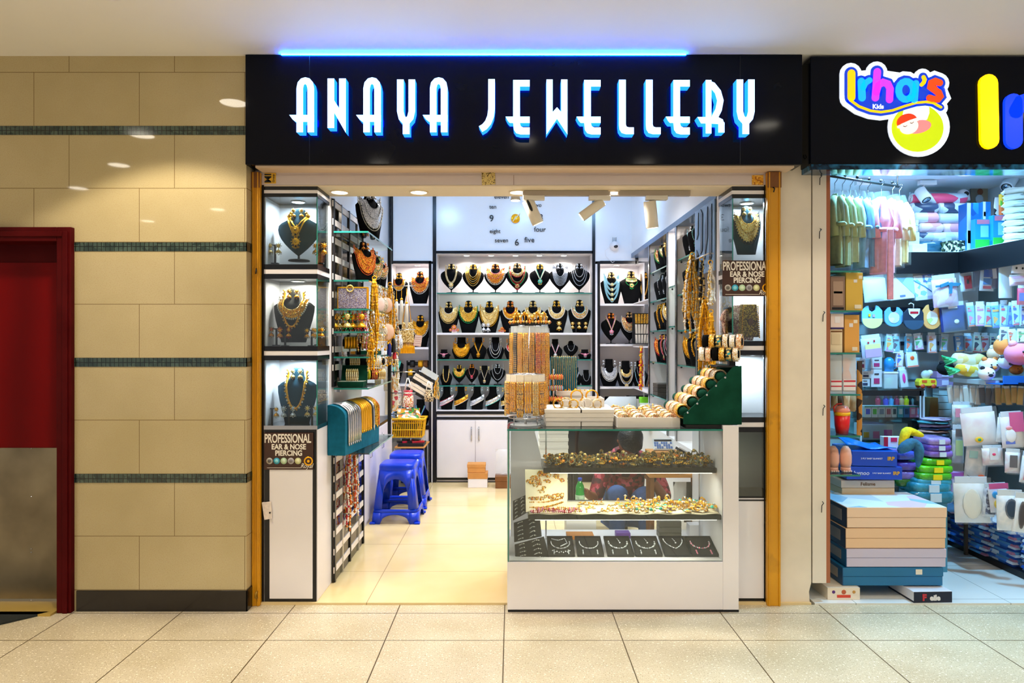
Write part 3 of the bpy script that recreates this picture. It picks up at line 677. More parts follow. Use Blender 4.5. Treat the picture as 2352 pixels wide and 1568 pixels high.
for ya,yb,zs in ((5.672,6.408,(2.17,1.9,1.63,1.345,1.04)),(4.772,5.348,(2.168,1.895,1.618,1.35)),(5.372,5.648,(1.98,1.655,1.0)),(6.432,7.34,(1.938,1.48,1.04))):
    for z in zs:
        s_=MB().box(XRW+.01,1.58,ya,yb,z-.01,z,GSHELF if ya<6.4 else WHITE).build('glass_shelf' if ya<6.4 else 'shelf_board',t); 
        if ya<6.4: MB().box(XRW+.006,XRW+.01,ya,yb,z-.011,z,GEDGE).sph((XRW+.03,yb-.03,z-.02),.009,BLACKM,6).build('glass_edge',s_)
for y in (6.05,5.05,6.8,5.5): MB().ring((1.43,y,2.428),.034,.004,CHROME,'z',18).lathe([(.03,2.4295),(.03,2.427)],LEDW,16,(1.43,y,0)).build('shelf_light',t)
# blue cut-out panel
cp=thing('cutout_panel','blue grey cut out letter panel beside the right glass cabinet','panel')
bl=mat('blue grey acrylic','6f8fb4',.3)
z0,z1=1.98,2.43; y0,y1=4.30,4.755
hol=[[(.12,.55),(.22,.95),(.22,.62)],[(.34,.3),(.34,.98),(.44,.9),(.44,.35)],[(.56,.2),(.56,.7),(.7,.95),(.7,.5)],[(.12,.05),(.12,.4),(.24,.3),(.2,.1)],[(.78,.1),(.78,.85),(.9,.95),(.9,.2)]]
MB().box(XRW-.016,XRW-.008,y0,y1,z0,z1,bl).build('panel_sheet',cp)
m=MB()
for h in hol: m.prism([(y1-a*(y1-y0),z0+b_*(z1-z0)) for a,b_ in h],XRW-.021,XRW-.0155,BLACK,'yz')
m.build('letter_cutout',cp)
# ---------------------------------------------------------------- necklace busts
PROF={'shield':[(0,.02),(.015,.2),(.05,.29),(.10,.325),(.17,.34),(.22,.42),(.27,.62),(.32,.84),(.38,.97),(.46,1),(.56,.95),(.66,.83),(.76,.65),(.85,.45),(.92,.27),(.965,.14),(1,.04)],
 'neck':[(0,.40),(.01,.43),(.12,.42),(.25,.45),(.38,.6),(.5,.9),(.58,1),(.7,.97),(.85,.82),(1,.68)],
 'block':[(0,.42),(.01,.45),(.15,.43),(.3,.46),(.42,.6),(.52,.85),(.6,.9),(.75,.75),(1,.7)],
 'wide':[(0,.02),(.015,.2),(.05,.27),(.12,.3),(.18,.34),(.23,.5),(.28,.8),(.34,1),(.45,.98),(.6,.9),(.8,.74),(1,.6)]}
DEP={'shield':.42,'neck':.5,'block':.5,'wide':.4}
def lerp_prof(pr,t):
    for (a,x),(b,y) in zip(pr,pr[1:]):
        if t<=b: return x+(y-x)*(t-a)/(b-a)
    return pr[-1][1]
class Bust:
    def __init__(s,W,H,kind,foot=.10):
        s.W=W; s.H=H; s.k=kind; s.foot=foot*H if kind=='shield' else 0
    def pt(s,xn,zn,off=0):
        """point on the front: xn in half widths, zn 0..1 from the bottom of the form"""
        t=min(1,max(0,1-zn)); w=lerp_prof(PROF[s.k],t); x=xn; 
        d=DEP[s.k]*(.45+.55*w)*s.W
        q=min(1,abs(x)/max(w,.05)); y=-d*math.sqrt(max(0,1-q*q))-off+.10*s.H*(zn-.5)*.6
        return (x*s.W,y,s.foot+zn*(s.H-s.foot))
    def form(s,m):
        mb=MB(); n=28; vs=[];fs=[]; pr=PROF[s.k]
        for t,w in pr:
            zn=1-t; d=DEP[s.k]*(.45+.55*w)*s.W; d*=1 if w>.1 else .4
            for k in range(n):
                a=2*PI*k/n; vs.append((w*s.W*math.cos(a),d*math.sin(a)*(1 if math.sin(a)<0 else .35)+.10*s.H*(zn-.5)*.6,s.foot+zn*(s.H-s.foot)))
        N=len(pr)
        for i in range(N-1):
            for k in range(n): l=(k+1)%n; fs.append((i*n+k,(i+1)*n+k,(i+1)*n+l,i*n+l))
        fs+=[tuple(range(n)),tuple((N-1)*n+k for k in range(n))[::-1]]
        mb.add(vs,fs,m,True); return mb
    def base(s,m):
        return MB().lathe([(.05*s.W,s.foot+.03*s.H),(.06*s.W,.012),(.06*s.W,.008)],m,10,(0,-.02*s.H,0)).lathe([(.5*s.W,0),(.5*s.W,.006),(.46*s.W,.009)],m,20)
CACHE={}
def bust_obj(label,W,H,kind,loc,rz,m,group):
    key=(round(W,3),round(H,3),kind,m.name)
    if key not in CACHE:
        t=thing('necklace_bust',label,'display bust',loc,rz,group); b=Bust(W,H,kind)
        b.form(m).build('bust_form',t)
        if kind=='shield': b.base(BLACKM).build('stand_base',t)
        CACHE[key]=t
    else:
        t=dup(CACHE[key],loc,rz,label); 
        if group: t['group']=group
    return t
def curve_pts(b,style,rx,rz,zc,n=26,a=105,off=.0):
    """points along a hanging line: U is a half ellipse, V a pointed line"""
    o=[]
    for i in range(n+1):
        th=math.radians(-a+2*a*i/n)
        if style=='V':
            q=-1+2*i/n; x=rx*q; z=zc+rz*(.12 if abs(q)>.97 else 0)-rz*(1-abs(q))**1.0
        else: x=rx*math.sin(th); z=zc-rz*math.cos(th)
        o.append(b.pt(x,min(.985,z),off))
    return o
def beads(mb,pts,r,ms,gap=1.9):
    """string of beads along a polyline"""
    d=0;k=0;nx=0
    for p,q in zip(pts,pts[1:]):
        p=Vector(p);q=Vector(q);L=(q-p).length
        while nx<=d+L and L>1e-6:
            c=p+(q-p)*((nx-d)/L); mb.sph(tuple(c),r*(1 if isinstance(ms,list) and len(ms)==1 else (.8+.4*((k*7)%3)/2)),ms[k%len(ms)],0,1,1,1.15); k+=1; nx+=r*gap
        d+=L
def ribbon(mb,b,r0,r1,zc0,zc1,z0,z1,m,a=100,off=.007):
    def fn(u,v):
        th=math.radians(-a+2*a*u); rx=r0+(r1-r0)*v; rz=z0+(z1-z0)*v; zc=zc0+(zc1-zc0)*v
        return b.pt(rx*math.sin(th),min(.985,zc-rz*math.cos(th)),off+.004*math.sin(PI*v))
    mb.grid(fn,26,3,m)
def pendant(mb,c,s,m,m2,drops=True):
    x,y,z=c
    mb.lathe([(.02*s,0),(.42*s,-.12*s),(.5*s,-.02*s),(.5*s,.1*s)],m,14,(x,y,z),'y')
    mb.sph((x,y-.16*s,z),.2*s,m2,8)
    for i in range(10): a=2*PI*i/10; mb.sph((x+.58*s*math.cos(a),y-.04*s,z+.58*s*math.sin(a)),.11*s,m2 if i%2 else m,0)
    if drops:
        for i in range(-2,3): mb.sph((x+.2*s*i,y-.03*s,z-.85*s+.08*s*abs(i)),.12*s,m2,0,1,1,1.6)
def earring_mesh(s,m,m2):
    mb=MB(); mb.sph((0,-.15*s,.8*s),.24*s,m,8,1,.5,1)
    for i in range(8): a=2*PI*i/8; mb.sph((.3*s*math.cos(a),-.12*s,.8*s+.3*s*math.sin(a)),.08*s,m2,0)
    mb.tube([(0,-.1*s,.55*s),(0,-.12*s,.3*s)],.05*s,m,5)
    mb.lathe([(.06*s,.36*s),(.16*s,.3*s),(.3*s,.14*s),(.36*s,0),(.3*s,-.01*s)],m,12,(0,-.12*s,0))
    for i in range(8): a=2*PI*i/8; mb.sph((.32*s*math.cos(a),-.12*s+.32*s*math.sin(a),-.1*s),.075*s,m2,0)
    mb.sph((0,-.12*s,-.22*s),.1*s,m2,0); return mb
ECACHE={}
CC=set()
def necklace(b,style,cols,desc,where,loc,rz,seed=0,ears=None,group=None):
    ms=[JM[c] for c in cols]; mb=MB(); r=b.W*.045; off=.008
    pend=None; L=b.H
    tall=b.k in('shield','wide')
    zc=.74 if tall else .63
    m0=ms[0]; m1=ms[1 if len(ms)>1 else 0]; m2=ms[2 if len(ms)>2 else -1]
    if style=='bib' or style=='deepbib':
        dp=.5 if style=='deepbib' else .40
        ribbon(mb,b,.40,.80,zc,zc,.13,dp,m0,102)
        beads(mb,curve_pts(b,'U',.42,.14,zc,off=.012),r*.8,[m1]); beads(mb,curve_pts(b,'U',.60,.14+(dp-.14)*.5,zc,off=.014),r,[m1,m0]); beads(mb,curve_pts(b,'U',.80,dp,zc,off=.01),r*1.1,[m2,m0])
        beads(mb,curve_pts(b,'U',.87,dp+.045,zc,off=.008),r*.9,[m2])
    elif style=='collar':
        ribbon(mb,b,.42,.70,zc,zc,.16,.30,m0,100); beads(mb,curve_pts(b,'U',.44,.16,zc,off=.01),r*.8,[m1]); beads(mb,curve_pts(b,'U',.72,.32,zc,off=.01),r*1.2,[m2]); beads(mb,curve_pts(b,'U',.58,.24,zc,off=.014),r*.9,[m1,m0])
    elif style.startswith('strand'):
        n=int(style[6:]); 
        for i in range(n):
            f=i/max(1,n-1); beads(mb,curve_pts(b,'U',.40+.30*f,.30+.32*f,zc+.04,30,off=off),r*.95,[ms[i%len(ms)]],1.7)
    elif style=='long':
        for k in range(3): beads(mb,curve_pts(b,'U',.44+.05*k,.50+.03*k,zc+.05,34,off=off+.003*k),r,[ms[k%len(ms)]],1.7)
        pend=b.pt(0,zc+.05-.60,.014)
    elif style=='rope':
        pts=curve_pts(b,'U',.46,.52,zc+.06,34,off=.01); mb.tube(pts,r*1.15,m0,7); beads(mb,curve_pts(b,'U',.53,.55,zc+.06,34,off=.012),r*1.3,[m1,m2],2.6); 
    elif style=='vee':
        for k in range(3): beads(mb,curve_pts(b,'V',.40+.06*k,.42+.02*k,zc+.08,30,off=off+.002*k),r*.9,[ms[k%len(ms)]],1.7)
        pend=b.pt(0,zc+.08-.50,.014)
    elif style in('medal1','medal2'):
        f=.30 if style=='medal1' else .54
        def sd(sg,k): return [b.pt(sg*(.40+.05*(style=='medal2'))*(1-q/14)+sg*.035*k*(1-q/14),min(.985,zc+.10-f*(q/14)),off+.002*k) for q in range(15)]
        for sg in(-1,1):
            for k in range(4): mb.tube(sd(sg,k),r*.42,m0,5)
            mb.sph(b.pt(sg*.42,zc+.10,.014),r*2.1,m1,8)
            mb.sph(b.pt(sg*.36,zc+.15,.014),r*1.8,m1,8)
        pend=b.pt(0,zc+.07-f,.016)
    elif style=='thin':
        beads(mb,curve_pts(b,'U',.46,.40,zc+.04,30,off=off),r*.9,[m0,m1],1.8); 
        if len(ms)>2: pend=b.pt(0,zc-.40,.012)
    elif style=='double':
        ribbon(mb,b,.40,.60,zc,zc,.14,.26,m0,100); beads(mb,curve_pts(b,'U',.62,.28,zc,off=.01),r,[m1]); 
        for k in range(3): beads(mb,curve_pts(b,'U',.62+.06*k,.46+.05*k,zc,30,off=off),r*1.05,[ms[k%len(ms)]],1.6)
        pend=b.pt(0,zc-.60,.014)
    elif style=='layer':
        for i in range(4):
            f=i/3
            for k in range(3): beads(mb,curve_pts(b,'U',.44+.18*f+.05*k,.16+.48*f+.02*k,zc+.03,30,off=off),r*.75,[m1],1.7)
            pendant(mb,b.pt(0,zc+.03-.18-.46*f,.012),.26*b.W,m0,m1,i==3)
    elif style=='choker':
        ribbon(mb,b,.44,.50,.80,.70,.03,.05,m0,80); beads(mb,curve_pts(b,'U',.5,.08,.80,a=80,off=.012),r,[m1]); beads(mb,curve_pts(b,'U',.5,.14,.68,a=80,off=.012),r,[m2]); pend=b.pt(0,.55,.012)
    elif style=='slant':   # a broad band lying askew over the stand
        def fn(u,v): x=-.85+1.75*u; return b.pt(x,.22+.30*u+.10*(u-.5)**2+(v-.5)*.20,.012+.006*math.sin(PI*v))
        mb.grid(fn,16,4,m0)
        beads(mb,[fn(i/24,.02) for i in range(25)],r*1.2,[m2]); beads(mb,[fn(i/24,.98) for i in range(25)],r,[m1]); beads(mb,[fn(i/24,.5) for i in range(25)],r,[m1,m0])
    elif style=='band':
        ribbon(mb,b,.5,.56,.62,.62,.06,.14,m0,86); pend=b.pt(0,.44,.012)
    o=mb.build('necklace',label=f'{desc} on the bust {where}',cat='necklace',group=group,loc=loc,rot=rz)
    if pend:
        pm=MB(); pendant(pm,pend,.36*b.W,m0 if style!='thin' else m2,m1); pm.build('pendant',o)
    if ears:
        s=b.H*(.13 if tall else .14); c=(ears,round(s,3))
        if c not in ECACHE: ECACHE[c]=earring_mesh(s,JM[ears[0]],JM[ears[-1]]).mesh('earring')
        cn={'G':'gold','g':'pale gold','S':'silver','L':'gold','D':'gold','M':'multicolour','N':'red gold','P':'pearl','T':'turquoise','E':'green'}[ears[0]]
        for sx in (-1,1):
            if tall: p=b.pt(sx*.19,.87,.006)
            else: p=b.pt(sx*.62,.86,.0); 
            if not tall: p=(p[0],p[1]-.01,p[2])
            R=Matrix.Rotation(rz,3,'Z'); q=R@Vector(p)
            e=bpy.data.objects.new('earring',ECACHE[c]); COL.objects.link(e); e.location=Vector(loc)+q-Vector((0,0,.4*s)); e.rotation_euler=(0,0,rz)
            tag(e,f'{cn} drop earring on the bust {where}','earring','earring pairs shown on busts')
    return o
def bset(u,vb,Y,hpx,wpx,kind,style,cols,desc,where,rz=0,ears=None,m=None,group=None,z=None,x=None,seed=0):
    k=Y/FP; W=wpx*k/2; H=hpx*k
    loc=(X(u,Y) if x is None else x,Y,Z(vb,Y) if z is None else z)
    bust_obj(f'black bust with {desc}, {where}',W,H,kind,loc,rz,m or VELVET,group)
    b=Bust(W,H,kind); return necklace(b,style,cols,desc,where,loc,rz,seed,ears)
YS=7.47
def srow(shelf,vshelf,items,kind,group):
    z=zb(vshelf)+.001
    n=len(items)
    for i,(u,h,w,style,cols,desc,ears) in enumerate(items):
        k=Y0=YS
        kd=kind
        if style[0]=='*': kd='shield'; style=style[1:]
        if style[0]=='#': kd='block'; style=style[1:]
        bset(u,0,YS,h,w,kd,style,cols,desc,f'{ORD[i]} from left, {shelf}',0,ears,group=group,z=z)
srow('back top shelf',672,[(1037,68,50,'long','gPg','pale gold layered necklace','g'),(1087,67,50,'strand5','gL','gold five strand necklace','G'),(1138,68,52,'deepbib','NKP','coral pearl bib necklace','N'),
 (1188,70,52,'double','MRE','red gold double necklace','M'),(1240,68,48,'vee','TgP','turquoise and gold necklace','G'),(1286,69,50,'strand7','S','silver seven strand necklace','S'),(1330,69,50,'strand3','S','crystal rope necklace','S')],'shield','busts on the back top shelf')
srow('back second shelf',764,[(1031,72,48,'bib','gPg','pearl studded collar','g'),(1076,74,50,'bib','GgE','green edged gold collar','G'),(1124,73,50,'deepbib','ggL','broad pale gold collar','G'),
 (1172,74,48,'collar','DRP','red gold collar','N'),(1224,74,50,'collar','ggP','pale gold crescent collar','g'),(1278,75,52,'collar','gPP','pearl fringed gold collar','G'),(1331,76,52,'collar','MAP','aqua beaded gold collar','g')],'wide','busts on the back second shelf')
srow('back third shelf',825,[(1020,22,34,'#band','KSK','pink choker',None),(1060,50,44,'deepbib','DLL','deep gold fringed collar','D'),(1099,50,38,'vee','DDG','gold vee necklace','D'),(1138,50,40,'strand3','SPS','silver pearl tiered necklace','S'),
 (1176,48,36,'collar','RgP','ruby collar','N'),(1275,46,34,'vee','SPK','silver pink vee necklace',None),(1311,42,34,'*thin','SS','slim crystal necklace',None),(1343,22,36,'#band','KSK','pink stone choker','N')],'neck','busts on the back third shelf')
srow('back fourth shelf',885,[(1025,44,28,'rope','gLg','plain gold chain necklace',None),(1055,46,32,'*bib','GgE','emerald edged collar','G'),(1084,48,30,'*thin','GKR','fine ruby drop necklace','N'),(1113,44,30,'vee','gSk','tangled black gold necklace','g'),(1143,48,36,'*strand2','SS','white crystal necklace','S'),
 (1322,40,30,'vee','SS','silver slant necklace',None),(1346,34,30,'thin','SS','thin silver necklace',None)],'neck','busts on the back fourth shelf')
srow('back bottom shelf',942,[(1026,52,36,'slant','SRK','silver band with pink fringe','S'),(1059,54,36,'slant','DgP','gold band with pearls','D'),(1096,54,36,'slant','SSP','silver stone band','S'),(1132,54,38,'slant','SgT','silver band with turquoise fringe','S'),
 (1166,52,36,'slant','gGP','pale gold band','g')],'block','block stands on the back bottom shelf')
# pieces standing in front of the second row
def standing(name,label,cat,u,v,Y,mk,group=None,z=None,rz=0):
    o=mk.build(name,label=label,cat=cat,group=group,loc=(X(u,Y),Y,Z(v,Y) if z is None else z),rot=rz); return o
zr2=zb(764)+.001
def brooch(s,m,m2):
    mb=MB(); pendant(mb,(0,0,1.05*s),s*.9,m,m2); pendant(mb,(-.7*s,.01,.55*s),s*.55,m,m2,False); pendant(mb,(.7*s,.01,.55*s),s*.55,m,m2,False); mb.box(-.5*s,.5*s,.01,.02,0,.9*s,CREAMT); return mb
standing('brooch_set','pink and gold brooch set leaning before the first bust, back second shelf','brooch',1043,764,YB+.04,brooch(.055,REDG,PINK),z=zr2)
standing('brooch_set','small red gold brooch set below the crescent collar, back second shelf','brooch',1153,764,YB+.04,brooch(.04,REDG,RED),z=zr2)
for sx in(-5,5):
    em_=earring_mesh(.07,SILV,PEARL); standing('earring','long crystal earring hanging before the third bust, back second shelf','earring',1116+sx,758,YB+.04,em_,group='crystal earrings before the third bust')
for u,lab in ((1284,'large pale gold ear cuff before the sixth bust, back second shelf'),(1315,'domed gold earring on a black stand before the seventh bust'),(1330,'pearl edged gold dome earring right of a black stand, back second shelf'),(1345,'gold teardrop earring at the right end, back second shelf')):
    standing('earring',lab,'earring',u,752 if u>1300 else 755,YB+.03,earring_mesh(.075 if u<1300 else .055,PGOLD,GOLDS))
standing('earring_stand','black tee earring stand before the seventh bust, back second shelf','earring stand',1323,764,YB+.05,MB().box(-.006,.006,-.006,.006,0,.11,BLACKM).box(-.05,.05,-.006,.006,.1,.11,BLACKM).box(-.03,.03,-.02,.02,0,.006,BLACKM),z=zr2)
# left alcove busts
zl=[zb(697)+.001,zb(797)+.001,zb(882)+.001]
bset(917,0,YS,72,40,'wide','collar','DRP','gold and coral choker','left in the back alcove top',0,'G',z=zl[0]); bset(965,0,YS,76,50,'wide','bib','NRP','red gold pearl collar','right in the back alcove top',0,'N',z=zl[0])
bset(920,0,YS,64,36,'wide','collar','gkG','dark gold choker','left in the back alcove middle',0,'g',z=zl[1]); bset(966,0,YS,74,46,'wide','bib','DLP','yellow gold collar','right in the back alcove middle',0,'D',z=zl[1])
bset(905,0,YS,66,44,'wide','collar','TgT','turquoise collar','in the back alcove third shelf',0,'g',z=zl[2])
bset(966,0,YS,58,44,'neck','vee','TSB','blue stone vee necklace','low in the back left alcove, above the basket',0,None,z=zb(978)+.001)
# right alcove busts
zr=[zb(697)+.001,zb(790)+.001,zb(888)+.001]
bset(1404,0,YS,74,50,'wide','layer','gAP','aqua strands with gold pendants','left in the back right alcove top',0,'g',z=zr[0]); bset(1449,0,YS,76,52,'wide','choker','gEE','green ribbon choker','middle in the back right alcove top',0,'g',z=zr[0]); bset(1481,0,YS,74,34,'wide','long','DgG','gold long necklace','right in the back right alcove top',-.4,'D',z=zr[0])
bset(1403,0,YS,72,46,'shield','vee','KSg','pale pink vee necklace','left in the back right alcove middle',0,'N',z=zr[1]); bset(1445,0,YS,74,42,'shield','bib','MRP','ruby fringed gold collar','second in the back right alcove middle',0,'M',z=zr[1])
bset(1399,0,YS,62,42,'neck','bib','SSP','wide silver collar','left in the back right alcove bottom',0,'S',z=zr[2]); bset(1437,0,YS,58,42,'neck','double','gSP','pale gold double necklace','second in the back right alcove bottom',0,'S',z=zr[2]); bset(1470,0,YS,58,36,'neck','strand2','SAT','aqua silver two strand necklace','third in the back right alcove bottom',0,'S',z=zr[2])
# right wall bays: busts turned towards the aisle
def bay(nm,ys,zs,rows):
    for z,items,pl in zip(zs,rows,('top','second','third','lowest')):
        for i,(y,it) in enumerate(zip(ys,items)):
            st,cols,desc,e=it
            bset(0,0,y,66*6/y,46*6/y,'wide',st,cols,desc,f'{("back","middle","front")[i]}, {nm} bay {pl} shelf',-.6,e,z=z+.001,x=(1.392,1.385,1.38)[i])
bay('far right',(6.3,6.1,5.9),(2.17,1.9,1.63,1.345),[
 [('bib','MRE','red and green collar','M'),('collar','gPE','pearl green collar','g'),('long','DgG','gold drop necklace','D')],
 [('thin','SSS','slim crystal drop necklace',None),('vee','SSS','crystal vee necklace',None),('thin','SPS','silver pearl drop necklace','S')],
 [('long','DDG','long yellow necklace','D'),('rope','DLG','thick gold rope','D'),('bib','gLP','leafy gold collar','g')],
 [('deepbib','NRR','red gold fringe collar','N'),('long','MRK','ruby long necklace','N'),('strand3','SKS','silver pink strands','S')]])
bay('near right',(5.24,5.06,4.88),(2.168,1.895,1.618,1.35),[
 [('vee','SSA','silver aqua vee necklace','S'),('thin','STS','silver green drop necklace','S'),('collar','SSS','crystal collar','S')],
 [('rope','DLG','gold rope necklace','D'),('thin','gGG','thin gold necklace',None),('long','DGg','gold pendant necklace','D')],
 [('rope','DLG','twisted gold rope',None),('long','gGg','pale gold long necklace','g'),('vee','DGD','gold vee necklace','D')],
 [('deepbib','DLL','gold coin collar','D'),('rope','DDL','chunky gold rope','D'),('double','DLg','double gold necklace','D')]])
# narrow bay: turquoise stands
for z,lab,c in ((1.98,'topmost',SILV),(1.655,'with red gold necklace',REDG),(1.0,'lowest, with a gold chain loop',GOLD)):
    t=thing('necklace_stand',f'turquoise tapered necklace stand in the narrow right bay, {lab}','display stand',(1.40,5.5,z),-.9)
    h=.30 if z>1.2 else .28
    MB().tbox(0,0,.012,h,.09,.05,.05,.03,TURQ).build('stand_body',t,bevel=.012); MB().box(-.06,.06,-.04,.04,0,.012,BLACKM).build('stand_base',t)
    mb=MB(); beads(mb,[(.045*math.sin(a),-.03,h*.55+.11*math.cos(a)) for a in [i*2*PI/30 for i in range(31)]],.006,[c,GOLDS])
    mb.build('necklace',label=f'necklace looped on the {lab} turquoise stand in the right bay',cat='necklace',loc=t.location,rot=-.9)
# front glass cabinets
BU=mat('deep blue velvet','0d3d4f',.85,spec=.25); KH=mat('dark grey velvet','26241d',.9)
def fset(u,vb,Y,h,w,kind,styles,where,ears,m,ebase=0):
    k=Y/FP; W=w*k/2; H=h*k; loc=(X(u,Y),Y,Z(vb,Y))
    bust_obj(f'velvet bust standing {where}',W,H,kind,loc,0,m,None); b=Bust(W,H,kind)
    for i,(st,cols,desc) in enumerate(styles): necklace(b,st,cols,desc,where,loc,0,i,ears if i==0 else None)
YC=4.12
fset(687,600,YC,122,96,'shield',[('medal1','LGg','gold short necklace with round medallion'),('medal2','LGD','gold long necklace with round medallion')],'in the left cabinet top cell','D',BU)
fset(676,786,YC,126,94,'wide',[('collar','DgP','gold collar with pearl fringe'),('rope','DLg','gold long rope necklace')],'in the left cabinet middle cell','D',KH)
fset(684,972,YC,130,92,'wide',[('rope','DLP','gold rope with hanging pearl bells')],'in the left cabinet bottom cell','g',BU)
fset(1713,585,YC,112,70,'wide',[('deepbib','gGk','dull gold fringed necklace')],'in the right cabinet top cell','g',BU)
def teestand(u,v,lab,col,h=.115,w=.05):
    t=thing('earring_stand',f'black tee earring stand {lab}','earring stand',P(u,v,4.075))
    MB().box(-.005,.005,-.005,.005,.005,h,BLACKM).build('pole',t); MB().box(-w*.6,w*.6,-.004,.004,h-.008,h,BLACKM).build('bar',t); MB().box(-.02,.02,-.015,.015,0,.006,BLACKM).build('foot',t)
    key=('tee',col,h)
    if key not in ECACHE: ECACHE[key]=earring_mesh(.052*h/.115,JM[col[0]],JM[col[1]]).mesh('earring')
    for sx in(-1,1):
        e=bpy.data.objects.new('earring',ECACHE[key]); COL.objects.link(e); e.location=Vector(t.location)+Vector((sx*w*.5,-.008,h-.05*h/.115)); tag(e,f'earring hanging on the black tee stand {lab}','earring','earring pairs shown on tee stands')
teestand(632,606,'left of the bust, left cabinet top cell','gP'); teestand(736,606,'right of the bust, left cabinet top cell','DG')
teestand(635,794,'leftmost, left cabinet middle cell','NG',.105); teestand(655,795,'second from left, left cabinet middle cell','DR',.105); teestand(716,795,'right of the bust, left cabinet middle cell','DM',.10); teestand(731,793,'rightmost, left cabinet middle cell','DP',.10)
teestand(625,977,'leftmost, left cabinet bottom cell','DP',.105,.06); teestand(664,977,'with long crystal earrings, left cabinet bottom cell','SP',.11,.055); teestand(717,976,'right of the bust, left cabinet bottom cell','gP',.11)
# right cabinet: clutch and gold box purse
t=thing('clutch_purse','embroidered pink fan shaped clutch behind glass under the right poster','purse',P(1698,782,4.13))
mb=MB(); mb.prism([(.115*math.cos(a)*1.0,.12+.10*math.sin(a)) for a in [math.radians(x) for x in range(0,181,12)]],-.02,.02,speck('embroidered pink',['d8b8a0','b98a78','ecdcc8','8a5a58'],200,.6,0)); mb.build('purse_body',t,bevel=.006)
MB().tbox(0,.01,0,.12,.16,.04,.20,.04,speck('embroidered base',['c8a080','9a5a50','e0c8a8','704038'],160,.6,0)).build('purse_base',t)
t=thing('clutch_purse','antique gold beaded box purse standing at the front of the right cabinet','purse',P(1719,774,4.05),.15)
MB().tbox(0,0,0,.195,.115,.05,.09,.04,speck('antique gold',['a8801c','705010','d8b040','584008'],180,.4,.6)).build('purse_body',t,bevel=.006)
mb=MB()
for s_ in(-1,1): beads(mb,[(s_*(.056-.011*i/20),-.027,.19*i/20) for i in range(21)],.006,[GOLDS])
MB().sph((0,-.027,.09),.018,BROWN,8,1,.3,1.3).build('clasp',t); mb.build('bead_edge',t)
# ---------------------------------------------------------------- goods on and around the left shelves
def lbust(x,Y,z,H,W,kind,st,cols,desc,where,rz,e):
    bset(0,0,Y,H*FP/Y,2*W*FP/Y,kind,st,cols,desc,where,rz,e,z=z,x=x)
lbust(-1.0,4.78,LS[0],.37,.115,'wide','deepbib','SSP','silver fringed collar','on the topmost left glass shelf',.85,'S')
lbust(-1.0,4.60,LS[1],.285,.095,'wide','deepbib','NNO','coral gold collar','front on the second left glass shelf',.85,'N')
lbust(-.985,4.84,LS[1],.26,.085,'wide','deepbib','MEP','multicolour collar','middle on the second left glass shelf',.95,'M')
lbust(-.98,5.04,LS[1],.24,.08,'wide','bib','MRP','pearl red collar','back on the second left glass shelf',.95,'G')
t=thing('clutch_purse','sparkling lilac beaded box clutch on the left wall glass shelf','purse',(-1.015,4.365,LS[2]))
MB().box(-.092,.092,-.022,.022,.001,.135,speck('lilac sequins',['b8a0b8','7c6a8c','e8dce8','9a8050','5c5c98'],420,.25,.4)).build('purse_body',t,bevel=.003)
MB().box(-.094,.094,-.024,.024,.131,.139,GOLDS).box(-.095,-.091,-.024,.024,0,.135,GOLDS).box(.091,.095,-.024,.024,0,.135,GOLDS).build('gold_frame',t)
MB().ring((-.015,-.026,.128),.02,.005,PGOLD,'y',18).build('ring_clasp',t)
def round_purse(lab,x,y,z,rz,c,r=.056):
    t=thing('hanging_purse',lab,'purse',(x,y,z),rz)
    MB().lathe([(.2*r,-.022),(.8*r,-.022),(r,-.012),(r,.012),(.8*r,.022),(.2*r,.022)],c,26,(0,0,0),'y').build('purse_body',t)
    MB().ring((0,0,0),r*1.01,.005,GOLDS,'y',26).build('rim',t); MB().tube([(-.6*r,0,.75*r),(-.2*r,0,2.0*r),(.2*r,0,2.0*r),(.6*r,0,.75*r)],.0025,GOLDS,5).build('strap',t)
NUDE=mat('nude satin','e2b79a',.4); SEQ=speck('beige sequins',['c9b090','e6d8bc','9a8a70','fff0d8'],220,.3,.4); PALE=mat('pale pink satin','eccfc4',.4)
round_purse('pale pink round purse, front of the hanging purses beside the left shelves',-.93,4.72,1.79,.9,PALE); round_purse('cream striped round purse, middle of the hanging purses',-.92,4.80,1.79,.9,SEQ); round_purse('nude satin round purse, back of the hanging purses',-.905,4.88,1.79,.9,NUDE)
round_purse('grey sequin round purse hanging below the pink purses',-.93,4.80,1.60,.8,SEQ,.06); round_purse('nude round purse hanging behind the grey sequin purse',-.90,4.9,1.60,.8,NUDE,.06)
# small gold things on the fourth shelf
for i,(u,c) in enumerate(((768,'DG'),(778,'gP'),(789,'DD'),(799,'gE'),(811,'DO'),(822,'gP'),(832,'DR'))):
    Y=4.36+.035*(i%3); m=earring_mesh(.085,JM[c[0]],JM[c[1]])
    m.tube([(0,-.01,.07),(0,-.0,.12),(.0,.01,.135)],.003,GOLDS,5); m.box(-.012,.012,0,.012,-.024,.0,BLACKM)
    o=m.build('hair_pin',loc=(X(u,Y),Y,LS[3]+.024)); tag(o,f'gold jewelled hair pin, {ORD[i]} from left on the glass shelf under the clutch','hair pin',"jewelled pins under the clutch")
def bangle(x,y,z,R,w,m,axis,lab,group,rz=0):
    key=('bg',round(R,4),round(w,4),m.name,axis)
    if key not in ECACHE: 
        mb=MB(); mb.ring((0,0,0),R,.0035,m,axis,26,w=w); ECACHE[key]=mb.mesh('bangle')
    o=bpy.data.objects.new('bangle',ECACHE[key]); COL.objects.link(o); o.location=(x,y,z); o.rotation_euler=(0,0,rz); return tag(o,lab,'bangle',group)
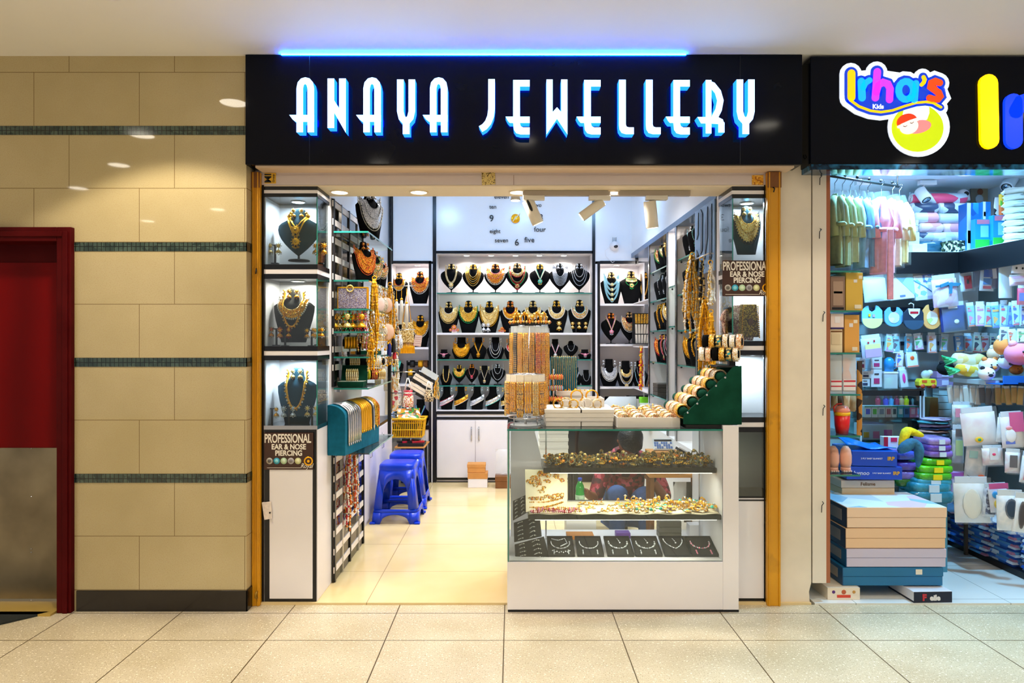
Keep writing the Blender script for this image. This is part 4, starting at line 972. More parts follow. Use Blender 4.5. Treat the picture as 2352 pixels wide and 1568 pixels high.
def barstand(lab,x,y,z,bars,L,rz,h):
    t=thing('bangle_stand',lab,'bangle stand',(x,y,z),rz)
    MB().box(-.012,.012,-.012,.012,.008,h,VELVET).build('pole',t); MB().box(-.06,.06,-.04,.04,0,.008,BLACKM).build('foot',t)
    for b in bars: MB().cyl((-L/2,0,b),(L/2,0,b),.024,VELVET,16).build('bar',t)
YB_=mat('yellow gold bangles','f5a70c',.3,.4); CRB=speck('cream gold bangles',['ecd9a8','d0a85c','fff2d2','b98838'],180,.35,.4); REDB=speck('red bangles',['c02030','e8b050','90141c'],200,.35,.3); YLB=mat('lime yellow bangles','d8cf20',.35); PEB=speck('pearl bangles',['f5efe2','e0c890','ffffff'],220,.3,.2)
barstand('black bar stand with yellow gold bangles on the fifth left shelf',-1.0,4.45,LS[4],(.085,),.2,.35,.1)
for i in range(9):
    a=-.085+.018*i+(.02 if i>4 else 0); bangle(-1.0+a*math.cos(.35),4.45+a*math.sin(.35),LS[4]+.085,.036,.014,YB_,'x','yellow gold bangle on the black bar stand, fifth left shelf','yellow bangles on the bar stand',.35)
t=thing('jewel_box','flat dark green box lying behind the yellow bangle stand','box',(-.985,4.72,LS[4])); MB().box(-.07,.07,-.06,.06,.001,.03,GREENV).build('box_body',t,bevel=.002); MB().box(-.071,.071,-.061,.061,.03,.035,PEARL).build('lid_edge',t)
barstand('black two tier stand with cream bangles on the sixth left shelf',-.99,4.6,LS[5],(.075,.155),.26,.5,.18)
def bundle(x0,y0,z,n,st,R,w,m,lab,grp,rz):
    for i in range(n):
        a=(i-(n-1)/2)*st; bangle(x0+a*math.cos(rz),y0+a*math.sin(rz),z,R,w,m,'x',lab,grp,rz)
bundle(-1.06,4.56,LS[5]+.155,6,.012,.036,.009,CRB,'cream bangle at the left of the upper bar, sixth left shelf','cream bangles upper bar left',.5); bundle(-.93,4.63,LS[5]+.155,6,.012,.036,.009,PEB,'pearl bangle at the right of the upper bar, sixth left shelf','pearl bangles upper bar right',.5)
bundle(-.985,4.60,LS[5]+.07,3,.016,.034,.013,YLB,'lime yellow bangle on the lower bar, sixth left shelf','lime bangles lower bar',.5); bundle(-.94,4.63,LS[5]+.07,4,.011,.034,.009,REDB,'red bangle on the lower bar, sixth left shelf','red bangles lower bar',.5); bundle(-.895,4.655,LS[5]+.07,5,.010,.034,.008,CRB,'cream bangle at the right of the lower bar, sixth left shelf','cream bangles lower bar right',.5)
t=thing('jewel_box','open dark green box holding a row of cream bangles, sixth left shelf','box',(-1.03,4.40,LS[5]))
MB().tbox(0,0,.001,.035,.16,.1,.17,.11,GREENV).build('box_body',t); MB().obox((0,.075,.085),(.085,0,0),(0,.006,0),(0,.018,.05),GREENV).build('lid',t); MB().box(-.08,.08,-.05,.05,.035,.037,PEARL).build('lining',t)
bundle(-1.03,4.40,LS[5]+.075,6,.013,.037,.006,CRB,'slim cream bangle standing in the open green box','bangles in the green box',.1)
# teal roll display with draped necklaces
def roll(lab,loc,rz,L,h,d,items,m,grp,r=.0035,step=None):
    t=thing('necklace_display',lab,'display stand',loc,rz)
    pr=[(-.0,0),(-.0,h)]+[( .012+ (d-.012)*math.sin(a), h-.55*d*1.2+.55*d*1.2*math.cos(a)) for a in [i*PI/2/8 for i in range(9)]]+[(d,0)]
    mb=MB(); mb.prism([(x,z) for x,z in pr],0,L,m,'xz'); mb.build('display_body',t,bevel=.003)
    n=len(items)
    for i,(c,r_,ln,lb) in enumerate(items):
        y=.04+(L-.07)*i/(n-1)
        mb=MB(); k=[(x+r_*1.3 if x>.0 else x-.004,y+(.004*math.sin(j*1.3+i)),z+(r_*1.3 if z>h*.6 else 0)) for j,(x,z) in enumerate(pr[2:-1])]
        end=[(d+r_*1.5,y+.002,h*.5),(d+r_*1.5,y,h-ln)]
        pts=k+end; mb.tube(pts,r_,JM[c],6); pts2=[(p[0],p[1]+.011,p[2]) for p in pts]; mb.tube(pts2,r_,JM[c],6)
        mb.tube([pts[-1],(d+r_*2,y+.005,h-ln-.012),pts2[-1]],r_,JM[c],6)
        o=mb.build('chain_necklace',label=lb,cat='necklace',group=grp,loc=loc,rot=rz)
    return t
its=[('X',.0045,.24,f'silver chain draped over the teal display, {ORD[i]} from the front') for i in range(7)]+[('L',.005,.19,f'gold chain on the teal display, {ORD[i]} gold one from the front') for i in range(6)]+[('k',.004,.18,'black beaded chain draped over the teal display'),('X',.004,.2,'silver chain behind the black one on the teal display'),('G',.004,.17,'first slim gold chain at the back of the teal display'),('D',.004,.19,'second slim gold chain at the back of the teal display'),('N',.004,.18,'red gold chain at the back end of the teal display')]
roll('teal velvet rounded display draped with silver and gold chains',(-1.136,4.2,.829),-.144,.62,.31,.115,its,TEAL,'chains on the teal display')
# garlands
def garland(lab,cat,x,y,z,L,w,n,cols,group=None,r=.006,seed=0,top=None):
    R=random.Random(seed); t=thing('hanging_garland',lab,cat,(x,y,z),0,group)
    for i in range(n):
        mb=MB(); a=R.uniform(-w/2,w/2); b=R.uniform(-w*.3,w*.3); l=L*R.uniform(.75,1); m=[JM[c] for c in cols]
        pts=[(a*min(1,.25+1.6*j/12)+.004*math.sin(j+i),b*min(1,.25+j/8)+.004*math.cos(j*1.7+i),-l*j/12) for j in range(13)]
        mb.tube(pts,r*.55,m[i%len(m)],5); beads(mb,pts,r,[m[i%len(m)],m[(i+1)%len(m)]],2.3)
        mb.build('strand',t)
    mb=MB(); mb.ring((0,0,.012),.014,.003,GOLDS,'y',14); mb.build('loop',t)
    return t
garland('long bright gold garland hanging at the front edge of the left shelves','garland',-.895,4.44,1.93,.52,.07,12,'DLG',seed=1,r=.009)
garland('gold bead garland hanging second along the left shelves','garland',-.88,4.92,1.93,.42,.06,9,'DGL',seed=2,r=.008)
garland('lower gold leaf garland hanging below the first long one','garland',-.90,4.36,1.58,.25,.05,7,'DLg',seed=3,r=.01)
garland('white and gold bead strands hanging between the purses and the gold bag','garland',-.88,5.12,1.75,.3,.06,6,'PgM',seed=4,r=.007)
garland('coral and pearl strands hanging left of the first gold garland','garland',-.95,4.40,1.74,.28,.09,8,'KPMg',seed=5,r=.007)
garland('pearl and gold strands hanging at the lower left shelf end','garland',-.88,5.2,1.42,.27,.05,6,'PPg',seed=6,r=.007)
garland('red and cream bead garland hanging on the woven panel','garland',-1.085,4.56,.82,.56,.07,7,'RPNP',seed=7,r=.010)
garland('cream and coral bead garland hanging second on the woven panel','garland',-1.075,4.66,.78,.48,.05,5,'POPN',seed=8,r=.009)
def tassel(lab,x,y,z,c,L=.11):
    t=thing('tassel',lab,'tassel',(x,y,z)); MB().sph((0,0,0),.012,GOLDS,8).build('cap',t); MB().lathe([(.006,0),(.013,-.02),(.018,-L)],c,12).build('skirt',t); MB().tube([(0,0,0),(0,0,.12)],.002,GOLDS,4).build('cord',t)
NB=mat('navy silk','12208a',.5); 
tassel('navy blue tassel hanging beside the left shelves',-.90,5.0,1.53,NB); tassel('black tassel beside the navy one',-.875,5.04,1.56,BLACKM); tassel('small red tassel below the black one',-.872,5.06,1.46,RED,.06)
WT=mat('white silk','f0e8d8',.5)
for i,(dx,dz) in enumerate(((0,0),(.04,.01),(.08,-.02))): tassel(f'long white silk tassel, {ORD[i]} from left before the back alcove',-.93+dx,5.5,1.86+dz,WT,.2)
def pouch(lab,u,v0,v1,Y,w,m,m2=None,cat='bag',handle=True):
    h=(v1-v0)/FP*Y; t=thing('hanging_bag',lab,cat,P(u,v1,Y))
    MB().lathe([(.25*w,0),(.47*w,.02*h),(.5*w,.25*h),(.48*w,.62*h),(.36*w,.74*h),(.42*w,.9*h),(.40*w,.92*h)],m,16).build('bag_body',t)
    if m2: MB().lathe([(.482*w,.60*h),(.40*w,.72*h),(.36*w,.76*h),(.44*w,.93*h)],m2,16).build('bag_neck',t)
    if handle: MB().tube([(-.3*w,0,.8*h),(-.2*w,0,1.25*h),(-.05*w,0,1.6*h),(.05*w,0,1.6*h),(.2*w,0,1.25*h),(.3*w,0,.8*h)],.005,PEARL,6).build('handle',t)
    return t
SILB=speck('silver beaded bag',['e6e4e0','b0aeb0','ffffff','8c8a90'],240,.3,.3); GOLB=speck('gold sequin bag',['f0d080','c49030','fff0c0','8a6418'],220,.3,.4); FLB=speck('floral beaded bag',['f5ede0','c8202c','f5ede0','d8b060'],150,.45,.05)
pouch('silver fringed pouch hanging beside the gold sequin bag',911,766,800,5.35,.1,SILB); 
t=thing('hanging_bag','gold sequin square bag with tassel hem hanging before the back alcove','bag',P(936,787,5.5),.3)
MB().tbox(0,0,0,.165,.11,.03,.085,.02,GOLB).build('bag_body',t,bevel=.008); MB().tube([(-.04,0,.16),(.0,0,.42),(.03,0,.16)],.004,GOLDS,6).build('chain_strap',t)
mb=MB(); 
for i in range(9): mb.lathe([(.004,0),(.011,-.085)],GOLDS,7,(-.05+.0125*i,0,0))
mb.build('tassel_hem',t)
t=thing('price_card','pink ruled paper card hanging right of the gold sequin bag','card',P(958,795,5.5),(.0,.15,.0)); MB().box(-.03,.03,-.001,.001,0,.09,mat('pink ruled card','dcb4b0',.7)).build('card_sheet',t); mb=MB()
for i in range(5): mb.box(-.03,.03,-.002,-.001,.012+.016*i,.016+.016*i,CREAMT)
mb.build('ruled_line',t)
pouch('silver white beaded bag with pearl handle above the yellow basket',913,896,930,5.6,.085,SILB); pouch('white floral beaded bag with red neck above the yellow basket',937,893,935,5.6,.092,FLB,RED)
pouch('small black and gold patterned bag right of the striped bangle cards',985,893,922,5.7,.08,speck('black gold bag',['f0e0c0','1a1410','e8c890','2a2018'],170,.4,.1))
t=thing('bangle_card','fanned white card stack with black stripes beside the back alcove','card',P(968,880,5.75),(0,.55,.2))
for i in range(7): MB().box(-.085,.085,-.012+.001*i,.012-.001*i,.055-.027*i,.078-.027*i,CREAMT if i%3 else BLACKM).build('card_strip',t)
MB().box(-.06,.09,-.014,.014,.08,.13,PLASTICB).build('plastic_wrap',t)
garland('gold tassel fringe hanging right of the patterned bag','garland',X(1003,5.8),5.8,1.2,.17,.05,8,'gLg',seed=12,r=.006)
for i,(u,c) in enumerate(((889,CREAMT),(897,GOLDS),(907,speck('flower print',['f2e6cc','f2e6cc','d03040','e8a040','f6ecd8'],40,.6,0)))):
    t=thing('hanging_flat_packet',f'long clear packet of hair ornaments, {ORD[i]} from left beside the beaded bags','packet',P(u,952-4*i,5.35)); w=.03+.02*(i==2)
    MB().box(-w/2,w/2,-.004,.004,0,.28,c).build('card_insert',t); MB().box(-w/2-.006,w/2+.006,-.006,.006,-.004,.3,PLASTIC).build('sleeve',t)
mb=MB()
for i in range(5): mb.tube([(.006*i,0,0),(.006*i-.01,.005*i,-.16),(.006*i+.004,0,-.31),(.006*i+.01,0,-.3),(.006*i+.014,0,0)],.0035,PEARL,5)
mb.build('hanging_pearl_string',label='long white pearl strings hanging beside the black rack post',cat='necklace',loc=P(882,806,5.3))
# dark bangle stand in alcove
t=thing('bangle_stand','black two tier stand with dark and gold cuffs in the back left alcove','bangle stand',(X(960,7.5),7.5,zb(882)+.001)); MB().box(-.12,.12,-.04,.06,0,.06,BLACKM).box(-.125,-.11,-.01,.01,0,.25,BLACKM).box(.11,.125,-.01,.01,0,.25,BLACKM).build('stand_frame',t)
for z in (.12,.215): MB().cyl((-.115,0,z),(.115,0,z),.02,BLACKM,12).build('bar',t)
for i,(dx,z,m,c) in enumerate(((-.06,.215,BLACKM,'black'),(.03,.215,GOLDS,'gold'),(.085,.215,BROWN,'brown'),(-.08,.12,GOLDS,'dark gold'),(.02,.12,CHROME,'silver'),(.09,.12,GOLD,'filigree gold'))): bangle(X(960,7.5)+dx,7.5,zb(882)+z,.036,.05,m,'x',f'wide {c} cuff on the {"upper" if z>.2 else "lower"} bar in the back left alcove',None)
# basket on a glass case
t=thing('glass_case','small glass case with dark blue back standing behind the stools','display case',(0,0,0))
MB().box(-1.19,-.885,7.32,7.335,.0125,.45,mat('navy panel','0b1c66',.3)).build('back_panel',t); MB().box(-1.19,-.885,6.9,7.33,.45,.46,KRAFT).build('top_board',t)
MB().box(-1.19,-.885,6.895,6.899,.0125,.45,GLASS).box(-.889,-.885,6.9,7.32,.0125,.45,GLASS).build('glass_pane',t)
for x,y in ((-.89,6.9),(-.89,7.32),(-1.185,6.9)): MB().box(x-.006,x+.006,y-.006,y+.006,.0125,.45,CHROME).build('corner_strip',t)
t=thing('combs_tray','black toothed combs with red ones lying on the small glass case','tray',(-1.0,7.05,.461)); MB().box(-.16,.1,-.11,.11,0,.03,BLACKM).build('tray_body',t); mb=MB()
for i in range(4): mb.obox((-.12+.05*i,-.02,.04),(.06,.02,.0),(-.01,.03,0),(0,0,.008),RED if i%2 else BLACKM)
mb.build('comb',t); 
t=thing('acrylic_riser','ribbed clear acrylic riser carrying the yellow basket','riser',(X(934,7.15),7.2,.461)); mb=MB(); mb.box(-.17,.17,-.1,.1,.062,.068,PLASTICB).box(-.17,.17,.09,.1,0,.062,PLASTICB).build('riser_body',t)
for x_ in (-.16,-.05,.05,.16): MB().box(x_-.004,x_+.004,-.1,.1,0,.062,PLASTICB).build('rib',t)
t=thing('basket','yellow plastic basket with slotted sides heaped with packets','basket',(X(934,7.15),7.2,.531))
mb=MB(); w,d_,h,fl=.165,.1,.19,.02
mb.box(-w,w,-d_,d_,0,.006,YELP)
def bside(p0,p1,n):
    for i in range(n+1):
        f=i/n; a=[p0[0]+(p1[0]-p0[0])*f,p0[1]+(p1[1]-p0[1])*f]; s=1+fl/w
        mb.tube([(a[0],a[1],0),(a[0]*s,a[1]*s,h)],.0045,YELP,4)
    for z in (.004,h*.42,h*.8,h):
        s=1+fl/w*z/h; mb.tube([(p0[0]*s,p0[1]*s,z),(p1[0]*s,p1[1]*s,z)],.008 if z>h*.9 else .005,YELP,4)
bside((-w,-d_),(w,-d_),18); bside((w,-d_),(w,d_),10); bside((w,d_),(-w,d_),18); bside((-w,d_),(-w,-d_),10)
mb.build('basket_body',t); 
s=1+fl/w; mb=MB(); q=[(-w*s-.012,-d_*s-.012),(w*s+.012,-d_*s-.012),(w*s+.012,d_*s+.012),(-w*s-.012,d_*s+.012)]
mb.tube([(x,y,h+.004) for x,y in q],.012,YELP,6,closed=True); mb.build('rim',t)
MB().box(-.14,.14,-.08,.08,.01,.15,speck('basket contents',['2a1410','8a2018','1a1a1a','c89030'],14,.6,0)).build('loose_goods',label='mixed dark and red goods filling the yellow basket',cat='goods',kind='stuff',loc=(X(934,7.15),7.2,.533))
def pillow(lab,name,cat,loc,w,h,th,m,rz=0,rx=0,group=None,ry=0,sleeve=None,seed=0):
    """soft packet: plump rectangle with crimped edges"""
    R=random.Random(seed); mb=MB(); t=thing(name,lab,cat,loc,(rx,ry,rz),group)
    pz=[R.uniform(.6,1.2) for _ in range(64)]
    for sg in (-1,1):
        mb.grid(lambda u,v:((u-.5)*w*(1-.03*math.sin(v*9+seed)),sg*th/2*(max(0,math.sin(PI*u)*math.sin(PI*v))**.45)*pz[int(u*6.99)*7+int(v*6.99)],(v)*h),7,7,m)
    mb.build('contents',t)
    if sleeve: MB().box(-w/2-.006,w/2+.006,-.001,.001,-.008,h+.02,sleeve).build('sleeve',t)
    return t
PRT=speck('printed packet',['d8a030','3a8a3a','f0e8d0','e07020','c8b890','7a5a30'],30,.2,0)
pillow('glossy printed packet lying tilted on top of the yellow basket','plastic_packet','packet',(X(940,7.12),7.1,.73),.24,.17,.05,PRT,.2,-1.0,seed=2); pillow('dark green glittery packet heaped at the back of the yellow basket','plastic_packet','packet',(X(925,7.25),7.2,.745),.2,.12,.07,speck('dark green glitter',['0a3a2c','145040','0a2a20','e8f0e8'],60,.2,.2),-.2,-.7,seed=3)
pillow('silver blue packet at the left edge of the yellow basket','plastic_packet','packet',(X(903,7.15),7.12,.725),.07,.1,.04,mat('silver blue foil','9ab0d0',.15,.6),.6,-.5,seed=4)
# ---------------------------------------------------------------- blue stools
def stool(lab,x,y):
    t=thing('plastic_stool',lab,'stool',(x,y,.0125),0,'stacking blue stools')
    Hs=.485
    def mp(s,z,side):
        a=.2-.062*(z/Hs); px,py=s*a,-a
        n=9; k=(abs(px)**n+abs(py)**n)**(1/n); px*=a/k; py*=a/k
        c,sn=[(1,0),(0,1),(-1,0),(0,-1)][side]
        return (px*c-py*sn,px*sn+py*c,z)
    def strip(mb,A,B,side):
        b=len(A); mb.add([mp(*p,side) for p in A]+[mp(*p,side) for p in B],[(i,i+1,b+i+1,b+i) for i in range(b-1)],BLUEP,True)
    ss=[-1,-.97,-.9,-.8,-.7]
    for side in range(4):
        mb=MB(); N=14
        arch=[(-.60*math.cos(PI*i/N),.24+.125*math.sin(PI*i/N)**.75) for i in range(N+1)]
        strip(mb,[(-1,.36+.0),(-.9,.37)]+[(p[0],p[1]) for p in arch]+[(.9,.37),(1,.36)],[(-1,.44),(-.9,.44)]+[(p[0],.44) for p in arch]+[(.9,.44),(1,.44)],side)
        for sg in (-1,1):
            A=[(sg*s,.12) for s in(1,.97,.9,.75,.60)]; B=[(sg*1,.36),(sg*.97,.365),(sg*.9,.37),(sg*.75,.305),(sg*.60,.24)]
            strip(mb,A,B,side)
        strip(mb,[(-1,.09),(-.58,.09),(0,.09),(.58,.09),(1,.09)],[(-1,.12),(-.58,.12),(0,.12),(.58,.12),(1,.12)],side)
        low=[(-.62+1.24*i/N,.075*math.sin(PI*i/N)**.35) for i in range(N+1)]
        strip(mb,low,[(p[0],.09) for p in low],side)
        for sg in (-1,1): strip(mb,[(sg*s,0) for s in(1,.97,.9,.75,.62)],[(sg*s,.09) for s in(1,.97,.9,.75,.62)],side)
        mb.build('side_panel',t,solid=.008)
        fb=MB(); 
        for sg in (-1,1): p=mp(sg*.98,.0,side)
    for k in range(4):
        c,sn=[(1,1),(-1,1),(-1,-1),(1,-1)][k]; MB().tbox(c*.186,sn*.186,0,.016,.05,.05,.045,.045,BLUEP).build('foot',t,bevel=.006)
    mb=MB(); n=48; rings=[(.148,.425),(.150,.45),(.149,.47),(.142,.482),(.125,.487),(.05,.486),(.02,.486)]
    vs=[];fs=[]
    for a,z in rings:
        for k in range(n):
            an=2*PI*k/n; cx,sy=math.cos(an),math.sin(an); q=(abs(cx)**6+abs(sy)**6)**(1/6); vs.append((a*cx/q,a*sy/q,z))
    for i in range(len(rings)-1):
        for k in range(n): l=(k+1)%n; fs.append((i*n+k,i*n+l,(i+1)*n+l,(i+1)*n+k))
    fs.append(tuple((len(rings)-1)*n+k for k in range(n))); mb.add(vs,fs,BLUEP,True); mb.build('seat',t)
    return t
s1=stool('blue plastic stool in front, nearest the shop entrance',-.975,5.87)
dup(s1,(-.98,6.38,.0125),0,'blue plastic stool standing behind the front one')
# boxes on the floor at the back
def carton(lab,u,v,Y,w,h,d,m,cat='box',rz=0,z=None,top=None,name='carton',group=None,lip=True):
    t=thing(name,lab,cat,(X(u,Y),Y+d/2,Z(v,Y) if z is None else z),rz,group)
    MB().box(-w/2,w/2,-d/2,d/2,0,h,m).build('box_body',t,bevel=.003)
    if lip: MB().box(-w/2-.003,w/2+.003,-d/2-.003,d/2+.003,h*.62,h+.003,top or m).build('lid',t,bevel=.002)
    return t
c1=carton('white carton with brown lid on the floor before the back cupboard',1097,0,7.08,.20,.15,.15,WHITE,z=.0125,top=KRAFT); carton('small brown carton on top of the white one',1094,0,7.09,.185,.085,.14,KRAFT,z=.167)
carton('brown carton on the floor beside the counter, partly hidden',1160,0,7.05,.2,.12,.16,BROWN,z=.0125)
pillow('crumpled clear plastic bag standing on the brown carton by the counter','plastic_bag','bag',(X(1165,7.15),7.13,.137),.24,.27,.12,plastic('crumpled clear film','eef2f6',.22,.1),seed=9)
# right alcove lower clutter and counter back bits
pillow('crumpled pale grey plastic bag on the back right cupboard','plastic_bag','bag',(X(1425,7.25),7.25,zb(985)+.0),.34,.36,.14,mat('grey plastic bag','cdd6da',.3),seed=11); pillow('crumpled white and pink bag left of the grey one','plastic_bag','bag',(X(1392,7.2),7.2,zb(985)),.13,.22,.09,mat('pinkish bag','d9c4c8',.35,var=.2,vs=30),seed=12)
pillow('black handbag with silver buckle on the back right cupboard','handbag','bag',(X(1465,7.35),7.38,zb(985)),.24,.36,.1,BLACKM,seed=13)
carton('white folded paper box leaning on the black handbag',1455,0,7.27,.12,.09,.03,WHITE,z=zb(985)+.24,lip=False)
MB().tbox(0,0,0,.2,.12,.1,.15,.12,mat('lime green cloth','6cc81c',.6)).build('green_bag',label='lime green cloth bag at the right of the back right cupboard',cat='bag',loc=(X(1486,7.0),7.0,.76+.0),bevel=.01)
t=thing('storage_tub','clear tub with orange goods standing right of the grey bag','tub',(X(1502,6.4),6.35,.75)); MB().tbox(0,0,0,.2,.22,.16,.26,.2,PLASTICB).build('tub_body',t); MB().box(-.09,.09,-.06,.06,.005,.14,mat('orange goods','f0a020',.5,var=.3,vs=30)).build('contents',t)
t=thing('card_rack','rack of white earring cards in the back right alcove','card rack',(X(1474,7.3),7.3,zr[1]))
for r_ in range(3):
    for c_ in range(5):
        MB().obox((-.06+.03*c_,-.01*r_,.27-.11*r_),(.012,.004,0),(0,.003,.0),(.004*(c_-2)*.5,-.01,.05),CREAMT if r_ else GOLD).build('card',t)
MB().box(-.1,.1,.01,.016,0,.33,BLACKM).box(-.1,.1,-.05,.05,-.0,.008,BLACKM).build('rack_frame',t)
garland('red and gold tasselled strand hanging on the right wall corner','garland',1.24,6.55,1.46,.42,.03,4,'RGRL',seed=21,r=.014)
# right hanging garlands
for i,(u,v,L,w,n,cols,lab) in enumerate(((1590,588,.55,.13,16,'DgLP','wide gold flower garland hanging before the right wall shelving'),(1578,640,.28,.06,8,'gPg','pale gold flower bunch at the left of the wide garland'),(1612,600,.30,.03,4,'kgk','brown and gold hair chains hanging beside the blue grey panel'),(1632,607,.26,.05,7,'PgP','cream lace strands hanging at the right of the blue grey panel'),(1618,690,.48,.09,14,'DLDg','bright gold garland hanging left of the right glass cabinet'),(1633,720,.42,.05,8,'DLL','yellow gold strip garland beside the right glass cabinet'))):
    Y=1.24/((u-1176)/FP); garland(lab,'garland',1.24,Y,Z(v,Y),L,w,n,cols,seed=30+i,r=.010)
hr=thing('hook_rail','thin steel hook rail carrying the gold garlands on the right','rail',(0,0,0)); MB().tube([(1.24,4.3,2.085),(1.24,4.9,2.085)],.005,CHROME).build('rail_bar',hr); MB().box(1.235,1.272,4.305,4.315,2.08,2.09,CHROME).build('bracket',hr)

# rows of carded earrings and drops hanging along the left shelf edges
R=random.Random(77)
for r_,(v,n,Y0,Y1,xx,lab) in enumerate(((650,6,4.5,5.12,-.897,'second'),(716,7,4.42,5.12,-.897,'third'),(766,8,4.36,5.14,-.893,'fourth'),(826,6,4.5,5.14,-.895,'fifth'))):
    for i in range(n):
        Y=Y0+(Y1-Y0)*i/(n-1); z=LS[r_+1]-.014; L=R.uniform(.05,.12); t=thing('hanging_drop',f'{["gold","pearl","mixed colour","pale gold"][(i+r_)%4]} drop ornament, {ORD[i]} from the front along the {lab} left shelf edge','ornament',(xx,Y,z))
        m1,m2=[(GOLD,GOLDS),(PEARL,PGOLD),(KUND,DGOLD),(PGOLD,GOLDS)][(i+r_)%4]; mb=MB()
        for k in range(3): beads(mb,[(.012*(k-1),.004*k,-.0-L*j/8*(.8+.1*k)) for j in range(9)],.0042,[m1,m2],2.1)
        mb.sph((0,-.004,-.01),.009,m1,8); mb.sph((0,0,-L),.009,m2,8); mb.build('bead_drop',t)
for i,(u,v,Y,c,w) in enumerate(((872,700,5.2,'cream',.05),(884,742,5.25,'pink',.045),(893,700,5.3,'white',.05),(902,735,5.35,'cream',.04),(868,850,5.2,'white',.05),(890,868,5.3,'cream',.06))):
    t=thing('hanging_earring_card',f'{c} card with gold earrings, {ORD[i]} of those hung before the back left alcove','card',P(u,v,Y)); MB().box(-w/2,w/2,-.001,.001,-.09,0,km_(c)).build('card_sheet',t) if False else MB().box(-w/2,w/2,-.001,.001,-.09,0,CREAMT if c!='pink' else PALE).build('card_sheet',t)
    mb=MB()
    for sx in(-1,1): mb.sph((sx*w*.22,-.004,-.04),.008,GOLD,6); mb.sph((sx*w*.22,-.005,-.06),.006,PGOLD,6)
    mb.build('earring',t)

for i in range(3): carton(f'flat dark tray, {ORD[i]} from the bottom in the lowest far right bay',0,0,6.1,.2,.035,.2,mat('dark slat tray','3a3630',.5),z=1.041+.037*i,lip=False,name='storage_tray').location.x=1.40
# ---------------------------------------------------------------- glass sales counter
CX0,CX1,CYF,CYB=-.027,1.19,3.863,4.52
cn=thing('sales_counter','white glass topped sales counter at the front of the shop','counter')
MB().box(CX0,1.193,CYF,CYB,.0125,.283,WHITE).build('base_cabinet',cn,bevel=.002); MB().box(CX0+.004,1.283,CYF-.002,CYF+.3,.0,.012,BLACKM).build('plinth',cn)
MB().box(1.193,1.283,CYF-.001,CYB,.0125,1.056,WHITE).build('side_pillar',cn,bevel=.002)
MB().box(CX0,CX0+.012,CYF+.006,CYB,.283,1.024,WHITE).build('side_panel',cn)
MB().box(CX0+.012,1.193,CYF+.004,CYF+.009,.285,1.023,GLASS).build('front_pane',cn); MB().box(CX0+.003,CX0+.009,CYF,CYF+.006,.284,1.024,GEDGE).build('pane_edge',cn)
MB().box(CX0,1.193,CYF+.002,CYB,1.025,1.034,GLASS).build('glass_top',cn); MB().box(CX0,1.193,CYF-.002,CYF+.002,1.0245,1.0345,GEDGE).build('top_edge',cn)
MB().box(CX0+.012,1.19,CYF+.01,CYB-.01,.283,.288,WHITE).build('display_floor',cn)
MB().prism([P(1173,990,4.35)[::2],P(1228,990,4.35)[::2],P(1252,1085,4.35)[::2],P(1225,1240,4.35)[::2],P(1173,1280,4.35)[::2]],4.35,4.36,WHITE).build('inner_board',cn)
SHX=mat('black shelf board','0d0b09',.25)
def cshelf(lab,u0,u1,v,y0,y1,th):
    z=Z(v,y0); s=MB().box(X(u0,y0),X(u1,y0),y0,y1,z-th,z,SHX).build('shelf_board',cn)
    MB().box(X(u0,y0)+.04,X(u1,y0)-.02,y0+.012,y0+.02,z-th-.005,z-th-.0005,mat('led strip','ffffff',.5,emi='fff0dc',es=5)).build('led_strip',s); return z
zu=cshelf('u',1248,1645,1074,3.97,4.28,.03); zl_=cshelf('l',1213,1656,1182,3.89,4.26,.028)
for x in (X(1260,3.98),X(1640,3.98)): MB().box(x-.004,x+.004,4.285,4.293,.288,1.024,CHROME).build('upright',cn)
# cream cloth on lower shelf
MB().grid(lambda u,v:(X(1216,3.9)+u*(X(1652,3.9)-X(1216,3.9)),3.888+v*.33,zl_+.004+.003*math.sin(u*40)*(1-v)),40,6,mat('cream cloth','f2e2c0',.8)).build('display_cloth',label='cream cloth under the rings on the lower counter shelf',cat='cloth',solid=.002)
def trinkets(name,n,x0,x1,y0,y1,z,mats,lab,cat,grp,s0,s1,seed,layers=1,tilt=1):
    R=random.Random(seed); protos=[]
    for i,m in enumerate(mats):
        mb=MB(); k=i%3
        if k==0: 
            mb.lathe([(.02,0),(.6,.1),(.9,.25),(.5,.5),(.1,.6)],m[0],12); 
            for j in range(10): a=2*PI*j/10; mb.sph((.8*math.cos(a),.8*math.sin(a),.35),.17,m[1],0)
        elif k==1:
            mb.ring((0,0,.55),.62,.13,m[0],'y',16,5); mb.sph((0,0,1.25),.38,m[1],8); 
            for j in range(6): a=2*PI*j/6; mb.sph((.42*math.cos(a),.42*math.sin(a),1.2),.16,m[0],0)
        else:
            for j in range(9): a=-1.2+2.4*j/8; mb.sph((1.1*math.sin(a),.6*math.cos(a)-.3,.3),.26,m[j%2],0)
            mb.sph((0,.5,.4),.45,m[1],8)
        protos.append(mb.mesh(name))
    for i in range(n):
        o=bpy.data.objects.new(name,protos[i%len(protos)]); COL.objects.link(o); s=R.uniform(s0,s1)
        o.location=(x0+(x1-x0)*(i%math.ceil(n/layers)+R.random())/math.ceil(n/layers),y0+(y1-y0)*R.random(),z+(i*layers//n)*s0*.7); o.scale=(s,s,s); o.rotation_euler=(R.uniform(-.3,.3)*tilt,R.uniform(-.3,.3)*tilt,R.uniform(0,6)); tag(o,lab,cat,grp)
DKG=speck('old gold',['8a6a20','c09838','4a3810','6a5a30'],260,.35,.6); DKS=speck('old silver',['8a8a70','b0a878','4a4a38'],260,.35,.6)
xa,xb2=X(1255,4.0),X(1640,4.0)
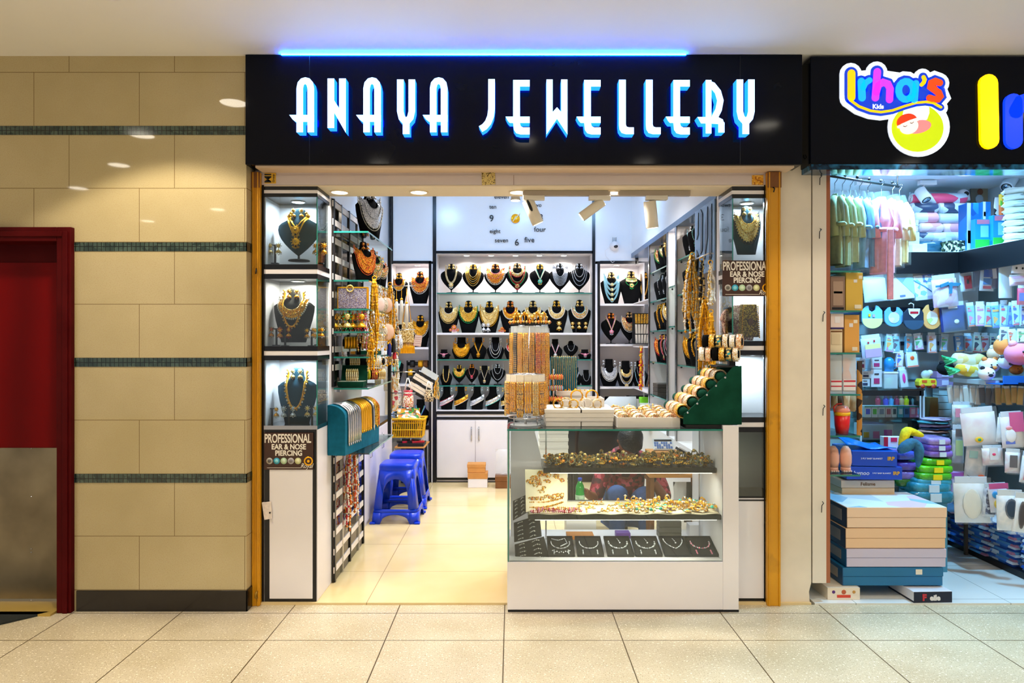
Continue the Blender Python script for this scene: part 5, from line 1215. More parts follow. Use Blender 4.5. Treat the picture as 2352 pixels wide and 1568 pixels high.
trinkets('brooch',230,xa,xb2,4.0,4.22,zu+.006,[(DKG,GOLDS),(DKS,DKG),(GOLD,DKG),(DKG,DKS),(DKS,PGOLD),(DKG,REDG)],'dark antique gold brooch heaped on the upper counter shelf','brooch','brooches on the upper counter shelf',.018,.030,3,3,1.2)
trinkets('gold_ring',150,X(1430,3.92),X(1648,3.92),3.91,4.18,zl_+.008,[(GOLDS,PEARL),(GOLDS,GOLD),(PGOLD,TUR),(GOLDS,PEARL),(GOLD,SILV),(PGOLD,GOLDS)],'large gold cocktail ring on the cream cloth, lower counter shelf','ring','rings on the lower counter shelf',.016,.024,5,2,.6)
trinkets('gold_earring',44,X(1330,3.92),X(1425,3.92),3.91,4.15,zl_+.008,[(PGOLD,PEARL),(GOLD,GOLDS),(PGOLD,GOLDS)],'pale gold stud earring left of the rings, lower counter shelf','earring','studs on the lower counter shelf',.010,.015,6,1,.4)
for i in range(9):
    u=1230+12*i; y=3.905+.012*(i%3); mb=MB(); beads(mb,[(.028*math.cos(a),.02*math.sin(a),.008) for a in [j*2*PI/18 for j in range(19)]],.0065,[[RED,PINK,PGOLD][i%3],JM['N'] if i%2 else PINK])
    mb.build('bracelet',label=f'ruby pink beaded bracelet, {ORD[i]} from left on the lower counter shelf',cat='bracelet',group='pink bracelets on the lower counter shelf',loc=(X(u,y),y,zl_+.008+.012*(i%2)))
# leaning cream tray with gold chains
t=thing('jewel_tray','cream tray leaning upright at the left, covered with gold chains','tray',(0,0,0)); q=[P(1208,1176,3.95),P(1303,1158,4.12),P(1303,1080,4.24),P(1206,1078,4.16)]
mb=MB(); mb.hexa([q[0],q[1],(q[1][0],q[1][1]+.012,q[1][2]),(q[0][0],q[0][1]+.012,q[0][2]),q[3],q[2],(q[2][0],q[2][1]+.012,q[2][2]),(q[3][0],q[3][1]+.012,q[3][2])],mat('cream pad','f4e6c4',.8)); mb.build('tray_pad',t)
def qp(a,b): 
    A=Vector(q[0]).lerp(Vector(q[1]),a); B=Vector(q[3]).lerp(Vector(q[2]),a); return A.lerp(B,b)+Vector((0,-.007,0))
R=random.Random(17)
for i in range(26):
    a,b=(.08+.84*R.random(),.42+.52*R.random()) if i<18 else (.15+.1*(i-18),.30-.02*(i%3))
    mb=MB(); s=R.uniform(.016,.03); al=R.uniform(0,3); ms=[GOLD,DGOLD,PGOLD,REDG]
    pts=[]
    for j in range(17):
        th=j*2*PI/16*R.uniform(.97,1.03); x_,z_=s*math.cos(th),s*.5*math.sin(th); pts.append(tuple(Vector((x_*math.cos(al)-z_*math.sin(al),-.002*(i%4),x_*math.sin(al)*.8+z_*math.cos(al)))))
    beads(mb,pts,.0048,[ms[i%4],GOLDS]); mb.sph((0,-.006,0),.009,ms[(i+1)%4],6)
    o=mb.build('gold_necklace',label='gold chain set pinned on the leaning cream tray',cat='necklace',group='gold chains on the cream tray',loc=tuple(qp(a,b)))
for k,(b_,s) in enumerate(((.22,.34),(.10,.40))):
    mb=MB(); beads(mb,[tuple(qp(.1+.8*j/20,b_-.05*math.sin(PI*j/20))) for j in range(21)],.006,[DGOLD,GOLDS]); mb.build('gold_necklace',label=('upper' if k==0 else 'lower')+' straight gold bead chain along the bottom of the cream tray',cat='necklace')
# stepped black bracelet pads at far left
PADM=mat('black pad','121110',.8)
for i,(qd,lb) in enumerate((([(1178,1195),(1212,1176),(1208,1136),(1178,1150)],'upper'),([(1181,1245),(1243,1232),(1238,1182),(1180,1200)],'middle'),([(1184,1290),(1262,1284),(1248,1232),(1182,1250)],'lower'))):
    y0=4.02-.045*i; C=[Vector(P(a,b,y0+(.05 if j>1 else 0))) for j,(a,b) in enumerate(qd)]
    t=thing('bracelet_pad',f'{lb} black pad of silver bracelets at the left inside the counter','display pad',(0,0,0)); n=Vector((.004,.012,-.002))
    MB().hexa([tuple(v) for v in (C[0],C[1],C[1]+n,C[0]+n,C[3],C[2],C[2]+n,C[3]+n)],PADM).build('pad',t)
    for j in range(5):
        for k in range(2):
            mb=MB(); f=(j+.5)/5; p0=C[0].lerp(C[3],f).lerp(C[1].lerp(C[2],f),.14+.45*k)+Vector((0,-.006,0)); p1=C[0].lerp(C[3],min(1,f+.05)).lerp(C[1].lerp(C[2],f),.34+.5*k)+Vector((0,-.006,0))
            mid=(p0+p1)/2+Vector((0,-.002,.008 if k else .003)); beads(mb,[tuple(p0),tuple(mid),tuple(p1)],.0033,[SILV,PEARL]); mb.build('bracelet',label=f'silver {"curved" if k else "short"} bracelet, {ORD[j]} up on the {lb} black pad in the counter',cat='bracelet',group='silver bracelets on black pads')
# necklace trays along the bottom
TR=[(1290,'teardrop fringe crystal necklace','f'),(1357,'plain crystal necklace with two earrings','p'),(1426,'large stone crystal necklace','l'),(1491,'stone crystal necklace with pendant drop','l'),(1558,'slim crystal vee necklace','v'),(1620,'pink crystal necklace','k')]
for i,(u,desc,kd) in enumerate(TR):
    Y=3.935; x=X(u,Y); t=thing('necklace_tray',f'black tray with {desc}, {ORD[i]} from left in the counter','tray',(x,Y,.290),(.30,0,0),'black trays along the counter floor')
    w=.077; MB().box(-w,w,0,.19,0,.006,PADM).build('tray_pad',t); MB().box(-w,-w+.004,0,.19,.006,.014,BLACKM).box(w-.004,w,0,.19,.006,.014,BLACKM).box(-w,w,0,.004,.006,.014,BLACKM).box(-w,w,.186,.19,.006,.014,BLACKM).build('tray_rim',t)
    m=PINK if kd=='k' else SILV; R3=Euler((.30,0,0)).to_matrix(); mb=MB()
    def tp(a,b,c=.010): return tuple(R3@Vector((a,b,c)))
    U=[tp(.055*math.sin(a),.125-.06*math.cos(a)+(.03 if kd=='v' else 0)*abs(math.sin(a)),.012) for a in [-1.75+3.5*j/28 for j in range(29)]]
    beads(mb,U,.0055 if kd in 'lk' else .004,[m,SILV]); 
    if kd=='f':
        for j in range(9): a=-1+2*j/8; mb.sph(tp(.05*a,.055-.02*math.cos(a)*1-.008*(j%2)),.0065,SILV,0,.8,1.5,.8)
        mb.tube([tp(-.05,.165),tp(-.01,.15),tp(.03,.17),tp(.04,.12),tp(.0,.09)],.003,SILV,5)
    if kd in 'lv': mb.tube([tp(-.0,.17),tp(.01,.14)],.002,SILV,5); mb.sph(tp(.012,.125),.007,SILV,0)
    mb.build('crystal_necklace',label=f'{desc} in the {ORD[i]} black tray from left',cat='necklace',loc=t.location)
    if kd in 'plkf':
        for sx in(-1,1):
            mb=MB(); 
            for j in range(4): mb.sph(tp(sx*.042,.045-.011*j,.012),.0055,m,0)
            mb.build('earring',label=f'crystal drop earring in the {ORD[i]} black tray from left',cat='earring',group='earring pairs in the counter trays',loc=t.location)
# ---------------------------------------------------------------- on the counter top
ZT=1.0346
def open_box(name,lab,cat,x0,x1,y0,y1,z0,h,m,th=.006,group=None):
    t=thing(name,lab,cat,((x0+x1)/2,(y0+y1)/2,z0),0,group); w=(x1-x0)/2; d=(y1-y0)/2
    MB().box(-w,w,-d,d,0,th,m).build('tray_floor',t)
    MB().box(-w,w,-d,-d+th,th,h,m).box(-w,w,d-th,d,th,h,m).box(-w,-w+th,-d+th,d-th,th,h,m).box(w-th,w,-d+th,d-th,th,h,m).build('tray_wall',t); return t
BOXW=mat('white cardboard','f2ece2',.55)
x0,x1=X(1418,3.93),X(1562,3.93)
open_box('bangle_tray','white open tray full of bangles on the counter top','tray',x0,x1,3.93,4.42,ZT,.058,BOXW)
BM=[speck('gold stone bangles',['f2cf78','d8a040','fff4d8','b87a20'],240,.3,.5),PEB,CRB,speck('peach bangles',['f0b080','ffe8d0','d07840','f8d8a8'],240,.3,.3)]
for r_ in range(5):
    for c_ in range(4):
        for k in range(4 if r_<2 else 3):
            bangle(x0+.045+.090*c_,3.955+.085*r_+.016*k,ZT+.040+.004*r_,.034,.011,BM[(c_+r_)%4],'y',f'bangle in the {ORD[r_]} row, {ORD[c_]} roll from left of the white tray',f'bangles of tray row {r_+1} roll {c_+1}')
trinkets('gold_ring',40,x0+.02,x1-.02,4.05,4.40,ZT+.075,[(GOLDS,PEARL),(PGOLD,GOLDS),(GOLDS,GOLD)],'small gold ring heaped over the bangles of the white tray','ring','rings heaped over the bangle tray',.011,.016,8,1,1)
# white stacks
for i,(u0,u1) in enumerate(((1254,1334),(1336,1408))):
    for k in range(2):
        Y=3.98; xa_,xb3=X(u0,Y)+.004*k,X(u1+(6 if k else 0),Y); carton(f'{"upper" if k else "lower"} white box of the {"left" if i==0 else "right"} stack on the counter',(u0+u1)/2,0,Y,xb3-xa_,.046,.32,BOXW,z=ZT+.0505*k,name='jewel_box',lip=True)
z2=ZT+.0505+.0505
open_box('bangle_tray','white tray with gold bangles on the left stack','tray',X(1292,4.15),X(1342,4.15),4.14,4.29,z2,.035,BOXW); open_box('bangle_tray','white tray with gold bangles on the right stack','tray',X(1345,4.12),X(1388,4.12),4.12,4.3,z2,.05,BOXW)
for i,(u,y,R_,m,zz) in enumerate(((1282,4.06,.028,GOLD,z2),(1300,4.06,.032,CRB,z2),(1318,4.06,.026,GOLD,z2),(1348,4.06,.03,PEB,z2),(1372,4.06,.026,CRB,z2),(1325,4.2,.036,DGOLD,z2+.03),(1360,4.2,.036,DGOLD,z2+.03))):
    for k in range(3): bangle(X(u,y),y+.012*k,zz+.006+R_*.62,R_,.009,m,'y',f'bangle of the {ORD[i]} roll standing on the white counter boxes',f'bangles of counter box roll {i+1}')
t=open_box('jewel_tray','tilted white tray of yellow gold chains behind the white boxes','tray',X(1276,4.45),X(1352,4.45),4.345,4.49,z2+.05,.03,BOXW)
MB().box(-.095,.095,-.06,.06,-.15,-.001,BOXW).build('tray_support',t)
trinkets('gold_earring',36,X(1282,4.45),X(1346,4.45),4.365,4.475,z2+.062,[(GOLD,GOLDS),(DGOLD,GOLDS),(GOLD,PGOLD)],'yellow gold jewel in the tilted white tray','earring','jewels in the tilted white tray',.010,.015,9,2,1)
t=open_box('ring_tray','black tray of silver rings left of the tilted white tray','tray',X(1253,4.36),X(1278,4.36),4.35,4.46,z2+.02,.02,BLACKM); MB().box(-.03,.03,-.05,.05,-.095,0,BLACKM).build('tray_support',t)
trinkets('silver_ring',14,X(1256,4.36),X(1276,4.36),4.36,4.45,z2+.03,[(SILV,PEARL),(SILV,BLACKM)],'silver ring in the small black tray','ring','rings in the small black tray',.009,.012,10,1,.3)
# teal chain stand behind
its=[('L' if i%3 else 'G',.0015,.28+.02*math.sin(i),f'fine gold chain on the tall teal stand, {ORD[i]} from left') for i in range(13)]
t=thing('necklace_display','tall teal stand of fine gold chains behind the counter boxes','display stand',(X(1295,4.47),4.475,ZT))
MB().tbox(0,0,0,.395,.175,.03,.175,.028,TEAL).build('display_body',t,bevel=.006)
for i,(c,r_,ln,lb) in enumerate(its):
    x=-.078+.013*i; mb=MB(); mb.tube([(x,.016,.34),(x,.012,.397),(x,-.0,.400),(x,-.016,.392),(x+.002,-.018,.25),(x+.003,-.019,.40-ln*.95)],r_,JM[c],5); mb.sph((x+.003,-.019,.395-ln*.95),.007,JM[c],6)
    mb.build('fine_chain',label=lb,cat='necklace',group='fine chains on the tall teal stand',loc=t.location)
t=thing('bracelet_tower','tower of orange bead bracelets between the racks and the teal stand','bracelet stand',(X(1272,4.30),4.32,z2)); MB().cyl((0,0,0),(0,0,.22),.006,CHROME,8).build('pole',t)
for i in range(3):
    MB().cyl((-.06,0,.03+.07*i),(.06,0,.03+.07*i),.012,mat('bracelet roll%d'%i,['e08a4a','7ab8d8','e8a060'][i],.5),10).build('roll',t); mb=MB()
    for k in range(9): mb.ring((-.05+.0125*k,0,.03+.07*i),.016,.003,GOLD if k%2 else ORAN,'x',12,5)
    mb.build('bracelet',t)
# chain racks
def rack(lab,u,Y,z0,z1,Rr,n,cols,seed,head,topdec=False):
    t=thing('chain_rack',lab,'display rack',(X(u,Y),Y,z0)); h=z1-z0; x0,y0=X(u,Y),Y
    MB().cyl((0,0,0),(0,0,h-.01),.008,CHROME,10).build('pole',t)
    MB().lathe([(Rr*.8,0),(Rr*.8,.006)],PLASTICB,26).ring((0,0,.045),Rr*.86,.004,CHROME,'z',26).build('base_disc',t)
    MB().ring((0,0,h-.01),Rr*.9,.004,CHROME,'z',26).build('top_ring',t)
    for k in range(4): a=PI/4+k*PI/2; MB().tube([(0,0,h-.01),(Rr*.9*math.cos(a),Rr*.9*math.sin(a),h-.01)],.003,CHROME,5).tube([(Rr*.84*math.cos(a),Rr*.84*math.sin(a),.006),(Rr*.84*math.cos(a),Rr*.84*math.sin(a),.046)],.003,CHROME,5).build('spoke',t)
    R=random.Random(seed)
    for i in range(n):
        a=2*PI*i/n+.1; w=2*PI*Rr/n*.92; L=(h-.05)*R.uniform(.86,.99); c=cols[i%len(cols)]; m=JM[c[0]]; m2=JM[c[1]]
        p=thing('hanging_chain_packet',f'clear packet of {c[2]} chain hanging on the {head} rack','packet',(x0+Rr*math.cos(a),y0+Rr*math.sin(a),z0+h-.02),a+PI/2,f'{c[2]} packets on the {head} rack')
        MB().box(-w/2,w/2,.002,.003,-.035,.012,CREAMT if head=='front' else PLASTICB).build('header',p)
        mb=MB(); q=3
        for k in range(q):
            x=-w*.32+w*.64*k/(q-1); mb.tube([(x+.0015*math.sin(j*2.1+k),-.003+.002*math.cos(j*1.7),-.03-(L-.05)*j/10) for j in range(11)],w*.15,m,5)
            beads(mb,[(x,-.006,-.04-(L-.07)*j/6) for j in range(7)],w*.12,[m2],6 if c[1]=='k' else 3)
        mb.build('chain',p); MB().box(-w/2,w/2,-.009,-.0085,-L,-.0,PLASTIC).build('sleeve',p)
    return t
GC=[('D','L','deep gold'),('G','k','black dotted gold'),('L','G','bright gold'),('g','L','pale gold'),('D','k','dark dotted gold')]
rack('front rotating rack of clear packets with gold chains, left on the counter',1207,4.06,ZT,1.345,.115,16,GC,40,'front')
rack('taller rear rotating rack of gold and red bead chains',1216,4.36,ZT,1.635,.120,20,[('N','R','red bead'),('D','O','orange gold'),('D','L','deep gold'),('L','D','bright gold'),('k','L','black bead'),('L','D','bright gold'),('G','L','yellow gold'),('D','L','deep gold')],41,'rear')
t=thing('tiara_ring','round black tray of gold tiaras on top of the rear rack','tiara',(X(1217,4.36),4.36,1.638)); MB().ring((0,0,.008),.12,.008,BLACKM,'z',28).build('tray_ring',t); mb=MB(); beads(mb,[(.13*math.cos(a),.13*math.sin(a),.014) for a in [j*2*PI/40 for j in range(41)]],.010,[GOLD,PGOLD,REDG]); mb.build('bead_band',t)
for i,(a,c) in enumerate(((-2.4,'first'),(-1.9,'second'),(-1.2,'third'),(-.7,'fourth'))):
    mb=MB(); 
    for k in range(5): mb.sph((-.03+.015*k,0,.02+.025*math.sin(PI*k/4)+.012),.011,[GOLD,PGOLD,DGOLD][k%3],6); 
    mb.tube([(-.035,0,0),(-.03,0,.03),(0,0,.055),(.03,0,.03),(.035,0,0)],.005,GOLDS,6)
    for k in range(3): mb.tube([(-.02+.02*k,0,.01),(-.02+.02*k,0,.045)],.004,DGOLD,5)
    mb.build('tiara_arch',t,loc=(.11*math.cos(a),.11*math.sin(a),.012),rot=a+PI/2)
# green stepped bangle display
t=thing('bangle_display','dark green velvet stepped bangle display on the counter right end','display stand',(0,0,0))
pts=[(1570,974),(1704,975),(1704,840),(1684,842)]
steps=[(1672,856),(1668,862),(1651,876),(1647,882),(1630,896),(1626,902),(1608,916),(1604,922),(1588,936),(1583,942),(1571,950)]
yg=3.872; poly=[P(a,b,yg)[::2] for a,b in pts+steps]; poly=[(a,max(b,ZT+.022) if i<2 else b) for i,(a,b) in enumerate(poly)]
MB().prism(poly,yg,yg+.014,GREENV).build('side_board',t,bevel=.002)
poly2=[(min(a,1.284),b) for a,b in poly]; MB().prism(poly2,4.30,4.314,GREENV).build('side_board',t); MB().box(1.270,1.284,yg+.014,4.30,ZT+.022,poly[2][1],GREENV).box(poly[0][0]+.02,1.27,yg+.014,4.3,ZT+.022,ZT+.03,GREENV).build('back_board',t)
MB().box(poly[0][0]+.02,poly[1][0]-.05,yg+.01,4.2,ZT,ZT+.022,BLACKM).box(1.2,1.28,3.9,4.2,1.0565,ZT+.0225,BLACKM).build('foot_block',t)
WB=[speck('bright gold cuff',['ffc83a','e8a018','fff0b0','c88010'],230,.3,.55),speck('pearl gold cuff',['fff2d8','e8c070','d8a040','ffffff'],260,.3,.35),speck('peach gold cuff',['f5b890','f0d090','e09050','fff0dc'],240,.3,.4)]
for i,(u,v) in enumerate(((1578,938),(1600,917),(1622,897),(1643,876),(1664,857))):
    x,z=P(u,v,yg)[::2]; z-=.012
    MB().cyl((x-.012,yg+.014,z-.008),(x-.012,4.30,z-.008),.026,GREENV,14).build('bar',t)
    MB().lathe([(.006,-.003),(.006,0)],CHROME,10,(x+.004,yg,z-.012),'y').build('pin',t)
    for k in range(3): bangle(x-.012,yg+.075+.10*k,z-.008,.037,.075,WB[(i+k)%3],'y',f'{["bright gold","pearl gold","peach gold"][(i+k)%3]} cuff, {ORD[k]} from the front on the {ORD[4-i]} green step from top','cuffs on the green display')
# black two bar stand above it
t=thing('bangle_stand','black two bar stand of jewelled bangles on top of the green display','bangle stand',(X(1680,3.94),3.94,1.386)); th=.5
MB().box(-.018,.018,-.018,.018,.006,.15,BLACKM).build('pole',t); MB().box(-.10,.02,-.06,.06,-.003,.006,BLACKM).box(-.05,.0,.05,.25,-.003,.003,BLACKM).build('foot',t)
for b_,z,x_ in ((1,.143,-.03),(0,.072,-.05)):
    ax=Vector((math.cos(th),-math.sin(th),0)); c=Vector((x_,0,z)); MB().cyl(tuple(c-ax*.13),tuple(c+ax*.09),.022,VELVET,14).build('bar',t)
    for k in range(6):
        p=Vector(t.location)+c+ax*(-.115+.038*k); cn_=['pale aqua','jewelled gold','black velvet','gold flower','turquoise stone','plain gold'][(k+b_*2)%6]
        mm=[PEB,WB[2],VELVET,WB[0],speck('turquoise stone band',['e8c878','30b0c0','e8c878','183838'],70,.3,.4),WB[1]][(k+b_*2)%6]
        bangle(p.x,p.y,p.z,.041 if k%2 else .037,.030,mm,'x',f'{cn_} bangle, {ORD[k]} from left on the {"upper" if b_ else "lower"} bar above the green display','bangles on the two bar stand',-th)
# ---------------------------------------------------------------- things behind and inside the counter
carton('wide low brown box on the glass top under the green display',1640,0,4.33,.1,.02,.1,KRAFT,z=ZT,lip=False)
for i in range(5): carton(f'white flat box, {ORD[i]} from the bottom of the stack behind the counter glass',1272,0,4.75,.20,.05,.2,BOXW,z=.70+.052*i,name='jewel_box')
t=thing('side_table','plain white side table behind the counter carrying the flat boxes','table'); MB().box(.14,.46,4.70,5.02,.67,.70,WHITE).build('table_top',t)
for x_ in(.16,.44):
    for y_ in(4.72,5.0): MB().box(x_-.015,x_+.015,y_-.015,y_+.015,.0125,.67,BLACKM).build('leg',t)
MB().box(.42,.47,5.1,5.15,.0125,1.1,BLACKM).build('dark_post',label='dark post standing behind the counter beside the flat boxes',cat='post')
t=thing('leather_chair','dark brown padded chair behind the counter, left of the crouching person','chair',(X(1384,5.35),5.5,.0125)); BL=mat('brown leather','2a1410',.35)
MB().tbox(0,0,.42,.5,.44,.4,.42,.38,BL).build('seat',t,bevel=.02); MB().tbox(0,.19,.5,.80,.42,.07,.38,.06,BL).build('backrest',t,bevel=.02)
for sx in(-.18,.18):
    for sy in(-.16,.16): MB().cyl((sx,sy,0),(sx,sy,.42),.016,BLACKM,8).build('leg',t)
pillow('black bag with pale towel lying on the brown chair','handbag','bag',(X(1384,5.3),5.46,.515),.34,.34,.12,BLACKM,seed=31)
carton('white pad on top of the black bag behind the counter',1380,0,5.35,.26,.035,.2,WHITE,z=.865,lip=False)
ot=thing('side_table','brown side table behind the counter, right of the crouching person','table'); MB().box(.92,1.27,4.56,4.74,.62,.64,KRAFT).build('table_top',ot)
for x_ in(.94,1.25):
    for y_ in(4.58,4.72): MB().box(x_-.012,x_+.012,y_-.012,y_+.012,.0125,.62,BROWN).build('leg',ot)
for i in range(2): carton(f'{"lower" if i==0 else "upper"} brown carton behind the counter glass at the right',1527,0,4.57,.2,.07,.15,KRAFT,z=.641+.075*i)
t=thing('calculator','white desk calculator with blue keys propped on the brown cartons','calculator',(X(1527,4.6),4.63,.79),(.9,0,0)); MB().box(-.07,.07,0,.085,0,.014,mat('pale grey plastic','dfe4ea',.4)).build('body',t); mb=MB()
for i in range(8):
    for j in range(3): mb.box(-.062+.0155*i,-.05+.0155*i,.008+.018*j,.022+.018*j,.014,.018,mat('blue key','5a78b8',.4) if (i+j)%4 else WHITE)
mb.build('key',t); MB().box(-.06,.06,.064,.078,.014,.0155,BLACKM).build('display',t)
pillow('white plastic bag hanging behind the counter right of the person','plastic_bag','bag',(X(1549,4.9),4.72,.30),.1,.26,.06,mat('white bag','e6e6e8',.4),seed=33); pillow('black cloth bag hanging behind the counter, rightmost','cloth_bag','bag',(X(1577,4.9),4.72,.28),.13,.28,.07,BLACKM,seed=34)
t=thing('document_tray','black and white sloping paper rack behind the counter at the far right','rack',(X(1585,4.7),4.64,.645)); MB().obox((0,.05,.1),(.09,0,-.05),(0,.05,0),(.004,0,.008),BLACKM).obox((.0,.05,.115),(.09,0,-.05),(0,.05,0),(.002,0,.004),WHITE).obox((.0,.1,.05),(.03,0,0),(0,.02,0),(0,0,.05),BLACKM).build('rack_sheet',t)
# bottle
t=thing('soda_bottle','green plastic soda bottle with blue cap behind the counter glass','bottle',(X(1332,4.62),4.62,.40)); GB=mat('green bottle','12a83c',.12,coat=.5)
MB().lathe([(.028,0),(.031,.01),(.031,.10),(.028,.12),(.030,.14),(.026,.155),(.012,.185),(.012,.19)],GB,18).build('bottle_body',t); MB().lathe([(.0135,.188),(.0135,.207),(.012,.208)],mat('blue cap','1a4ac8',.4),14).build('cap',t); MB().lathe([(.0315,.055),(.0315,.095)],mat('label green','c8e8c0',.5,var=.4,vs=40),18,caps=False).build('label_wrap',t)
carton('pale low box under the green bottle behind the counter',1335,0,4.55,.2,.388,.16,BOXW,z=.0125,lip=False)
# lower compartment back items
carton('orange topped book box inside the counter bottom',1334,0,4.17,.16,.05,.1,BOXW,z=.289,top=mat('orange board','c87818',.5),name='book_box'); carton('small purple box inside the counter bottom',1432,0,4.3,.09,.035,.07,mat('purple card','5a2a8a',.5),z=.289,lip=False)
for i in range(3): carton(f'grey flat box, {ORD[i]} from the bottom at the right inside the counter',1540,0,4.3,.14,.035,.09,mat('grey card','5a564c',.6),z=.289+.0365*i,lip=False)
carton('white box behind the pink necklace tray inside the counter',1600,0,4.32,.09,.08,.08,WHITE,z=.289,lip=False)
# ---------------------------------------------------------------- crouching person
SKIN=mat('brown skin','8a5234',.55); SHIRT=speck('dark red patterned shirt',['5a0a14','8a1424','3a060e','b04050'],38,.7,0); JEAN=mat('blue denim','2a4f86',.8,var=.2,vs=60); HAIR=mat('black hair','0b0908',.45,bump=.6,bs=90)
pr=thing('person','person in a dark red shirt and jeans crouching behind the counter','person',(X(1440,5.05),5.05,.0125))
def skin(name,verts,edges,rad,m,parent,sub=2,root=0):
    me=bpy.data.meshes.new(name); me.from_pydata(verts,edges,[]); me.materials.append(m); o=bpy.data.objects.new(name,me); COL.objects.link(o); o.parent=parent
    sk=o.modifiers.new('k','SKIN'); sk.use_smooth_shade=True
    for i,r in enumerate(rad):
        d=me.skin_vertices[0].data[i]; d.radius=(r,r) if not isinstance(r,tuple) else r; d.use_root=(i==root)
    s=o.modifiers.new('s','SUBSURF'); s.levels=s.render_levels=sub; return o
# torso and arms in the shirt, bare forearms and hands, denim legs
V=[(0,.10,.30),(0,.09,.42),(0,.05,.56),(0,0,.66),(0,-.04,.70),(-.15,-.01,.63),(.15,-.01,.63),(-.22,-.10,.48),(.24,-.06,.46),(-.26,-.16,.38),(.26,-.12,.36)]
skin('body',[(0,.10,.20),(0,.09,.34),(0,.05,.5),(0,.0,.62),(0,-.045,.70),(0,-.07,.755)],[(i,i+1) for i in range(5)],[.09,.09,.09,.08,.055,.05],SKIN,pr)
skin('shirt',V,[(0,1),(1,2),(2,3),(3,4),(3,5),(3,6),(5,7),(7,9),(6,8),(8,10)],[.15,.155,.16,.13,.075,.075,.075,.062,.062,.055,.055],SHIRT,pr)
skin('jeans',[(0,.12,.24),(-.09,.10,.25),(-.10,-.22,.47),(-.10,-.16,.08),(.09,.10,.25),(.10,-.22,.46),(.11,-.16,.08)],[(0,1),(1,2),(2,3),(0,4),(4,5),(5,6)],[.13,.10,.075,.055,.10,.075,.055],JEAN,pr)
for sx in(-1,1): skin('shoe',[(sx*.105,-.12,.035),(sx*.105,-.20,.04),(sx*.11,-.30,.03)],[(0,1),(1,2)],[.042,.045,.035],BLACKM,pr,1)
skin('forearm',[(-.25,-.14,.39),(-.31,-.25,.44),(-.335,-.30,.47),(-.345,-.335,.485)],[(0,1),(1,2),(2,3)],[.042,.032,.026,.03],SKIN,pr)
skin('forearm',[(.26,-.11,.37),(.17,-.20,.50),(.12,-.23,.555),(.09,-.24,.585)],[(0,1),(1,2),(2,3)],[.042,.032,.026,.03],SKIN,pr)
def hand(cx,cy,cz,dx,dz,sx):
    for k in range(5):
        a=(k-2)*.016; b=.03+.012*(2-abs(k-1.5))
        if k==4: pts=[(cx-sx*.02,cy-.01,cz-.01),(cx-sx*.035,cy-.03,cz+.01),(cx-sx*.03,cy-.045,cz+.025)]
        else: pts=[(cx+a*dz,cy-.01,cz+a*dx),(cx+a*dz+dx*b,cy-.03,cz+a*dx+dz*b),(cx+a*dz+dx*(b+.012),cy-.05,cz+a*dx+dz*(b-.005))]
        skin('finger',pts,[(0,1),(1,2)],[.010,.009,.007],SKIN,pr,1)
hand(-.35,-.34,.49,-.5,.8,1); hand(.08,-.24,.59,-.6,.7,-1)
MB().ring((.125,-.228,.548),.034,.008,GOLDS,'x',18,6).build('watch_strap',pr); MB().lathe([(.022,0),(.022,.012)],BLACKM,16,(.14,-.262,.55),'y').build('watch',pr)
hd=thing('head',None,None); hd.parent=pr; hd.location=(0,-.10,.795); hd.rotation_euler=(-.55,0,.1); hd.rotation_euler=(1.3,0,.1)
mb=MB(); vs=[];fs=[];n=20;rg=[(-.115,.02,.02,-.045),(-.108,.045,.04,-.04),(-.085,.058,.062,-.025),(-.05,.068,.078,-.01),(-.01,.074,.090,0),(.03,.077,.096,.004),(.07,.072,.088,.008),(.10,.052,.062,.012),(.118,.02,.025,.014)]
for z,rx,ry,oy in rg:
    for k in range(n): a=2*PI*k/n; vs.append((rx*math.cos(a),oy+ry*math.sin(a),z))
for i in range(len(rg)-1):
    for k in range(n): l=(k+1)%n; fs.append((i*n+k,i*n+l,(i+1)*n+l,(i+1)*n+k))
mb.add(vs,fs,SKIN,True); mb.tbox(0,-.095,-.045,-.005,.032,.03,.016,.015,SKIN,0,.012)
for sx in(-1,1): mb.sph((sx*.078,.005,-.01),.026,SKIN,8,.4,.7,1)
mb.build('face',hd,sub=1)
for sx in(-1,1): MB().sph((sx*.03,-.082,.005),.010,PEARL,8).sph((sx*.03,-.09,.005),.005,BLACKM,6).build('eye',hd)
MB().tube([(-.022,-.085,-.065),(0,-.092,-.062),(.022,-.085,-.065)],.005,mat('lip','7a3a30',.5),6).build('mouth',hd)
mb=MB(); n=24; vs=[];fs=[]; rg=[(-.06,.070,.082),(-.02,.082,.100),(.03,.088,.108),(.075,.084,.102),(.108,.062,.078),(.128,.025,.03),(.131,.002,.002)]
for z,rx,ry in rg:
    for k in range(n):
        a=2*PI*k/n; fr_=max(0,-math.sin(a)); vs.append((rx*math.cos(a)*(1+.03*math.sin(5*a)),.012+ry*math.sin(a)*(1+.04*math.sin(7*a)),z+(.085*fr_ if z<.05 else 0)))
for i in range(len(rg)-1):
    for k in range(n): l=(k+1)%n; fs.append((i*n+k,i*n+l,(i+1)*n+l,(i+1)*n+k))
mb.add(vs,fs,HAIR,True); mb.build('hair',hd)
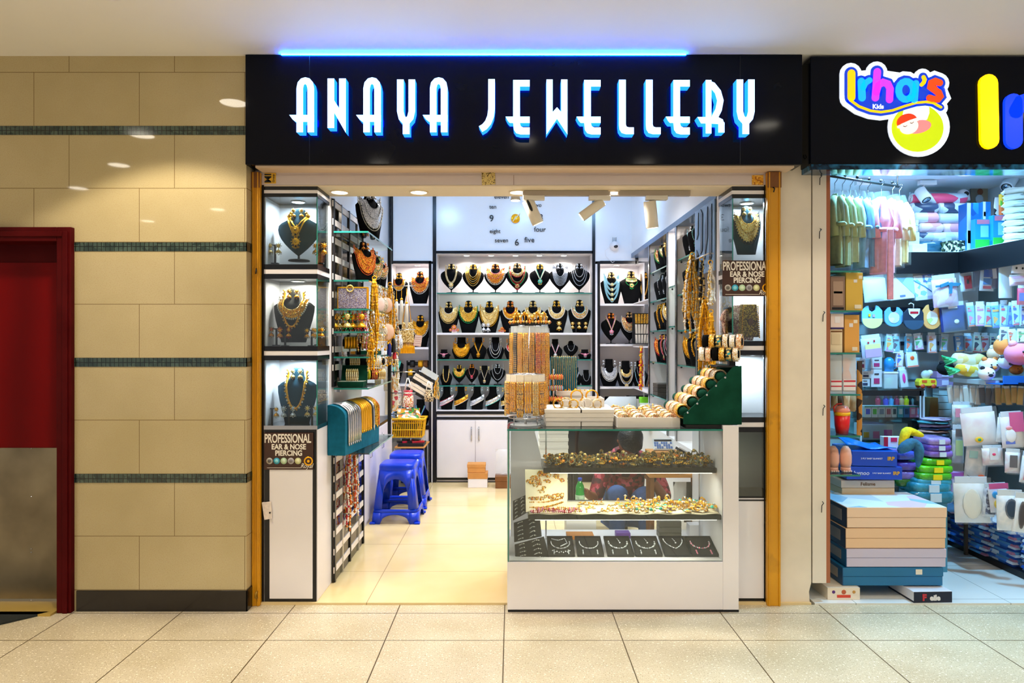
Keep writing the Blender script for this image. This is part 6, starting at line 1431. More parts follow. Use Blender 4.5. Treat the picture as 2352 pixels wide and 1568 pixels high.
# ---------------------------------------------------------------- kids shop: shell and fixtures
KM={}
def kw(c):
    k=('w',c)
    if k not in KM: KM[k]=mat('wrapped '+c,c,.18,var=.35,vs=16,bump=.9,bs=22,coat=.4)
    return KM[k]
def km(c,rough=.45,var=0,vs=30):
    k=(c,rough,var)
    if k not in KM: KM[k]=mat('kids '+c,c,rough,var=var,vs=vs)
    return KM[k]
def kp_(*cols,sc=26,rough=.4):
    k=(cols,sc)
    if k not in KM: KM[k]=speck('print '+'-'.join(cols),list(cols),sc,rough,0)
    return KM[k]
PNL=mat('cream side panel','e6ddd0',.5); COP=mat('copper edge strip','b06a4a',.3,.5); KBLK=mat('black gondola','0a0a10',.4)
t=thing('side_panel_unit','tall cream side panel with a copper edge strip at the kids shop entrance','panel')
MB().box(1.757,1.838,3.99,4.6,.118,2.528,PNL).build('panel_board',t,bevel=.002); MB().box(1.838,1.862,3.995,4.03,.118,2.528,COP).build('edge_strip',t); MB().box(1.838,1.846,4.03,4.6,.118,2.528,MIRROR).build('mirror_side',t)
for v,u in ((402,1886),(525,1885),(715,1893),(930,1893),(1152,1890)):
    x,y,z=P(u,v,3.985); MB().tube([(x,3.99,z),(x,3.975,z-.006),(x-.012,3.972,z-.02),(x-.012,3.975,z-.06)],.0025,BLACKM,5).build('wire_loop',t)
ZS=[]
for v,pl in ((622,'top, under the green robes'),(713,'second from top'),(810,'third from top, above the giraffe bag'),(905,'fourth from top, above the red bottle'),(1000,'under the red bottle'),(1090,'lowest, under the pink figures')):
    z=Z(v,4.03); ZS.append(z); t=thing('glass_shelf',f'small kids shop glass shelf, {pl}','shelf')
    MB().box(1.863,2.055,4.03,4.42,z-.008,z,GSHELF).build('shelf_plate',t); MB().box(1.863,2.055,4.026,4.03,z-.009,z+.001,GEDGE).build('shelf_edge',t); MB().box(1.846,1.872,4.05,4.07,z-.02,z-.008,CHROME).build('clip',t)
def kbox(lab,u0,u1,z0,v,Y,d,m,cat='box',name='box',extra=None,rz=0):
    x0,x1=X(u0,Y),X(u1,Y); z1=Z(v,Y); t=thing(name,lab,cat,((x0+x1)/2,Y,z0),rz)
    MB().box(-(x1-x0)/2,(x1-x0)/2,0,d,.001,z1-z0,m).build('box_body',t,bevel=.002)
    for (a0,a1,b0,b1,mm,nm) in extra or []: MB().box((a0-.5)*(x1-x0),(a1-.5)*(x1-x0),-.003,.0005,b0*(z1-z0),b1*(z1-z0),mm).build(nm,t)
    return t
kbox('brown window box with a mint toy, beside the yellow box',1908,1941,ZS[1],634,4.06,.08,km('8a6e5c',.3),'box','toy_box',[(.15,.85,.15,.85,km('a88c78',.25),'window'),(.2,.8,.5,.56,km('40d0b0'),'toy_mark'),(.1,.9,.04,.1,BLACKM,'button_row')])
kbox('yellow cardboard box on the second kids shop glass shelf',1943,1982,ZS[1],626,4.07,.2,km('d8b24a',.5),'box','box',[(.45,.65,.74,.82,WHITE,'dot'),(.75,.95,.84,.92,CREAMT,'dot'),(.5,.9,.06,.16,CREAMT,'label')])
kbox('cream instruction box standing on the third glass shelf',1907,1935,ZS[2],756,4.05,.1,km('e4d2b0',.5),'box','box',[(.05,.95,.88,.94,BROWN,'title_line'),(.1,.8,.35,.8,km('d8c4a0'),'text_block')])
kbox('small pale pink box lying on top of the cream instruction box',1908,1938,Z(756,4.05)+.002,720,4.05,.1,km('ecd8d0',.5),'box','box',[(.3,.7,.4,.8,WHITE,'dot'),(0,1,0,.1,km('3a2a6a'),'stripe')])
kbox('orange cardboard box on the third kids shop glass shelf',1940,1974,ZS[2],723,4.07,.2,km('e0a450',.5),'box','box',[(.3,.55,.68,.78,WHITE,'dot'),(.6,.85,.78,.87,CREAMT,'dot'),(.5,.85,.05,.15,CREAMT,'label')])
def clearpack(lab,u0,u1,z0,v,Y,c1,c2):
    x0,x1=X(u0,Y),X(u1,Y); h=Z(v,Y)-z0; w=x1-x0; t=thing('clear_box',lab,'box',((x0+x1)/2,Y,z0))
    MB().box(-w/2,w/2,0,.08,.001,h,PLASTICB).build('clear_sleeve',t); MB().lathe([(w*.3,.01),(w*.36,.1),(w*.2,h*.6),(w*.34,h*.8),(w*.1,h*.92)],c1,12,(0,.04,0)).build('toy',t); MB().box(-w*.45,w*.45,-.003,0,.02,h*.36,WHITE).build('label_card',t)
    MB().box(-w*.45,w*.45,-.004,-.003,h*.3,h*.34,c2).box(-w*.45,w*.45,-.004,-.003,h*.18,h*.21,c2).build('red_line',t)
clearpack('clear tube pack with grey toy and red lined label, third shelf',1907,1934,ZS[3],815,4.06,km('8a8aa8'),RED); clearpack('clear bag with orange giraffe toy and red lined label',1936,1966,ZS[3],813,4.06,km('f0603a'),RED)
pillow('brown striped plush tail hanging at the edge of the small glass shelves','plush_toy','plush toy',(X(1974,4.2),4.2,Z(1000,4.2)),.035,.46,.04,kp_('c8883a','3a2410','c8883a',sc=14),seed=50)
for i,(u,c) in enumerate(((1916,'c8a878'),(1930,'5a4430'),(1944,'dcc8a4'),(1958,'b89a70'))): pillow(f'tan hanging cloth, {ORD[i]} from left behind the red bottle','baby_cloth','cloth',(X(u,4.30),4.30,Z(945 if i%2 else 938,4.3)),.045,.1,.03,km(c,.9),seed=51+i)
t=thing('toddler_bottle','red toddler bottle with yellow band and pink lid on the glass shelf','bottle',(X(1934,4.12),4.12,ZS[4]))
MB().lathe([(.034,.001),(.042,.05),(.045,.11)],km('e01414',.3),20).build('bottle_body',t); MB().lathe([(.046,.11),(.047,.13)],km('f5b400',.3),20).build('band',t); MB().lathe([(.045,.13),(.044,.145),(.03,.165),(.01,.17)],km('f0907a',.3),20).build('lid',t); MB().tube([(-.046,0,.13),(-.05,0,.16),(-.03,0,.178),(.0,0,.18)],.005,km('e0301a',.3),6).build('handle',t)
for i,u in enumerate((1917,1946)):
    t=thing('pink_figure',f'glossy pink rounded pack, {("left","right")[i]} of two on the lowest glass shelf','toy',(X(u,4.1),4.12,ZS[5])); MB().lathe([(.028,.03),(.034,.06),(.034,.1),(.028,.135),(.014,.155),(.002,.158)],km('f0b098',.3),18).build('body',t); MB().lathe([(.02,.001),(.03,.012),(.028,.03)],km('f0b098',.3),18).build('base',t)
    mb=MB()
    for a in (-.02,-.007,.007,.02): mb.sph((a,-.026,.008),.007,km('f8d8cc',.3),6)
    mb.build('toe',t)
# robes
rd=thing('clothes_rod','black clothes rod with knobs carrying the baby bathrobes','clothes rail'); MB().tube([(1.87,4.18,2.555),(2.55,4.5,2.55)],.008,BLACKM,8).build('rod',rd); MB().box(1.84,1.87,4.17,4.19,2.54,2.57,CHROME).build('bracket',rd); MB().tube([(2.54,4.5,2.55),(2.54,4.5,2.8)],.006,CHROME,6).build('hanger_rod',rd)
for i in range(7): f=i/6; MB().sph((1.89+.6*f,4.19+.28*f,2.572),.011,BLACKM,6).build('knob',rd)
def robe(lab,u,v1,Y,w,c,belt,seed):
    x=X(u,Y); zt_=2.45; z1=Z(v1,Y); h=zt_-z1; t=thing('bathrobe',lab,'bathrobe',(x,Y,zt_),0,None); m=km(c,.95,.12,40); R=random.Random(seed)
    ph=R.uniform(0,6)
    def fn(a,b):
        th=2*PI*a; ww=w*(.34+.66*min(1,b*3.2))*(1+.05*math.sin(b*9+ph)); dd=.075*(.35+.65*min(1,b*3)); k=1+.10*math.sin(5*th+ph+b*2)*min(1,b*2)
        tuck=1-.16*math.exp(-((b-.45)/.06)**2)
        return (ww/2*math.cos(th)*k*tuck,dd*math.sin(th)*k*tuck,-h*b)
    MB().grid(fn,32,18,m).build('robe_body',t)
    for sx in (-1,1): MB().tube([(sx*w*.25,-.03,-.02),(sx*w*.5,-.05,-.09),(sx*w*.52,-.065,-.18),(sx*w*.48,-.07,-.27)],[.018,.024,.024,.026],m,10).build('sleeve',t)
    MB().tube([(-w*.42,-.075,-h*.45),(0,-.118,-h*.46),(w*.42,-.075,-h*.45)],.014,m,8).build('belt',t)
    if belt: MB().box(-w*.1-.018,-w*.1+.02,-.135,-.12,-belt,-h*.46,m).build('belt_end',t,bevel=.004)
    MB().tube([(0,0,.105),(.012,0,.115),(.02,0,.10),(.012,0,.085),(0,0,.07),(0,0,.01),(w*.3,0,-.03)],.0025,CHROME,5).tube([(0,0,.01),(-w*.3,0,-.03)],.0025,CHROME,5).build('hanger',t)
    MB().grid(lambda a,b:(w*.54*(.55+.45*min(1,b*4))*math.cos(2*PI*a),.11*math.sin(2*PI*a)*(.5+.5*min(1,b*4)),.03-(h+.05)*b),20,6,PLASTIC).build('plastic_cover',t)
for i,(u,v,w,c,b,lab) in enumerate(((1917,608,.07,'a2aa7c',0,'olive green baby bathrobe, leftmost on the rod'),(1935,612,.07,'a8b084',0,'olive green baby bathrobe, second on the rod'),(1953,605,.075,'b4bb94',0,'pale olive baby bathrobe, third on the rod'),(1974,617,.08,'86b4dc',0,'light blue baby bathrobe, left of two blue ones'),(1993,615,.075,'7aa4cc',0,'grey blue baby bathrobe, right of two blue ones'),(2024,628,.14,'f4a4b4',.66,'pink baby bathrobe with a long hanging belt'),(2050,612,.09,'f2dcb8',0,'cream baby bathrobe right of the pink one'),(2066,605,.08,'f0dc98',0,'pale yellow baby bathrobe, rightmost on the rod'))):
    robe(lab,u,v,4.27+.03*i+(-.06 if i==5 else 0),w,c,b,60+i)
# ceiling lights and spots of the kids shop
ZK=2.80
for i,u in enumerate((2070,2235)):
    Y=(ZK-HC)*FP/392; t=thing('downlight',f'bright round cool downlight in the kids shop ceiling, {("left","right")[i]} one','downlight',(X(u,Y),Y,ZK)); MB().ring((0,0,-.004),.11,.012,CYW,'z',26).build('bezel',t); MB().lathe([(.1,-.002),(.1,-.008)],LEDC,24).build('diffuser',t)
def kspot(lab,u0,v0,a,b,r,rail):
    Y=5.36; t=thing('track_spotlight',lab,'spotlight'); A=Vector(P(*a,Y)); B=Vector(P(*b,Y-.06)); d=(B-A).normalized(); x,_,z=P(u0,v0,Y)
    MB().box(x-.06,x+.07,Y-.02,Y+.02,z-.035,z,WHITE).build('track_adapter',t); MB().tube([(x-.02,Y,z-.03),tuple(A+d*.03)],.008,WHITE,6).build('lamp_arm',t)
    MB().tube([A,A+d*.005,B-d*.004,B],[r*.9,r,r,r],km('e8eef2',.35),22).build('lamp_head',t); MB().tube([B+d*.001,B+d*.003],r*.8,BLACKM,18).build('lens_ring',t); MB().tube([B+d*.003,B+d*.004],r*.62,MIRROR,18).build('lens',t)
tk=thing('track_rail','white track rail on the kids shop ceiling above the hanging robes','track rail'); MB().box(X(1925,5.36),X(2172,5.36),5.34,5.38,Z(413,5.36),Z(410,5.36)+.01,WHITE).build('rail_bar',tk); MB().box(X(1968,5.3),X(2002,5.3),5.30,5.34,Z(424,5.3),Z(413,5.3),WHITE).build('feed_box',tk); MB().box(X(2000,5.36),X(2010,5.36),5.35,5.37,Z(411,5.36),ZK,WHITE).build('hanger',tk)
kspot('white track spotlight left of the white dome camera, kids shop',2128,415,(2112,437),(2128,459),.042,tk); kspot('white track spotlight at the upper right edge of the kids shop',2320,381,(2329,402),(2312,430),.046,tk)
tk2=thing('track_rail','short white track rail at the right edge of the kids shop ceiling','track rail'); MB().box(X(2275,5.36),X(2330,5.36),5.34,5.38,Z(381,5.36),Z(378,5.36)+.012,WHITE).build('rail_bar',tk2); MB().box(X(2310,5.36),X(2318,5.36),5.35,5.37,Z(379,5.36),ZK,WHITE).build('hanger',tk2)
cam2=thing('security_camera','white dome security camera on the kids shop back shelf','camera',P(2212,447,5.5)); MB().lathe([(.05,-.05),(.045,0),(.03,.02)],WHITE,18,(0,0,-.0)).sph((0,0,.0),.045,WHITE,16).build('housing',cam2); MB().sph((0,-.038,.0),.02,BLACKM,10).build('lens',cam2); MB().box(-.012,.012,.0,.02,-.33,-.05,WHITE).build('bracket',cam2)
# ---- back gondola
g=thing('wall_gondola','black backed kids shop wall shelving along the back and right side','shelving')
SLT=mat('slat wall','9fb6bd',.4); ZTOP=2.187
MB().box(1.86,3.30,5.28,5.30,.0105,ZTOP-.03,SLT).build('slat_back',g); mb=MB()
for k in range(8): mb.box(1.86,3.30,5.272,5.281,.35+.22*k,.36+.22*k,km('4a6a7a'))
mb.build('slat_groove',g)
MB().prism([(1.86,5.0),(3.27,5.0),(3.27,4.05),(3.74,4.05),(3.74,5.72),(1.86,5.72)],ZTOP-.025,ZTOP,WHITE,'xy').build('top_shelf',g)
MB().box(1.86,3.27,4.99,5.01,ZTOP-.16,ZTOP-.004,KBLK).box(3.262,3.282,4.05,5.0,ZTOP-.16,ZTOP-.004,KBLK).build('black_fascia',g)
MB().box(3.62,3.64,4.05,5.3,.0105,ZTOP-.03,SLT).build('slat_back',g)
MB().box(3.27,3.62,4.05,5.28,.0105,.05,KBLK).build('base',g)
MB().box(3.30,3.62,4.05,5.1,1.24,1.262,KBLK).box(3.3,3.62,4.05,5.1,.83,.85,KBLK).build('shelf_board',g)
MB().box(2.35,3.30,5.2,5.28,1.74,1.79,km('2a3a5a')).box(2.0,3.3,5.2,5.28,1.50,1.53,km('1a2a4a')).build('hook_bar',g)
# ---- on the top shelf
def roll_(lab,u0,u1,v,Y,r,m):
    x0,x1=X(u0,Y),X(u1,Y); t=thing('rolled_blanket',lab,'blanket',(0,0,0)); z=Z(v,Y); MB().tube([(x0,Y,z),(x0+.01,Y,z),(x1-.01,Y,z),(x1,Y,z)],[r*.86,r,r,r*.86],m,18).build('roll_body',t); mb=MB()
    for k in range(3): mb.ring((x0-.001,Y,z),r*(.25+.22*k),.004,WHITE,'x',14,4)
    mb.build('spiral_end',t)
BP=[kp_('c8dce8','c8dce8','e8507a','dce8f0',sc=9),kp_('d8e4ec','d8e4ec','c0d4e0','3a4a6a',sc=12),kp_('cfe0e8','f0a8b8','cfe0e8','e8f0f4',sc=8),kp_('e8b8c8','e0a0b8','f0d0dc','d890a8',sc=10)]
for i,(u0,u1,v,k) in enumerate(((2092,2216,456,0),(2092,2150,478,1),(2152,2216,478,1),(2098,2150,500,2),(2152,2214,502,0),(2110,2160,524,3),(2162,2214,525,3),(2105,2214,545,1))):
    roll_(f'printed baby blanket roll, {("top left wide","second row left","second row right","third row left","third row right","pink fourth row left","pink fourth row right","bottom wide")[i]} on the kids shop top shelf',u0,u1,v,5.42 if i%2 else 5.44,.042,BP[k])
MB().box(X(2088,5.62),X(2218,5.62),5.6,5.62,ZTOP,Z(442,5.62),km('b8ccd8')).build('wrapped_bundle_board',label='pale board behind the rolled blankets on the kids shop top shelf',cat='board')
t=thing('toy_vehicle_box','magenta toy vehicle with black wheel left of the rolled blankets','toy',(X(2077,5.25),5.25,ZTOP+.19)); MB().prism([(-.06,0),(.06,0),(.06,.06),(.05,.14),(-.06,.15)],-.05,.05,km('d020b0',.3)).build('body',t,bevel=.006); MB().ring((.01,-.055,.02),.024,.012,BLACKM,'y',18,8).sph((.01,-.06,.02),.012,CHROME,8,1,.4,1).build('wheel',t)
def tk_box(lab,u0,u1,v0,v1,Y,d,m,ex=None,name='box',cat='box'): return kbox(lab,u0,u1,ZTOP+.001 if 550<v1<576 else zs_[0]+.001 if v1==961 else zs_[1]+.001 if v1 in(1010,1011) and Y<5.1 else Z(v1,Y),v0,Y,d,m,cat,name,ex)
tk_box('white towel stack, upper box left of the blanket rolls',2072,2110,505,518,5.22,.16,km('dce8ee')); tk_box('white box, middle of the pile left of the blanket rolls',2070,2108,519,532,5.21,.16,km('e8eef2')); tk_box('white box, lowest of the pile left of the blanket rolls',2074,2112,533,570,5.2,.16,km('d8e6ee')); 
tk_box('red and green toy box at the left end of the kids shop top shelf',2071,2084,535,571,5.14,.1,km('d8201c',.35),[(.1,.9,.02,.22,km('30b030'),'green_band')]); tk_box('white paper box in front of the knotted teal bag',2096,2130,560,574,5.12,.06,km('e0eaf0'))
pillow('knotted dark teal plastic bag on the kids shop top shelf','plastic_bag','bag',(X(2140,5.2),5.25,ZTOP),.22,.115,.12,km('2a5a70',.25),seed=70); tk_box('dark green patterned flat box on the kids shop top shelf',2180,2220,552,571,5.12,.14,kp_('1a2a20','e8e8d0','1a2a20','6a7a50',sc=60))
tk_box('white box right of the knotted teal bag, kids shop top shelf',2172,2186,545,572,5.3,.1,km('dce6ea'))
for i,(u0,u1,v0,v1) in enumerate(((2221,2248,466,566),(2258,2276,463,505))): tk_box(f'tall blue toy box, {("front","rear")[i]} one at the right of the top shelf',u0,u1,v0,v1,5.1 if i==0 else 5.3,.1,kp_('1478c8','1478c8','1f90dc','0c5aa8',sc=10),[(0,.3,0,1,km('d8e6ee'),'white_side'),(.05,.3,.2,.45,YELP,'picture')])
MB().box(X(2256,5.3),X(2278,5.3),5.3,5.4,ZTOP,Z(506,5.3)-.001,km('8ab8d0')).build('box_riser',label='pale blue box under the rear tall blue toy box',cat='box')
for i,(u0,u1,v0,v1) in enumerate(((2240,2280,503,563),(2281,2319,494,552))): tk_box(f'blue and green carded toy pack, {("left","right")[i]} of two on the top shelf',u0,u1,v0,v1,5.02 if i==0 else 4.98,.05,km('1a9ae0',.3),[(0,1,0,.38,km('30c848'),'green_base'),(.3,.75,.45,.8,km('8ad8f0'),'blister'),(.1,.9,.85,.98,PINK,'header')],'toy_pack','toy')
MB().box(X(2281,4.98),X(2319,4.98),4.98,5.05,ZTOP,Z(552,4.98)-.0005,WHITE).build('box_riser',label='white riser under the right carded toy pack',cat='box')
ps=MB().box(X(2229,5.68),X(2268,5.68),5.675,5.69,Z(470,5.68),Z(424,5.68),kp_('8a8070','a89878','6a7468','b8a890',sc=5)).build('wall_poster',label='photo poster of a seated baby at the back of the kids shop',cat='poster')
MB().sph((X(2252,5.67),5.672,Z(440,5.67)),.024,SKIN,10,1,.12,1.15).build('baby_head',ps); MB().sph((X(2250,5.67),5.672,Z(457,5.67)),.035,km('c0ccd4'),10,1,.08,1.1).build('baby_body',ps)
pillow('black and white striped baby garment hung at the right of the top shelf','hanging_garment','garment',(X(2290,5.3),5.3,ZTOP+.002),.05,.46,.03,kp_('f0f4f8','10141c','f0f4f8','10141c',sc=18),seed=71); tk_box('green and orange toy card right of the striped garment',2300,2318,445,560,5.2,.03,kp_('58b030','e8c040','d8e8f0','e07030',sc=12))
for i in range(9): pillow(f'folded white towel, {ORD[i]} from the bottom of the tall stack at right','folded_towel','towel',(X(2340,4.75),4.75,2.19+.045*i),.20,.05,.2,km('eef2ec',.9),seed=72+i)
# ---- hanging packets
def pk(lab,u0,u1,v0,v1,Y,m,th=.03,extra=None,name='hanging_packet',cat='packet',rz=0,soft=True,head=True,seed=0):
    w=X(u1,Y)-X(u0,Y); h=Z(v0,Y)-Z(v1,Y); t=thing(name,lab,cat,((X(u0,Y)+X(u1,Y))/2,Y,Z(v1,Y)),rz)
    hh=h*(.86 if head else 1)
    if soft: MB().grid(lambda a,b:((a-.5)*w,-th/2*(math.sin(PI*a)*math.sin(PI*b)+.001)**.4,b*hh),10,10,m).box(-w/2,w/2,0,.003,0,hh,m).build('contents',t)
    else: MB().box(-w/2,w/2,-th/2,th/2,0,hh,m).build('contents',t,bevel=.003)
    if head: MB().box(-w*.45,w*.45,-.003,.003,hh,h,km('d4e0e8',.4)).build('header_card',t)
    MB().tube([(0,-.004,h-.008),(0,.02,h-.002),(0,max(.02,5.27-Y) if rz==0 else .05,h)],.002,CHROME,4).build('peg',t)
    MB().box(-w/2-.004,w/2+.004,-th/2-.004,-th/2-.0035,-.004,h,PLASTIC).build('sleeve',t)
    t.rotation_euler=(0,((seed*37)%11-5)*.022,rz)
    for (a0,a1,b0,b1,mm,nm) in extra or []:
        if nm in ('badge','badge_mark','ball','blister','foot','mark','eye','dark_shape','fleece','sole','teether','doll_mark','bear_mark','cap'):
            q=MB(); q.sph(((a0+a1-1)/2*w,-th/2-.001,(b0+b1)/2*h),1,mm,14,(a1-a0)*w/2,.005+.002*(nm=='badge_mark'),(b1-b0)*h/2); q.build(nm,t)
        else: MB().box((a0-.5)*w,(a1-.5)*w,-th/2-.003,-th/2+.001,b0*h,b1*h,mm).build(nm,t)
    return t
W1,W2=km('d4e4f0'),km('e4eaf2')
pk('pale blue folded towel packet, leftmost under the hanging robes',1986,2038,632,692,5.02,W1,.05); 
t=pk('white and blue hooded towel packet with oval logo patch',2041,2097,620,687,5.05,W2,.05,[(.4,.62,.07,.14,km('2a4a8a'),'logo_patch')],soft=False); w=X(2097,5.05)-X(2041,5.05); h=Z(620,5.05)-Z(687,5.05); MB().prism([(-.28*w,h*.86),(w/2,h*.86),(w/2,h*.1)],-.029,-.0255,km('a8d4ec')).build('blue_corner',t)
t=pk('white floral hooded towel packet with blue piping',2099,2146,622,688,5.05,kp_('eef2f8','eef2f8','7ab0d8','eef2f8',sc=32),.05,[(.45,.85,.6,.85,kp_('2a4ac0','5a8ae0','f0f4f8',sc=40),'embroidery'),(0,1,0,.12,km('c8c4e4'),'lower_band')],soft=False)
w=X(2146,5.05)-X(2099,5.05); h=Z(622,5.05)-Z(688,5.05); MB().tube([(-.5*w,-.027,.7*h),(0,-.027,.45*h),(.5*w,-.027,.12*h)],.004,km('4a90c8'),5).build('piping',t)
t=pk('pink printed blanket packet tied with a teal ribbon bow',2145,2202,630,704,4.96,kp_('ecd0e8','e4b8dc','f0e0f0','d88ac8',sc=16),.09); w=X(2202,4.96)-X(2145,4.96); h=Z(630,4.96)-Z(704,4.96)
MB().box(-w/2,w/2,-.05,-.044,h*.62,h*.68,km('3a7a98')).obox((-.03,-.055,h*.68),(.03,0,.008),(0,.003,0),(0,0,.012),km('3a7a98')).obox((.035,-.055,h*.66),(.035,0,-.004),(0,.003,0),(0,0,.012),km('3a7a98')).obox((.012,-.056,h*.56),(.01,0,0),(0,.003,0),(.006,0,.04),km('3a7a98')).build('ribbon_bow',t)
rt=[('red baby dress packet right of the pink blanket',2207,2236,622,668,5.0,'d0d8e4',[(.25,.8,.1,.75,km('d81838'),'red_dress'),(.4,.6,.35,.55,WHITE,'pocket')]),('lilac garment packet behind the red dress one',2236,2252,616,660,5.05,'b8c4e0',None),('card of blue baby socks with red toes',2251,2279,611,668,4.86,'e0e8f0',[(.2,.8,.55,.85,km('1a5ac0'),'sock'),(.2,.8,.25,.5,km('3a8ad8'),'sock'),(.2,.8,.08,.2,km('d03040'),'sock')]),('navy checked sock packet',2276,2296,606,662,4.84,'3a4a80',[(.3,.7,.4,.8,WHITE,'band')]),('long white mitten packet hanging low',2296,2322,604,684,4.62,'dce8ec',None),('white bear face pack above a pink print one',2325,2352,592,628,4.5,'e8e8f2',[(.2,.35,.25,.4,BLACKM,'eye'),(.65,.8,.25,.4,BLACKM,'eye')]),('pink spotted pack at the right edge, second row',2322,2356,630,655,4.5,'e8b8d8',[(.2,.8,.3,.6,km('f0e0f0'),'print')]),('red and blue knitted pack at the right edge',2338,2362,655,700,4.45,'c81c50',[(.1,.5,.2,.6,km('2848c0'),'print')])]
for i,(lab,u0,u1,v0,v1,Y,c,ex) in enumerate(rt): pk(lab+', kids shop',u0,u1,v0,v1,Y,km(c),.03,ex,seed=i,rz=-.3 if u0>2250 else 0)
def bib(lab,u0,u1,v0,v1,Y,c,c2,neck,ex=None):
    w=X(u1,Y)-X(u0,Y); h=Z(v0,Y)-Z(v1,Y); t=thing('baby_bib',lab,'bib',((X(u0,Y)+X(u1,Y))/2,Y,Z(v1,Y)))
    out=[(w/2*math.cos(a)*1.0,h*.36+h*.36*math.sin(a)) for a in [math.radians(180+180*i/14) for i in range(15)]]+[(w/2,h*.75),(w*.3,h*.95),(w*.18,h*.98),(w*.15,h*.78),(0,h*.70),(-w*.15,h*.78),(-w*.18,h*.98),(-w*.3,h*.95),(-w/2,h*.75)]
    MB().prism(out,-.006,.006,c).build('bib_cloth',t,bevel=.002)
    if c2: MB().prism([(a*.98,b) for a,b in out[:15]]+[(w*.49,h*.42),(-w*.49,h*.42)] if neck=='low' else [(w/2*.6*math.cos(a),h*.45+h*.28*math.sin(a)) for a in [math.radians(22.5*i) for i in range(16)]],-.009,-.0055,c2).build('bib_panel',t)
    MB().tube([(0,0,h*.8),(0,max(.02,5.27-Y),h)],.002,CHROME,4).build('peg',t)
    for (a0,a1,b0,b1,mm,nm) in ex or []: MB().box((a0-.5)*w,(a1-.5)*w,-.012,-.008,b0*h,b1*h,mm).build(nm,t)
    return t
bib('light blue bib with yellow lower edge, leftmost in the bib row',1979,2026,700,754,5.05,km('7ac0ec'),km('e4e88a'),'low',[(.3,.4,.5,.62,YELP,'print'),(.5,.62,.48,.6,km('b8a0e8'),'print')]); bib('round blue bib with a printed white centre',2031,2073,704,750,5.05,km('6aa8dc'),kp_('e8e8f4','c8d0f0','e8e8f4','e0a8c8',sc=30),'mid'); 
t=bib('dark tuxedo bib with red bow tie and white collar',2075,2121,706,757,5.02,km('1c2c40'),km('2f4a62'),'low',[(.3,.5,.72,.82,RED,'bow_tie'),(.5,.7,.72,.82,RED,'bow_tie')]); w=X(2121,5.02)-X(2075,5.02); h=Z(706,5.02)-Z(757,5.02); MB().prism([(-.3*w,h*.95),(.3*w,h*.95),(.25*w,h*.7),(0,h*.5),(-.25*w,h*.7)],-.0098,-.0092,WHITE).build('collar',t); MB().tube([(0,0,h*.95),(.0,0,h*1.15),(-.02,0,h*1.2),(-.035,0,h*1.14)],.004,WHITE,6).build('hanger',t)
bib('white printed bib with orange edging in the middle of the bib row',2119,2161,698,756,5.02,km('f0a860'),kp_('f2ece4','f2ece4','c8d88a','f0b0a0',sc=24),'mid')
pk('navy blue bib pack with a white bear mark, right end of the bib row',2163,2222,693,760,5.0,km('1a3c88',.35,.3,14),.06,[(.42,.62,.25,.4,WHITE,'bear_mark'),(.25,.6,.78,.98,WHITE,'white_top')])
R=random.Random(90); PC=['b8d8ec','8ab8dc','d8e8f0','5a90c8','c8dce0','a0d0d0','e0d8e8','6ab0d0','b0c8e8','dce8d8']; AC=['d83048','2850b8','e8a030','38b070','d878b8','f0f0f4','202848','e06020']
n=0
for row,(v0,v1,us,Y0) in enumerate(((692,748,(2226,2243,2262,2282,2298,2312,2328,2344),4.9),(766,806,(2031,2049,2078,2100,2131,2158,2194,2213,2232,2252,2272,2292,2310),5.1),(752,790,(2296,2318,2338),4.6),(806,842,(2056,2082),5.1))):
    for i,u in enumerate(us):
        Y=Y0-(.0 if row in(1,3) else .06*i); wd=R.randint(14,19); c=R.choice(PC); a=R.choice(AC); b=R.choice(AC)
        pk(f'{["blue white","pale blue","mint blue","clear blue"][n%4]} carded baby accessory, {ORD[i]} from left in the {["upper right packet row","packet row below the bibs","right packet pair row","lowest small packet row"][row]}',u,u+wd,v0+R.randint(-3,3),v1+R.randint(-4,4),Y,km(c),.025,[(.12,.88,.10,.52,kp_(a,c,b,c,sc=28),'print'),(.1,.55+.3*(n%2),.62,.7,km(b),'label'),(.1,.4,.74,.78,km(a),'label_line'),(0,1,.0,.05,km(a),'edge_band')],seed=n,soft=False,rz=-.35 if row in(0,2) else 0); n+=1
pk('yellow and lilac printed zip bag left in the packet row below the bibs',1981,2027,768,822,5.0,km('c8cce8'),.04,[(.1,.9,.05,.4,km('c090e0'),'lilac_base'),(.12,.88,.4,.6,km('e8e080'),'yellow_band'),(.25,.35,.62,.72,RED,'mark'),(.55,.65,.66,.78,RED,'mark')])
pk('orange teether card hanging below the packet row',2083,2108,808,842,5.05,km('dce8f0'),.02,[(.3,.7,.45,.75,ORAN,'teether'),(0,1,0,.08,ORAN,'edge')],soft=False)
# ---- glass cabinet with bottles
gc=thing('glass_cabinet','glass fronted cabinet with coloured bottles at the back of the kids shop','display case'); Yc=4.98
cx0,cx1=X(1976,Yc),X(2122,Yc); zt_=Z(893,Yc); 
MB().box(cx0,cx1,Yc,5.26,zt_-.012,zt_,GSHELF).build('glass_top',gc); MB().box(cx0,cx1,Yc,Yc+.02,zt_-.05,zt_-.012,BLACKM).build('top_frame',gc)
for x in (cx0,cx1-.03,cx1-.005): MB().box(x,x+.012,Yc,Yc+.012,.0105,zt_-.012,km('b8c4c8',.3)).build('upright',gc)
MB().box(cx1,cx1+.012,Yc+.01,5.26,.0105,zt_,BLACKM).build('side_board',gc); MB().box(cx0+.012,cx1-.03,Yc+.002,Yc+.006,.3,zt_-.05,GLASS).build('front_glass',gc)
zs_=[Z(961,Yc),Z(1012,Yc)]
for z in zs_: MB().box(cx0,cx1,Yc+.01,5.25,z-.01,z,GSHELF).build('shelf_plate',gc)
MB().box(cx0,cx1,Yc+.01,5.25,.0105,.33,BLACKM).build('plinth',gc)
